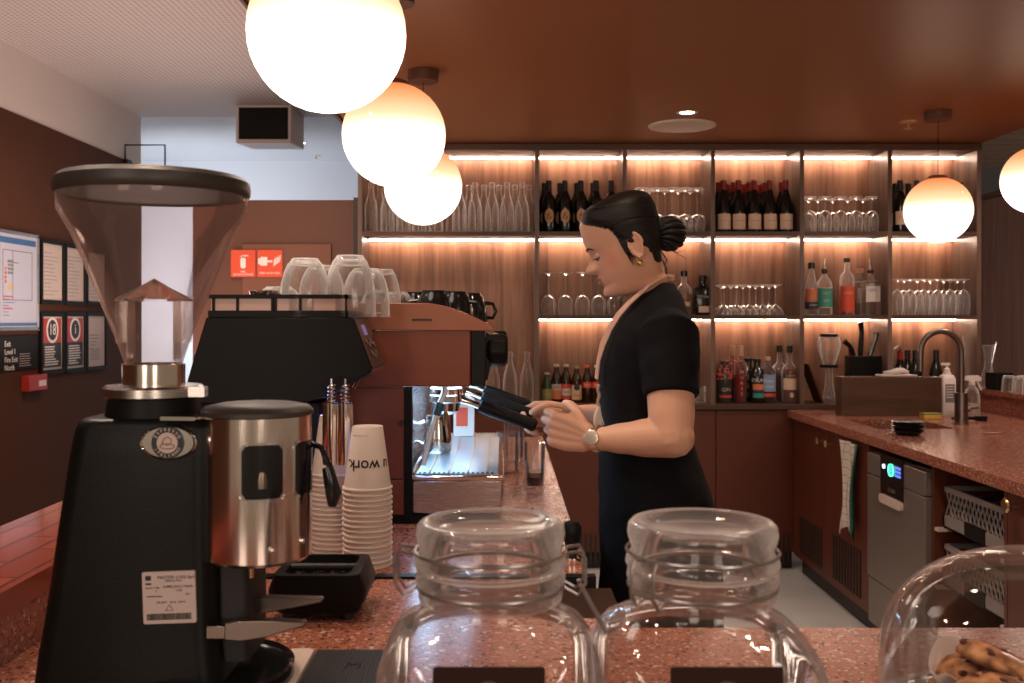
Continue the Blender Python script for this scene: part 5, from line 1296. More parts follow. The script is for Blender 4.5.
c = thing('steel_scoop', 'small shiny steel scoop lying on the black machine', 'scoop', (wx(262, 2.0), 2.0, wz(317, Ym)))
MB().lathe([(.0001, .0), (.02, .004), (.026, .02), (.024, .021), (.018, .008), (.0001, .004)], (0, 0, .032), 18).tube([(.02, 0, .05), (.06, 0, .035), (.075, 0, .03)], [.004, .005, .006], 8).cyl((0, 0, 0), (0, 0, .035), .016).build('bowl', M['chrome'], c, smooth=True)

# ================================================================ RED ESPRESSO MACHINE
Y0, Y1 = 2.2, 3.06
c = thing('espresso_machine', 'red and black espresso machine with three group heads over a lit drip tray', 'espresso machine', (-.35, Y0, CZ)); o = c.location
xr, xb = wx(470.5, Y0), wx(485.5, Y0)
zlo, zhi = wz(386.5, Y0), wz(329, Y0)
xl = wx(404, Y0)
XB = -.64
MB().box(XB, xr, Y0, Y0+.02, zlo, zhi).build('side_panel', M['machine_red'], c, off=o, bevel=.003)
MB().box(xr+.0005, xb, Y0, Y0+.022, zlo, zhi).build('front_edge_trim', M['black_gloss'], c, off=o, bevel=.003)
MB().box(XB, xl, Y0+.004, Y0+.022, wz(479, Y0), zlo-.003).build('leg_panel', M['machine_red'], c, off=o, bevel=.002)
MB().box(XB, xl, Y0+.004, Y0+.022, CZ+.02, wz(480, Y0)-.001).build('leg_panel', M['machine_red'], c, off=o, bevel=.002)
MB().box(xl, wx(412, Y0), Y0+.002, Y0+.024, CZ+.01, zlo-.002).build('leg_trim', M['black'], c, off=o)
q = MB().lathe([(.0001, 0), (.007, 0)], seg=14, M=Matrix.Rotation(PI/2, 4, 'X'), c=(wx(401, Y0), Y0+.003, wz(423.5, Y0))); q.build('lock_hole', M['ink'], c, off=o)
MB().box(XB, xb-.012, Y0+.022, Y1, zlo+.002, zhi).build('boiler_case', M['dark_steel'], c, off=o)
MB().box(XB, xl-.004, Y0+.022, Y1, CZ+.02, zlo+.002).build('back_case', M['steel'], c, off=o)
MB().box(XB, xb, Y1, Y1+.02, zlo, zhi).box(XB, xl, Y1, Y1+.02, CZ+.02, zlo).build('far_side_panel', M['machine_red'], c, off=o)
MB().box(XB, -.02, Y0+.01, Y1+.01, CZ, CZ+.02).build('base_plate', M['black'], c, off=o)
rail = [(300, 302.6), (429, 303), (446, 306), (462, 311.5), (492, 325), (494.5, 329.5), (494, 331), (300, 329.5)]
MB().prism(pz(rail, Y0), 'y', Y0-.004, Y0+.008).build('cup_rail', M['copper_rail'], c, off=o, bevel=.002)
MB().prism(pz(rail, Y0), 'y', Y1, Y1+.012).build('far_cup_rail', M['copper_rail'], c, off=o)
MB().box(wx(412, Y0), wx(432, Y0), Y0-.006, Y0-.0035, wz(320.8, Y0), wz(318.8, Y0)).build('rail_slot', M['ink'], c, off=o)
MB().box(wx(369, Y0), wx(387, Y0), Y0-.006, Y0-.0035, wz(313.5, Y0), wz(312.3, Y0)).build('rail_mark', M['paper2'], c, off=o)
MB().box(XB, wx(489, Y0), Y0-.002, Y0+.004, wz(330.5, Y0), wz(329, Y0)).build('steel_seam', M['chrome'], c, off=o)
zt_ = wz(329, Y0)
q = MB()
for k in range(26): q.box(-.63+k*.022, -.62+k*.022, Y0+.01, Y1, zt_+.004, zt_+.009)
q.build('cup_grid', M['steel'], c, off=o)
# front display panel slanted to the barista
MB().prism([(xb-.012, zlo+.01), (xb+.004, zlo+.012), (xb+.022, zhi-.02), (xb-.012, zhi)], 'y', Y0+.03, Y1-.01).build('front_panel', M['black_gloss'], c, off=o)
for yy in (2.325, 2.60, 2.875):
    MB().box(xb+.012, xb+.021, yy-.05, yy+.05, zlo+.075, zlo+.10).build('display', emis('orange_glow', (1.0, .22, .10), 1.1), c, off=o)
# steam knob
for yy in (2.25, 2.985):
    kz_ = wz(350, 2.27)
    MB().cyl((xb-.01, yy, kz_), (xb+.038, yy, kz_), .015, .014).build('steam_knob_shaft', M['chrome'], c, off=o, smooth=True)
    q = MB(); Rk = Matrix.Rotation(PI/2, 4, 'Y')
    ringsK = []
    for r, h in ((.0001, 0), (.026, 0), (.030, .004), (.034, .010), (.034, .040), (.030, .047), (.0001, .048)):
        ringsK.append([Rk @ Vector(((r+(.002 if i % 6 < 3 and r > .03 else 0))*math.cos(2*PI*i/48), (r+(.002 if i % 6 < 3 and r > .03 else 0))*math.sin(2*PI*i/48), h))+Vector((wx(487, 2.27), yy, kz_)) for i in range(48)])
    q.loft(ringsK).build('steam_knob', M['black'], c, off=o, smooth=True)
    wxx = -.135
    q = MB().tube([(wxx, yy+.02, zlo+.02), (wxx, yy+.02, zlo-.02), (wxx-.012, yy+.015, zlo-.045), (wxx-.03, yy, zlo-.11), (wxx-.045, yy-.02, CZ+.125)], [.008, .008, .006, .006, .0055], 10)
    q.build('steam_wand', M['wand'], c, off=o, smooth=True)
    MB().tube([(wxx-.010, yy+.016, zlo-.042), (wxx-.018, yy+.01, zlo-.07)], .010, 10).build('wand_grip', mat('grip_blue', (.03, .10, .16), .4), c, off=o, smooth=True)
# group heads with portafilters
for yy in (2.325, 2.60, 2.875):
    gxx = -.135
    gh = MB().lathe([(.0001, zlo-.036), (.036, zlo-.036), (.037, zlo-.032), (.037, zlo-.012), (.032, zlo-.008), (.032, zlo+.01)], (gxx, yy, 0), 30).build('group_head', M['chrome'], c, off=o, smooth=True)
    pfz = zlo-.038
    pt = MB().lathe([(.037, pfz+.012), (.0385, pfz+.010), (.0385, pfz-.004), (.034, pfz-.008), (.032, pfz-.026), (.018, pfz-.034), (.0001, pfz-.035)], (gxx, yy, 0), 28).build('portafilter', M['chrome'], c, off=o, smooth=True)
    dirv = Vector((.134, .0, -.047)).normalized(); s0 = Vector((gxx+.034, yy, pfz)); h0 = s0+dirv*.045
    q = MB().tube([s0, s0+dirv*.02, h0], [.010, .007, .008], 12)
    q.build('handle_neck', M['chrome'], pt, off=o, smooth=True)
    q = MB().tube([h0, h0+dirv*.004, h0+dirv*.03, h0+dirv*.11, h0+dirv*.136, h0+dirv*.142], [.010, .0145, .0165, .0150, .0160, .011], 18)
    q.build('handle', M['black'], pt, off=o, smooth=True)
    q = MB()
    for s in (-1, 1): q.tube([(gxx, yy, pfz-.03), (gxx, yy+s*.014, pfz-.046), (gxx, yy+s*.015, pfz-.060)], [.007, .006, .005], 8)
    q.build('spout', M['brass'], pt, off=o, smooth=True)
# drip tray
zt_ = 1.058
MB().box(xl+.016, -.004, Y0+.01, 3.05, CZ+.021, zt_-.012).build('drip_tray', M['steel'], c, off=o, bevel=.004)
MB().box(xl+.010, .0, Y0+.004, 3.055, zt_-.012, zt_-.002).build('tray_rim', M['chrome'], c, off=o, bevel=.003)
q = MB(); x0, x1 = xl+.025, -.014
q.box(x0, x1, Y0+.03, 3.04, zt_-.002, zt_)
q.build('tray_grate', mat('grate_steel', (.40, .44, .47), .30, .85, bump=.05, bscale=60), c, off=o)
for k in range(4):
    xx_ = x0+(x1-x0)*(k+.6)/4.2
    MB().box(xx_, xx_+.004, Y0+.06, 3.0, zt_+.0002, zt_+.0022).build('grate_rib', M['brass'], c, off=o)
MB().box(x0-.012, x0-.006, Y0+.02, 3.04, zt_, zt_+.006).build('grate_rail', M['chrome'], c, off=o)
def slotrow(y): 
    q = MB()
    for k in range(16): q.box(x0+.004+k*.0108, x0+.010+k*.0108, y, y+.008, zt_+.0002, zt_+.0012)
    return q
q = slotrow(Y0+.02); merge(q, slotrow(Y0+.036)); merge(q, slotrow(3.02)); q.build('slot_row', M['ink'], c, off=o)
for k in range(4):
    MB().cyl((xl-.0, Y0+.1+.6*(k % 2), CZ-.0), (xl-.0, Y0+.1+.6*(k % 2), CZ+.001), .02)

# things on the drip tray and on the counter
c = thing('milk_jug', 'steel milk jug under the lit steam wand', 'milk jug', (-.172, 2.58, zt_+.0012))
MB().lathe([(.0001, .002), (.033, 0), (.036, .005), (.037, .04), (.030, .075), (.032, .095), (.030, .095), (.028, .075), (.034, .04), (.0001, .005)], seg=28).build('jug_body', M['chrome'], c, smooth=True)
MB().tube([(-.034, 0, .02), (-.058, 0, .03), (-.058, 0, .07), (-.033, 0, .08)], .004, 8).build('handle', M['chrome'], c, smooth=True)
c = thing('printed_carton', 'small white carton with a red print standing at the far end of the tray', 'carton', (-.118, 2.96, zt_+.0012))
MB().box(-.03, .03, -.03, .03, 0, .105).prism([(-.03, .105), (.03, .105), (.0, .125)], 'y', -.03, .03).build('carton_body', M['paper'], c)
MB().box(-.022, .012, -.0308, -.03, .03, .085).build('print', M['red_sign'], c)
c = thing('shot_glass', 'shot glass half full of dark espresso on the counter', 'glass', (wx(535, 2.68), 2.68, CZ))
MB().lathe([(.0001, .004), (.019, 0), (.021, .003), (.0265, .068), (.0255, .068), (.0205, .008), (.0001, .007)], seg=24).build('vessel', M['jar_glass'], c, smooth=True)
MB().lathe([(.0001, .0075), (.0198, .0085), (.0222, .030), (.0001, .030)], seg=20).build('espresso', mat('espresso', (.010, .004, .002), .1), c, smooth=True)
MB().lathe([(.0001, .0302), (.0223, .0302), (.0232, .043), (.0001, .043)], seg=20).build('crema', mat('crema', (.28, .13, .05), .5), c, smooth=True)
for (u, Y, h, lb) in ((533, 2.95, .09, 'empty straight glass behind the espresso shot, closer to the barista'), (507, 2.95, .12, 'tall straight glass beside the drip tray'), (513, 3.2, .12, 'tall straight glass beyond the drip tray end')):
    c = thing('straight_glass', lb, 'glass', (wx(u, Y)+(.004), Y, CZ), 0, 'straight glasses beside the drip tray')
    MB().lathe([(.0001, .006), (.027, 0), (.030, .003), (.033, h), (.032, h), (.029, .01), (.0001, .009)], seg=24).build('vessel', M['jar_glass'], c, smooth=True)
c = thing('tamper', 'small black handled tamper at the counter corner behind the jar', 'tamper', (wx(572, 1.86), 1.86, CZ))
MB().lathe([(.0001, 0), (.026, 0), (.027, .003), (.027, .012), (.012, .018)], seg=24).build('base', M['chrome'], c, smooth=True)
MB().lathe([(.010, .016), (.012, .025), (.017, .05), (.018, .065), (.012, .075), (.0001, .077)], seg=20).build('handle', M['black'], c, smooth=True)
# black cups on the red machine
zc = wz(329, Y0)+.0092
def blackcup(label, loc, rz, r=.044, h=.078):
    t = thing('coffee_cup', label, 'cup', loc, rz, 'upturned black cups on the red machine')
    MB().lathe([(r*.94, 0), (r, .0), (r, .004), (r*.96, h*.5), (r*.72, h*.86), (r*.62, h*.93), (r*.60, h), (r*.52, h), (r*.5, h*.95), (.0001, h*.94)], seg=32).build('cup_body', M['black_gloss'], t, smooth=True)
    MB().tube([(r*.93, 0, h*.22), (r*1.35, 0, h*.2), (r*1.55, 0, h*.42), (r*1.35, 0, h*.66), (r*.88, 0, h*.68)], [.005, .0045, .005, .0045, .005], 8).build('handle', M['black_gloss'], t, smooth=True)
    return t
b1 = blackcup('upturned black cup with its handle to the wall, first on the red machine', (wx(434, 2.28), 2.28, zc), PI*.9)
for (u, Y, rz, dz, lb) in ((455, 2.36, -.4, 0, 'upturned black cup with its handle facing the barista side'), (470, 2.50, .3, 0, 'black cup furthest along the red machine top'), (415, 2.42, 2.4, .0, 'black cup behind the small tumblers on the red machine'), (447, 2.62, 1.3, .0, 'black cup in the back row of the red machine top'), (424, 2.70, .5, .0, 'hidden-handled black cup at the back of the red machine')):
    dup(b1, (wx(u, Y), Y, zc+dz), lb, rz)
for (u, Y, s, dz, lb) in ((384, 2.26, 1.22, 0, 'upturned tumbler standing on the near corner of the red machine'), (398, 2.36, .75, 0, 'low tumbler beside the black cups on the red machine'), (377, 2.38, .8, 0, 'low tumbler behind the corner one on the red machine')):
    dup(tm1, (wx(u, Y), Y, zc+dz), lb, None, (.78 if s > 1 else .8, s))

# ================================================================ GLASS JARS
JY = .92
def jar(cx, label, y, sign, ru):
    c = thing('glass_jar', label, 'jar', (cx, y, CZ), 0, 'large clip-top glass jars')
    def ring(a, z, k, n=64):
        """a: half width; k: 0 circle .. 1 rounded square"""
        out = []
        for i in range(n):
            t = 2*PI*i/n; p_ = 2+3.2*k
            r = a/(abs(math.cos(t))**p_+abs(math.sin(t))**p_)**(1/p_)
            out.append(Vector((r*math.cos(t), r*math.sin(t), z)))
        return out
    L = lambda v: (1.4-(v-320)*JY/1000)-CZ
    prof = [(.098, 0, 1), (.103, .006, 1), (.104, .03, 1), (.104, .125, 1), (.1025, .140, .9), (.098, .153, .75), (.090, .165, .5), (.078, .174, .22), (.068, .180, .05), (.064, .187, 0), (.064, .192, 0)]
    c.scale = (1, 1, 1.018)
    MB().loft([ring(a*.965, z, k) for a, z, k in prof], True, False).build('jar_body', M['jar_glass'], c, smooth='all')
    prof2 = [(.0001, .008, 0), (.09, .008, 1), (.098, .014, 1), (.0995, .03, 1), (.0995, .125, 1), (.098, .138, .9), (.094, .149, .75), (.086, .160, .5), (.074, .170, .2), (.064, .177, .05), (.0605, .187, 0), (.0605, .215, 0)]
    MB().loft([ring(a*.965, z, k) for a, z, k in prof2], True, False).build('inner_wall', M['jar_glass'], c, smooth='all')
    MB().lathe([(r*.97, z*1.02-.004) for r, z in [(.064, .190), (.0675, .192), (.0685, .196), (.0675, .200), (.065, .202), (.0655, .205), (.070, .207), (.0712, .211), (.070, .216), (.0605, .2165)]], seg=64).build('mouth_ring', M['rim_glass'], c, smooth='all')
    MB().lathe([(r*.97, z*1.02-.004) for r, z in [(.058, .2165), (.0675, .2168), (.0675, .2192), (.058, .2192)]], seg=48).build('rubber_seal', mat('seal_pale', (.62, .50, .45), .5), c, smooth=True)
    MB().lathe([(r*.97, z*1.02-.004) for r, z in [(.060, .2195), (.0705, .2195), (.0722, .223), (.0712, .229), (.0672, .232), (.0665, .238), (.069, .243), (.0705, .249), (.0695, .256), (.066, .2595), (.061, .2602), (.057, .258), (.050, .253), (.0001, .252)]], seg=64).build('lid', M['rim_glass'], c, smooth='all')
    MB().lathe([(r*.97, z*1.02-.004) for r, z in [(.0001, .247), (.050, .248), (.056, .250), (.060, .245), (.060, .2195)]], seg=48).build('lid_inner_wall', M['jar_glass'], c, smooth='all')
    wm = mat('wire_grey', (.42, .39, .37), .3, .9)
    q = MB().tube([(.0675*math.cos(2*PI*i/60), .0675*math.sin(2*PI*i/60), .2035) for i in range(60)], .0015, 6, True)
    q.build('neck_wire', wm, c, smooth=True)
    q = MB().tube([(.0690*math.cos(2*PI*i/60), .0690*math.sin(2*PI*i/60), .2345) for i in range(60)], .0015, 6, True)
    q.build('lid_wire', wm, c, smooth=True)
    # clip lever and hinge
    for side, nm in ((-1, 'clip_lever'), (1, 'hinge_wire')):
        q = MB(); R_ = .0695
        for dy in (-.012, .012):
            q.tube([(side*(R_-.002), dy, .2335), (side*(R_+.013), dy, .236), (side*(R_+.017), dy, .229), (side*(R_+.017), dy, .207), (side*(R_+.010), dy, .197), (side*(R_-.002), dy, .2035)], .0016, 6)
        q.tube([(side*(R_+.017), -.012, .209), (side*(R_+.017), .012, .209)], .0016, 6)
        if side == sign:
            q.tube([(side*(R_+.012), -.010, .205), (side*(R_+.026), -.011, .180), (side*(R_+.036), -.008, .163), (side*(R_+.037), .008, .162), (side*(R_+.026), .011, .180), (side*(R_+.012), .010, .205)], .0018, 6)
        if ru: put(q, Matrix.Rotation(ru, 4, 'Z'))
        q.build(nm, wm, c, smooth=True)
    MB().box(-.0455, .0435, -.1056, -.1042, .05, .168-.0).build('dark_label', mat('label_maroon', (.045, .017, .014), .5), c) if False else None
    lab = MB().prism(rrect(.092, .105, .002, 3, .0, .1105-.0), 'y', -.1026, -.1004).build('label', mat('label_maroon', (.030, .011, .009), .6, spec=.2), c)
    em = mat('label_print', (.17, .09, .08), .5)
    q = MB().tube([(.0128*math.cos(t*PI/16), -.1029, .1385+.0128*math.sin(t*PI/16)) for t in range(32)], .0007, 5, True)
    for (x, z, r) in ((0, .140, .003), (-.005, .138, .0022), (.005, .138, .0022), (0, .133, .004)):
        q.prism([(x+r*math.cos(t*PI/6), z+r*math.sin(t*PI/6)) for t in range(12)], 'y', -.1031, -.1024)
    q.build('crest', em, lab)
    return c
jar(wx(490.5, JY), 'big clip-top glass jar standing behind the grinder side of the counter, lever out', JY, 1, 0)
jar(wx(702, JY), 'big clip-top glass jar in front of the barista, hinge wires turned to the side', JY, 5, .75)

# ================================================================ CAKE DOME WITH COOKIES
dcx, dcy, dR = .583, 1.06, .175
c = thing('cake_dome', 'large clear glass cake dome covering cookies in paper on the terrazzo', 'cake dome', (dcx, dcy, CZ))
prof = [(dR, .012), (dR, .070), (dR*.985, .102), (dR*.93, .132), (dR*.82, .158), (dR*.65, .180), (dR*.42, .195), (dR*.2, .200), (.0001, .201)]
def smoothp(P, n=5):
    out = []
    for i in range(len(P)-1):
        p0, p1, p2, p3 = P[max(i-1, 0)], P[i], P[i+1], P[min(i+2, len(P)-1)]
        for k in range(n):
            t = k/n
            out.append(tuple(.5*((2*p1[j])+(-p0[j]+p2[j])*t+(2*p0[j]-5*p1[j]+4*p2[j]-p3[j])*t*t+(-p0[j]+3*p1[j]-3*p2[j]+p3[j])*t**3) for j in (0, 1)))
    return out+[P[-1]]
SP = smoothp(prof)
MB().lathe(SP, seg=80).build('dome', M['dome_glass'], c, smooth='all')
MB().lathe([(dR-.006, .011), (dR+.002, .011), (dR+.003, .015), (dR+.001, .019), (dR-.005, .019)], seg=64).build('rim', M['rim_glass'], c, smooth=True)
MB().lathe([(.006, .200), (.007, .206), (.011, .212), (.011, .218), (.007, .224), (.0001, .225)], seg=24).build('knob', M['rim_glass'], c, smooth=True)
c = thing('cake_board', 'round wooden board under the cake dome', 'board', (dcx, dcy, CZ))
MB().lathe([(.0001, 0), (dR+.012, 0), (dR+.014, .004), (dR+.012, .010), (.0001, .0105)], seg=64).build('board', M['box_wood'], c, smooth=True)
def cookie_mat():
    m, t, p, o = nt('cookie'); tc = t.nodes.new('ShaderNodeTexCoord')
    n = t.nodes.new('ShaderNodeTexNoise'); n.inputs['Scale'].default_value = 55; n.inputs['Detail'].default_value = 5
    cr = t.nodes.new('ShaderNodeValToRGB'); e = cr.color_ramp.elements
    e[0].position = .36; e[0].color = (.20, .075, .03, 1); e[1].position = .66; e[1].color = (.62, .30, .13, 1)
    t.links.new(tc.outputs['Object'], n.inputs['Vector']); t.links.new(n.outputs['Fac'], cr.inputs[0]); t.links.new(cr.outputs[0], p.inputs['Base Color']); p.inputs['Roughness'].default_value = .85
    b = t.nodes.new('ShaderNodeBump'); b.inputs['Strength'].default_value = .8; b.inputs['Distance'].default_value = .004; t.links.new(n.outputs['Fac'], b.inputs['Height']); t.links.new(b.outputs[0], p.inputs['Normal']); return m
M['cookie'] = cookie_mat(); M['cherry'] = mat('cherry', (.09, .018, .010), .45)
def cookie(label, x, y, z, r, rx, ry, seed):
    t = thing('cookie', label, 'cookie', (x, y, z), 0, 'cookies under the dome'); t.rotation_euler = (rx, ry, seed)
    rnd = random.Random(seed); q = MB(); rings = []
    for f, h in ((.0, .020), (.3, .0205), (.6, .0185), (.85, .013), (.97, .006), (1, .002), (.95, -.002), (.5, -.004), (.0, -.004)):
        rings.append([Vector((r*f*(1+.04*math.sin(3*a+seed))*math.cos(a), r*f*(1+.04*math.sin(3*a+seed))*math.sin(a), h+.0025*noise.noise(Vector((f*9*math.cos(a), f*9*math.sin(a), seed*3))))) for a in [2*PI*i/36 for i in range(36)]])
    q.loft(rings, True, False).build('biscuit', M['cookie'], t, smooth='all')
    ch = MB()
    for k in range(15):
        a = rnd.uniform(0, 2*PI); f = math.sqrt(rnd.uniform(.05, .9)); ch.ball((r*f*math.cos(a), r*f*math.sin(a), .021-.012*f*f), rnd.uniform(.003, .007), rnd.uniform(.003, .006), .003, 8)
    ch.build('dried_fruit', M['cherry'], t, smooth=True)
zc0 = CZ+.0165
cookie('lowest cookie on the board at the front of the dome', .50, .985, zc0, .050, 0, 0, 1)
cookie('cookie lying at the board centre under the others', .60, 1.06, zc0, .052, 0, 0, 2)
cookie('cookie at the far side of the board in the dome', .54, 1.15, zc0, .050, 0, 0, 3)
cookie('middle cookie stacked at the front of the pile', .50, .985, zc0+.026, .050, .05, 0, 4)
cookie('middle cookie stacked in the centre of the pile', .60, 1.06, zc0+.026, .052, 0, .05, 5)
cookie('middle cookie stacked at the far side of the pile', .545, 1.14, zc0+.026, .050, 0, 0, 6)
cookie('large top cookie with dark fruit at the front of the dome', .498, .985, zc0+.048, .054, .30, -.06, 7)
cookie('fruit-studded top cookie poking from its paper further back in the dome', .545, 1.10, zc0+.050, .050, .42, .05, 8)
def wrapper(label, cx, cy, z, r, seed, h=.05, gap=0):
    t = thing('baking_paper', label, 'paper', (cx, cy, z), seed, 'paper wraps under the dome'); q = MB(); rings = []
    for f, hh in ((.55, 0), (.9, .004), (1.05, .5*h), (1.18, h)):
        rings.append([Vector((r*f*(1+.10*noise.noise(Vector((math.cos(a)*2, math.sin(a)*2, seed+f))))*math.cos(a), r*f*(1+.10*noise.noise(Vector((math.cos(a)*2+5, math.sin(a)*2, seed))))*math.sin(a), hh+(.6*h*noise.noise(Vector((math.cos(a)*1.7, math.sin(a)*1.7, seed*2+f))) if hh > .01 else 0)+(h*.35*math.cos(a*2+seed) if f > 1.1 else 0))) for a in [2*PI*i/48 for i in range(48)]])
    q.loft(rings, True, False)
    o_ = q.build('sheet', M['wrap'], t, smooth=60); s = o_.modifiers.new('s', 'SOLIDIFY'); s.thickness = .0006
M['wrap'] = mat('wrap', (.66, .55, .50), .65)
M['wrap'].node_tree.nodes['Principled BSDF'].inputs['Transmission Weight'].default_value = 0
wrapper('crumpled white paper wrapped round the front cookies', .50, .985, zc0+.016, .050, 1.3, .034)
wrapper('crumpled white paper wrapped round the back cookies', .545, 1.12, zc0+.014, .052, 4.1, .034)
wrapper('crumpled white paper at the middle of the dome', .605, 1.06, zc0+.012, .054, 2.2, .036)

# ================================================================ THE BARISTA
PX, PY = .36, 2.36
pr_ = thing('person', 'person in a black short-sleeved dress with a bun, working the portafilter handles', 'person', (PX, PY, 0)); po = Vector(pr_.location)
def capsule(mb, pts, seg=16):
    """closed tapering limb through (point, radius) pairs with round ends"""
    P = [Vector(p) for p, r in pts]; R = [r for p, r in pts]
    d0 = (P[0]-P[1]).normalized(); d1 = (P[-1]-P[-2]).normalized()
    path, rad = [], []
    for k in (1.0, .85, .5): path.append(P[0]+d0*R[0]*k); rad.append(R[0]*math.sqrt(max(1-k*k, .0004)))
    for i in range(len(P)-1):
        for k in range(4):
            t = k/4; tt = t*t*(3-2*t)
            path.append(P[i].lerp(P[i+1], t)); rad.append(R[i]+(R[i+1]-R[i])*tt)
    path.append(P[-1]); rad.append(R[-1])
    for k in (.5, .85, 1.0): path.append(P[-1]+d1*R[-1]*k); rad.append(R[-1]*math.sqrt(max(1-k*k, .0004)))
    return mb.tube(path, rad, seg)
def remeshed(mb, voxel, smooth_it, name):
    """union of overlapping closed shapes as one continuous skin"""
    o_ = mb.build(name+'_src', M['skin'])
    r = o_.modifiers.new('r', 'REMESH'); r.mode = 'VOXEL'; r.voxel_size = voxel; r.use_smooth_shade = True
    if smooth_it:
        s = o_.modifiers.new('s', 'SMOOTH'); s.factor = .5; s.iterations = smooth_it
    bpy.context.view_layer.update()
    me = bpy.data.meshes.new_from_object(o_.evaluated_get(bpy.context.evaluated_depsgraph_get()))
    bpy.data.objects.remove(o_)
    me.name = name
    me.polygons.foreach_set('use_smooth', [True]*len(me.polygons))
    return me
def link_mesh(me, name, mats, parent, off=(0, 0, 0)):
    me.transform(Matrix.Translation(-Vector(off)))
    me.materials.clear()
    for m in mats: me.materials.append(m)
    o_ = bpy.data.objects.new(name, me); C.objects.link(o_); o_.parent = parent; return o_
def interp(tab, z):
    """smooth table lookup: tab = [(z, v...), ...] ascending"""
    if z <= tab[0][0]: return tab[0][1:]
    if z >= tab[-1][0]: return tab[-1][1:]
    for i in range(len(tab)-1):
        if tab[i][0] <= z <= tab[i+1][0]:
            a, b = tab[i], tab[i+1]; t = (z-a[0])/(b[0]-a[0])
            p0 = tab[max(i-1, 0)]; p3 = tab[min(i+2, len(tab)-1)]
            out = []
            for j in range(1, len(a)):
                m1 = (b[j]-p0[j])/(b[0]-p0[0])*(b[0]-a[0]); m2 = (p3[j]-a[j])/(p3[0]-a[0])*(b[0]-a[0])
                out.append((2*t**3-3*t*t+1)*a[j]+(t**3-2*t*t+t)*m1+(-2*t**3+3*t*t)*b[j]+(t**3-t*t)*m2)
            return out

# head frame: x forward, z up, origin between the ears
HY = 2.345
ear = Vector((wx(634, HY), HY, wz(244, HY)))
tilt = math.radians(21)
fwd = Vector((-math.cos(tilt), .0, -math.sin(tilt))); upv = Vector((-math.sin(tilt), 0, math.cos(tilt))); lat = upv.cross(fwd)
fwd = (Matrix.Rotation(math.radians(-2), 3, upv) @ fwd); lat = upv.cross(fwd)
HM = Matrix(((fwd.x, lat.x, upv.x, ear.x), (fwd.y, lat.y, upv.y, ear.y), (fwd.z, lat.z, upv.z, ear.z), (0, 0, 0, 1))) @ Matrix.Scale(1.066, 4)
#        z      front  back   halfwidth
HT = [(-0.104, 0.03, -0.04, 0.034), (-0.098, 0.068, -0.04, 0.04), (-0.091, 0.089, -0.042, 0.044), (-0.083, 0.0965, -0.034, 0.049), (-0.074, 0.0975, -0.036, 0.0535), (-0.065, 0.0935, -0.038, 0.058), (-0.056, 0.0965, -0.04, 0.061), (-0.048, 0.098, -0.042, 0.0635), (-0.038, 0.0965, -0.044, 0.066), (-0.02, 0.0955, -0.05, 0.069), (0, 0.0935, -0.056, 0.071), (0.012, 0.0965, -0.06, 0.0715), (0.025, 0.1005, -0.063, 0.073), (0.045, 0.1025, -0.066, 0.0745), (0.065, 0.101, -0.066, 0.073), (0.0837, 0.095, -0.062, 0.067), (0.0948, 0.077, -0.052, 0.055), (0.1037, 0.048, -0.034, 0.036), (0.1081, 0.008, -0.012, 0.012)]
NOSE = [(-.040, 0), (-.034, .002), (-.030, .017), (-.025, .0245), (-.019, .0265), (-.013, .0235), (-.004, .0150), (.004, .0095), (.012, .0045), (.022, .0015), (.032, 0)]
def headpoint(z, th, off=0.0, feat=True):
    xf, xb, w_ = interp(HT, z); mid = .012
    c_, s_ = math.cos(th), math.sin(th)
    sg = 1 if s_ >= 0 else -1
    ex = .74 if c_ > 0 else 1.0
    y = w_*sg*abs(s_)**.92
    x = mid+((xf-mid)*abs(c_)**ex if c_ > 0 else -(mid-xb)*abs(c_)**.95)
    if feat and c_ > 0:
        nz = interp(NOSE, z)[0] if -.040 < z < .032 else 0
        sig = .0085 + (.006 if z < -.012 else .0)*max(0, 1-abs(z+.022)/.014)
        x += nz*math.exp(-(y/sig)**2)
        # nostril wings
        x += .007*math.exp(-((abs(y)-.0135)/.005)**2-((z+.024)/.007)**2)
        # eye sockets and lids
        x -= .0065*math.exp(-((abs(y)-.029)/.014)**2-((z-.004)/.010)**2)
        x += .0045*math.exp(-((abs(y)-.029)/.011)**2-((z-.003)/.0055)**2)
        # brow
        x += .0025*math.exp(-((abs(y)-.028)/.018)**2-((z-.024)/.007)**2)
        # lips
        x += .0075*math.exp(-(y/.015)**2-((z+.0445)/.0042)**2)
        x += .0080*math.exp(-(y/.013)**2-((z+.0555)/.0045)**2)
        x -= .0030*math.exp(-(y/.018)**2-((z+.050)/.0018)**2)
        x -= .0015*math.exp(-(y/.004)**2-((z+.037)/.005)**2)
        # chin
        x += .004*math.exp(-(y/.014)**2-((z+.080)/.010)**2)
        # cheek
        x += .002*math.exp(-((abs(y)-.042)/.018)**2-((z+.020)/.020)**2)
    if off:
        n_ = Vector((x-mid, y*1.1, (z-.02)*.7)).normalized(); x += n_.x*off; y += n_.y*off; z += n_.z*off
    return Vector((x, y, z))
body = MB()
zs = [-.104+.2121*k/88 for k in range(89)]
body.loft([[HM @ headpoint(z, 2*PI*i/96) for i in range(96)] for z in zs])
# neck
nb = HM @ Vector((-.008, 0, -.052)); nbase = Vector((wx(650, PY), PY, wz(300, PY)))
capsule(body, [(HM @ Vector((-.002, 0, -.045)), .046), (nb.lerp(nbase, .5)+Vector((-.002, 0, 0)), .045), (nbase+Vector((0, 0, -.01)), .052), (nbase+Vector((0, 0, -.05)), .065)], 28)
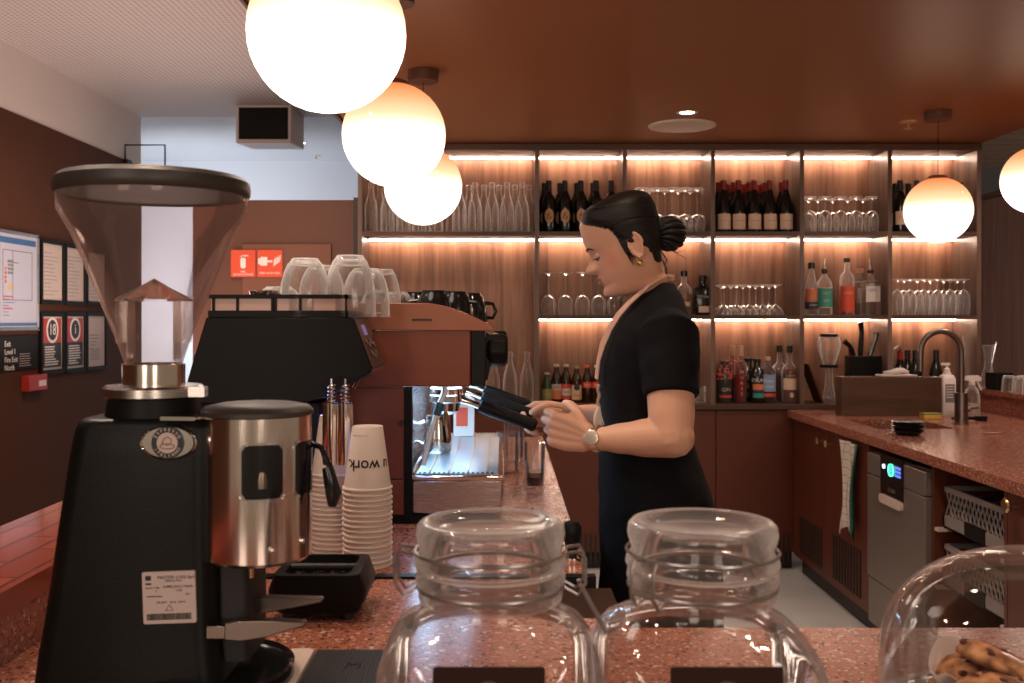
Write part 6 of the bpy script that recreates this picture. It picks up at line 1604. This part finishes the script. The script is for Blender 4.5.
# torso under the clothes
TT = [(0, 0, 0, 0), (.80, .245, .48, .14), (.95, .240, .462, .145), (1.07, .240, .43, .120), (1.16, .248, .420, .112), (1.26, .240, .425, .125), (1.34, .252, .432, .135), (1.385, .275, .425, .125), (1.43, .310, .405, .085), (1.455, .33, .395, .055)]
body.loft([[Vector(((a+b)/2+(b-a)/2*math.cos(t*PI/18), PY+w_*math.sin(t*PI/18), z)) for t in range(36)] for z, a, b, w_ in TT[1:]])
# legs and feet
for sy_ in (-1, 1):
    yy = PY+sy_*.085
    capsule(body, [((.36, yy, .86), .090), ((.36, yy, .70), .080), ((.355, yy, .50), .056), ((.37, yy, .36), .054), ((.375, yy, .20), .040), ((.375, yy, .08), .032), ((.375, yy, .05), .033)], 20)
    capsule(body, [((.38, yy, .04), .034), ((.315, yy, .035), .032), ((.25, yy, .026), .024)], 16)
# arms
def hand(mb, W_, d, n, a, curls, spread=.0, thumb=((.25, .5), (.1, .6)), size=1.0):
    """W_: wrist; d: towards the fingers; n: the way the palm faces; a: towards the thumb side"""
    d = d.normalized(); n = (n-d*n.dot(d)).normalized(); a = (a-d*a.dot(d)-n*a.dot(n)).normalized(); s = size
    # palm: flattened block through overlapping bars
    for k, off in enumerate((.030, .012, -.008, -.028)):
        capsule(mb, [(W_+a*off*.55*s+d*.004, .0175*s), (W_+d*.045*s+a*off*.9*s, .0165*s), (W_+d*(.088-.004*abs(k-1))*s+a*off*s, .0125*s)], 12)
    capsule(mb, [(W_+d*.012*s+a*.018*s+n*.006, .018*s), (W_+d*.05*s+a*.03*s+n*.008*s, .016*s)], 12)
    L = ((.040, .025, .021), (.044, .028, .022), (.041, .026, .021), (.032, .020, .019))
    for k, off in enumerate((.031, .011, -.0095, -.029)):
        p = W_+d*(.088-.005*abs(k-1))*s+a*off*s; ang = 0; pts = [(p-d*.012*s, .0100*s), (p, .0100*s)]
        for j in range(3):
            ang += math.radians(curls[k][j]); dr_ = (d*math.cos(ang)+n*math.sin(ang)+a*spread*(1.5-k)*.06).normalized()
            p = p+dr_*L[k][j]*s; pts.append((p, (.0090, .0082, .0070)[j]*(.9 if k == 3 else 1)*s))
        capsule(mb, pts, 12)
    tb = W_+d*.022*s+a*.030*s+n*.006*s
    t1 = tb+(d*.70+a*.62+n*thumb[0][0]).normalized()*.036*s; t2 = t1+(d*.86+a*.25+n*thumb[0][1]).normalized()*.031*s; t3 = t2+(d*.85-a*.05+n*thumb[1][1]).normalized()*.024*s
    capsule(mb, [(W_+d*.008*s+a*.014*s, .016*s), (tb, .0145*s), (t1, .0112*s), (t2, .0105*s), (t3, .0085*s)], 12)
V = Vector
nsh = V((.365, 2.222, 1.355)); nel = V((wx(672, 2.15), 2.145, wz(437, 2.15))); nwr = V((wx(592, 2.235), 2.235, wz(439, 2.24)))
capsule(body, [(nsh, .048), (nsh.lerp(nel, .35), .053), (nsh.lerp(nel, .75), .0505), (nel, .0445), ], 24)
capsule(body, [(nel+V((.004, 0, .0)), .0445), (nel.lerp(nwr, .28), .0425), (nel.lerp(nwr, .6), .0345), (nel.lerp(nwr, .88), .0265), (nwr, .0250)], 24)
grip = [(38, 62, 40), (44, 66, 44), (50, 68, 46), (54, 70, 48)]
hd = V((-.92, .38, .20))
hand(body, nwr+hd*.010, hd, V((.38, .92, 0)), V((0, 0, 1)), grip, .3, ((.55, .75), (.1, .75)))
fsh = V((.365, 2.498, 1.355)); fel = V((.375, 2.575, 1.150)); fwr = V((wx(571, 2.60), 2.625, wz(416, 2.60)))
capsule(body, [(fsh, .048), (fsh.lerp(fel, .5), .050), (fel, .043)], 24)
capsule(body, [(fel, .043), (fel.lerp(fwr, .35), .040), (fel.lerp(fwr, .8), .028), (fwr, .0245)], 24)
fd = V((-.98, .10, .02))
hand(body, fwr+fd*.008, fd, V((.0, -.75, -.55)), V((0, -.5, .8)), grip, .2, ((.5, .7), (.1, .7)))
# ears
for sgn in (-1, 1):
    R3 = HM @ (T(.010, sgn*.0755, -.004) @ Matrix.Scale(.92, 4) @ Matrix.Rotation(math.radians(sgn*-16), 4, 'Z') @ Matrix.Rotation(math.radians(8), 4, 'Y'))
    q = [R3 @ V((.0190*math.cos(t)*(1.0 if math.sin(t) > 0 else .72)-.003, 0, .031*math.sin(t))) for t in [2*PI*k/28 for k in range(28)]]
    body.tube(q, .0042, 8, True)
    q = [R3 @ V((.0095*math.cos(t)-.001, sgn*.001, .004+.019*math.sin(t))) for t in [PI*k/14-.4 for k in range(16)]]
    body.tube(q, .0030, 8)
    body.ball((0, 0, 0), .013, .0045, .026, 16, R3 @ T(-.001, -sgn*.005, 0)) if False else None
    rr_ = MB().ball((0, 0, 0), .0175, .0055, .029, 18); put(rr_, R3 @ T(-.002, -sgn*.004, .0)); merge(body, rr_)
me = remeshed(body, .0028, 2, 'person_body')
HI = HM.inverted()
sk = link_mesh(me, 'body', [M['skin'], M['lips'], M['cheek']], pr_, po)
mi = [0]*len(me.polygons); NC = [0.0]*(3*len(mi)); me.polygons.foreach_get('center', NC)
for i in range(len(mi)):
    if NC[3*i+2] < 1.3: continue
    h = HI @ (V(NC[3*i:3*i+3])+po)
    if h.x > .07 and -.0590 < h.z < -.0415 and abs(h.y) < .019-.75*max(0, abs(h.z+.050)-.003): mi[i] = 1
me.polygons.foreach_set('material_index', mi)
# soft blush on the cheeks: a pigment of the skin, mixed by position in the head
def blush():
    m = M['skin']; t = m.node_tree; p = t.nodes['Principled BSDF']
    src = p.inputs['Base Color'].links[0].from_socket
    tc = t.nodes.new('ShaderNodeTexCoord'); out = None
    for sgn in (-1, 1):
        c_ = HM @ V((.060, sgn*.050, -.014))-po
        d_ = t.nodes.new('ShaderNodeVectorMath'); d_.operation = 'DISTANCE'; d_.inputs[1].default_value = c_
        t.links.new(tc.outputs['Object'], d_.inputs[0])
        mr = t.nodes.new('ShaderNodeMapRange'); mr.interpolation_type = 'SMOOTHSTEP'; mr.inputs[1].default_value = .036; mr.inputs[2].default_value = .006; mr.inputs[3].default_value = 0; mr.inputs[4].default_value = .38
        t.links.new(d_.outputs['Value'], mr.inputs[0]); mx = t.nodes.new('ShaderNodeMix'); mx.data_type = 'RGBA'; mx.inputs[7].default_value = (.62, .17, .11, 1)
        t.links.new(mr.outputs[0], mx.inputs[0]); t.links.new(src, mx.inputs[6]); src = mx.outputs[2]
    t.links.new(src, p.inputs['Base Color'])
blush()
# eyes (looking down), brows
for sgn in (-1, 1):
    ec = V((.0800, sgn*.028, .0025))
    q = MB().ball((0, 0, 0), .0118, seg=20); put(q, HM @ T(*ec)); ey = q.build('eye', mat('eye_white', (.5, .4, .35), .3), pr_, off=po, smooth=True)
    q = MB().ball((0, 0, 0), .0062, .0062, .0062, 14); put(q, HM @ T(*(ec+V((.0065, 0, -.0045))))); q.build('iris', M['ink'], ey, off=po, smooth=True)
    q = MB(); rr_ = []
    for k in range(9):
        a_ = math.radians(-14+k*14); rr_.append([HM @ (ec+V((.0128*math.cos(a_)*math.cos(b_), .0140*math.sin(b_), .0128*math.sin(a_)*math.cos(b_)))) for b_ in [math.radians(-84+168*j/16) for j in range(17)]])
    q.loft(rr_, False, False); q.build('eyelid', M['skin'], pr_, off=po, smooth='all')
    def surf(y, z, e): 
        # march th for given y
        best = None
        for k in range(0, 90):
            th = sgn*k*PI/180; hp = headpoint(z, th)
            if abs(hp.y) >= abs(y): best = hp; break
        return V((best.x+e, best.y, z))
    lash = [surf(sgn*yy, zz, .0020) for yy, zz in ((.015, -.0015), (.019, -.0010), (.024, -.0010), (.030, -.0016), (.036, -.0020), (.041, -.0008))]
    q = MB().tube([HM @ p for p in lash], [.0008, .0013, .0017, .0018, .0017, .0010], 6); q.build('eyelashes', M['hair'], pr_, off=po, smooth=True)
    fan = MB()
    for k, (yy, zz) in enumerate(((.020, -.0008), (.025, -.001), (.030, -.0014), (.035, -.0016), (.039, -.0010))):
        p_ = surf(sgn*yy, zz, .001); fan.tube([HM @ p_, HM @ (p_+V((.006, sgn*.001, -.001))), HM @ (p_+V((.009, sgn*.002, .001)))], [.0006, .0005, .0002], 5)
    fan.build('lash_fan', M['hair'], pr_, off=po)
    brow = [surf(sgn*yy, zz, .0008) for yy, zz in ((.009, .0205), (.015, .0228), (.022, .0245), (.029, .0245), (.036, .0215), (.040, .0180))]
    q = MB().tube([HM @ p for p in brow], [.0012, .0024, .0026, .0024, .0018, .0006], 6); q.build('eyebrow', mat('brow', (.035, .018, .012), .7), pr_, off=po, smooth=True)
    # earring
    q = MB(); e_ = HM @ V((.008, sgn*.079, -.034)); q.ball(e_, .0035, seg=10)
    q.tube([e_+V((.006*math.cos(t), 0, -.010+.006*math.sin(t))) for t in [2*PI*k/16 for k in range(16)]], .0016, 6, True).ball(e_+V((0, 0, -.010)), .0045, .002, .0045, 10)
    q.build('earring', M['gold'], pr_, off=po, smooth=True)
# hair: a full cap that dips under the skin at the hairline
def sst(a, b, x): t = min(max((x-a)/(b-a), 0), 1); return t*t*(3-2*t)
def hairline(z, y):
    """how far forward the hair reaches at this height"""
    if z > .078: return .098-.15*max(0, z-.095)
    if z > .045: return .052+(z-.045)/.033*.046
    if z > .012: return .040+((z-.012)/.033)*.012
    return -.012+.052*sst(-.022, .012, z)
def haircap(z, th, extra=0.0):
    b_ = headpoint(z, th, 0, False)
    edge = sst(0, .030, hairline(z, b_.y)-b_.x); low = sst(-.066, -.046, z)
    amt = (.0085+.0035*sst(.02, .1, z))*edge*low
    return headpoint(z, th, -.0025+amt+extra*edge, False), edge
hm = MB(); rings = []
for k in range(72):
    z = -.066+.1741*k/71
    rings.append([HM @ haircap(z, 2*PI*i/144)[0] for i in range(144)])
hm.loft(rings)
hair_o = hm.build('hair', M['hair'], pr_, off=po, smooth='all')
# combed locks running from the hairline back to the bun
lk = MB(); rnd = random.Random(21)
def hair_th(z, s_):
    for k in range(2, 178):
        th = s_*math.radians(k); b_ = headpoint(z, th, 0, False)
        if b_.x < hairline(z, b_.y)-.004: return th
    return s_*PI*.5
for s_ in (-1, 1):
    for k in range(64):
        z0 = -.03+.132*(k/63)**.9+rnd.uniform(-.001, .001)
        th0 = hair_th(z0, s_); z1 = -.006+.030*(k/63); th1 = s_*PI*.985; pts = []; rad = []
        for j in range(18):
            t = j/17; tt = t**.85
            z = z0+(z1-z0)*(t**1.6)+.006*math.sin(PI*t)*(z0 > .05); th = th0+(th1-th0)*tt
            p_, ed = haircap(min(z, .105), th, .0004); pts.append(HM @ p_)
            rad.append((.0026*math.sin(PI*min(1, t*1.05+.08))**.5+.0002)*rnd.uniform(.85, 1.1))
        lk.tube(pts, rad, 6)
lk.build('combed_lock', M['hair'], pr_, off=po, smooth='all')
# bun with wound strands
bc2 = V((wx(668.5, HY), HY, wz(234, HY)))
BM = T(*bc2) @ Matrix.Rotation(math.radians(35), 4, 'Z') @ Matrix.Rotation(math.radians(-20), 4, 'Y')
q = MB().ball((0, 0, 0), .038, .037, .035, 28)
for k in range(13):
    a0 = k*2*PI/13; pts = []
    for j in range(15):
        t = j/14; ph = (t-.5)*2.6; aa = a0+t*1.3
        pts.append(V((0.0390*math.sin(ph), .0365*math.cos(ph)*math.cos(aa), .0355*math.cos(ph)*math.sin(aa))))
    q.tube(pts, [.003+.0045*math.sin(PI*j/14) for j in range(15)], 8)
put(q, BM); q.build('hair_bun', M['hair'], pr_, off=po, smooth='all')
q = MB()
for s_ in (-1, 1): q.tube([HM @ V((-.052, 0+s_*.018, .018)), HM @ V((-.064, s_*.012, .010)), bc2+V((-.020, s_*.008, .004))], [.02, .017, .015], 12)
q.build('hair_root', M['hair'], pr_, off=po, smooth='all')
q = MB().tube([bc2+V((-.030+.002*math.sin(2*t), .030*math.cos(t), .003+.030*math.sin(t))) for t in [2*PI*k/24 for k in range(24)]], .0018, 6, True); q.build('hair_tie', M['pale_lab'], pr_, off=po, smooth=True)
# loose strands: before the ear and at the nape
def strand(mb, pts, r=.0016): mb.tube([HM @ V(p) for p in pts], [r*.8]+[r]*(len(pts)-2)+[r*.25], 6)
for s_ in (-1, 1):
    st_ = MB()
    for k in range(11):
        f = k/10
        strand(st_, [(.036-.020*f, s_*.0745, .022), (.034-.018*f, s_*.0745, .004), (.031-.015*f, s_*.0728, -.012), (.027-.011*f+.002*(k % 2), s_*.0695, -.028-.009*(k % 3)*(1-f*.5))], .00155)
    st_.build('temple_strand', M['hair'], pr_, off=po, smooth='all')
st_ = MB()
for k, (a_, b_, c_) in enumerate(((-.036, -.030, -.085), (-.042, -.036, -.100), (-.048, -.044, -.112), (-.034, -.024, -.078), (-.052, -.058, -.070))):
    strand(st_, [(a_, -.052+.01*k, -.035), (a_-.004, -.056+.01*k, (c_-.035)/2), (b_, -.050+.008*k, c_+.012), (b_+.012, -.045+.008*k, c_)], .0018)
strand(st_, [(-.060, -.015, -.03), (-.085, -.02, -.052), (-.105, -.02, -.052)], .0010); strand(st_, [(-.060, -.005, -.03), (-.090, -.01, -.062), (-.098, -.01, -.074)], .0009)
st_.build('nape_strand', M['hair'], pr_, off=po, smooth='all')

# dress: torso and sleeves as one garment
dm = MB()
DT = [(.40, wx(590, PY), wx(724, PY), .205), (.60, wx(598, PY), wx(722, PY), .20), (.80, wx(602, PY), wx(719, PY), .19), (.90, wx(601, PY), wx(716, PY), .18), (.995, wx(599, PY), wx(709, PY), .170), (1.07, wx(599, PY), wx(698, PY), .146),
      (1.12, wx(600, PY), wx(692, PY), .136), (1.175, wx(602, PY), wx(689, PY), .134), (1.22, wx(600, PY), wx(689, PY), .140), (1.265, wx(598, PY), wx(690, PY), .148), (1.31, wx(600, PY), wx(694, PY), .158), (1.35, wx(604, PY), wx(694, PY), .164), (1.385, wx(610, PY), wx(691, PY), .160), (1.41, wx(617, PY), wx(687, PY), .146), (1.435, wx(626, PY), wx(684, PY), .122), (1.455, wx(635, PY), wx(681, PY), .098), (1.475, wx(646, PY), wx(677, PY), .074), (1.487, wx(655, PY), wx(673, PY), .055)]
rg = []
N_ = 40
for i in range(N_+1):
    z = .40+(1.487-.40)*i/N_; a, b, w_ = interp(DT, z)
    fold = .006*sst(1.1, .6, z)
    rg.append([V(((a+b)/2+((b-a)/2+fold*math.sin(t*.9*PI/3.2+z*2))*math.copysign(abs(math.cos(t*PI/36))**.9, math.cos(t*PI/36)), PY+(w_+fold*math.sin(t*1.3))*math.copysign(abs(math.sin(t*PI/36))**.9, math.sin(t*PI/36)), z)) for t in range(72)])
dm.loft(rg)
for (sh, el) in ((nsh, nel), (fsh, fel)):
    hem = sh.lerp(el, .585); tip = sh+V((-.003, .0, .012))
    top = sh.lerp(V((sh.x, PY, sh.z+.05)), .55)
    dm.tube([top+V((0, 0, .0)), top.lerp(sh, .6)+V((0, 0, .004)), sh+V((0, 0, .012)), sh+V((0, 0, -.02)), sh.lerp(el, .3), sh.lerp(el, .45), hem], [.046, .062, .068, .070, .0665, .0635, .0610], 32)
dme = remeshed(dm, .004, 6, 'dress')
# cloth wrinkles
NV = len(dme.vertices); co_ = [0.0]*(NV*3); no_ = [0.0]*(NV*3)
dme.vertices.foreach_get('co', co_); dme.vertex_normals.foreach_get('vector', no_)
for i in range(NV):
    x, y, z = co_[3*i:3*i+3]
    amp = .0030 if z > 1.0 else .004
    nz = noise.noise(V((x*9, y*7, z*16+x*14)))+.5*noise.noise(V((x*26+3, y*20, z*34)))
    for j in range(3): co_[3*i+j] += no_[3*i+j]*amp*nz
dme.vertices.foreach_set('co', co_); dme.update()
link_mesh(dme, 'dress', [M['dress']], pr_, po)
# apron strap round the neck, down the chest
def ribbon(pts, w_, th, name, m, wid=V((0, 1, 0))):
    q = MB(); R_ = []
    P = [V(p) for p in pts]
    for i, p in enumerate(P):
        t = (P[min(i+1, len(P)-1)]-P[max(i-1, 0)]).normalized(); wv_ = wid[i] if isinstance(wid, list) else wid
        side = (wv_-t*wv_.dot(t)).normalized(); n_ = t.cross(side)
        R_.append([p+side*w_*a+n_*th*b for a, b in ((-.5, -.5), (.5, -.5), (.5, .5), (-.5, .5))])
    q.loft(R_)
    return q.build(name, m, pr_, off=po, smooth=True)
def pp(u, v, Y): return V((wx(u, Y), Y, wz(v, Y)))
for s_, nm in ((-1, 'apron_strap'), (1, 'apron_strap')):
    yy = lambda d_: PY+s_*d_
    pts = [pp(668, 277, yy(.012)), pp(660, 281, yy(.045)), pp(650, 287, yy(.066)), pp(640, 296, yy(.075)), pp(630, 305, yy(.086)), pp(620, 316, yy(.088)), pp(611, 330, yy(.080)), pp(604, 346, yy(.074)), pp(600, 362, yy(.068)), pp(598, 380, yy(.062))]
    # keep the strap clear of the cloth: nudge it outward
    ribbon([p+V((-.004, s_*.004, .003)) for p in pts], .0135, .003, nm, M['strap'], [V((1, s_*.2, .5))]*5+[V((.9, s_*.5, .3))]*3+[V((.4, s_*.9, .0))]*2)
q = MB().ball(pp(667, 278, PY)+V((.004, 0, .002)), .012, .02, .008, 12).box(*[a for b_ in zip((pp(667, 278, PY)-V((.006, .012, .006))), (pp(667, 278, PY)+V((.016, .012, .008)))) for a in b_]); q.build('strap_knot', M['strap'], pr_, off=po, smooth=True)
# patterned cord and white tassel at the waist front
q = MB()
for k in range(16): q.ball(pp(598.5-.7*math.sin(k), 386+2.0*k, PY-.08), .0042, seg=8)
q.build('beaded_cord', mat('beads', (.45, .30, .25), .4, vary=.6, vscale=90), pr_, off=po, smooth=True)
q = MB()
for k in range(7): q.tube([pp(599, 407, PY-.085), pp(597+k*.9-2, 416, PY-.095+.002*k), pp(594+k*1.7, 425+(k % 3), PY-.10+.003*k)], [.003, .0035, .001], 6)
q.build('tassel', M['paper'], pr_, off=po, smooth=True)
# watch
ax = (nwr-nel).normalized(); wc = nel.lerp(nwr, .935)
Rw = ax.to_track_quat('Z', 'Y').to_matrix().to_4x4()
q = MB().lathe([(.0268, -.008), (.0284, -.007), (.0288, 0), (.0282, .007), (.0264, .008)], seg=36, M=Rw, c=wc); wt = q.build('watch_strap', mat('watch_gold', (.80, .62, .40), .3, .9), pr_, off=po, smooth=True)
dn = (V((-.15, -1, .25))-ax*V((-.15, -1, .25)).dot(ax)).normalized(); Rd = dn.to_track_quat('Z', 'Y').to_matrix().to_4x4()
q = MB().lathe([(.0001, 0), (.016, 0), (.0165, .005), (.0145, .006), (.0001, .0062)], seg=28, M=Rd, c=wc+dn*.026); q.build('watch_face', mat('watch_dial', (.75, .66, .52), .2, .4), wt, off=po, smooth=True)
# shoes
for sy_ in (-1, 1):
    yy = PY+sy_*.085
    q = MB(); q.loft([[V((.31+a*math.cos(t*PI/14)-(.018 if a > .05 else 0), yy+b_*math.sin(t*PI/14), z)) for t in range(28)] for a, b_, z in ((.118, .040, .0005), (.125, .045, .012), (.124, .045, .03), (.11, .042, .055), (.06, .040, .082))]).build('shoe', M['black'], pr_, off=po, smooth=True)
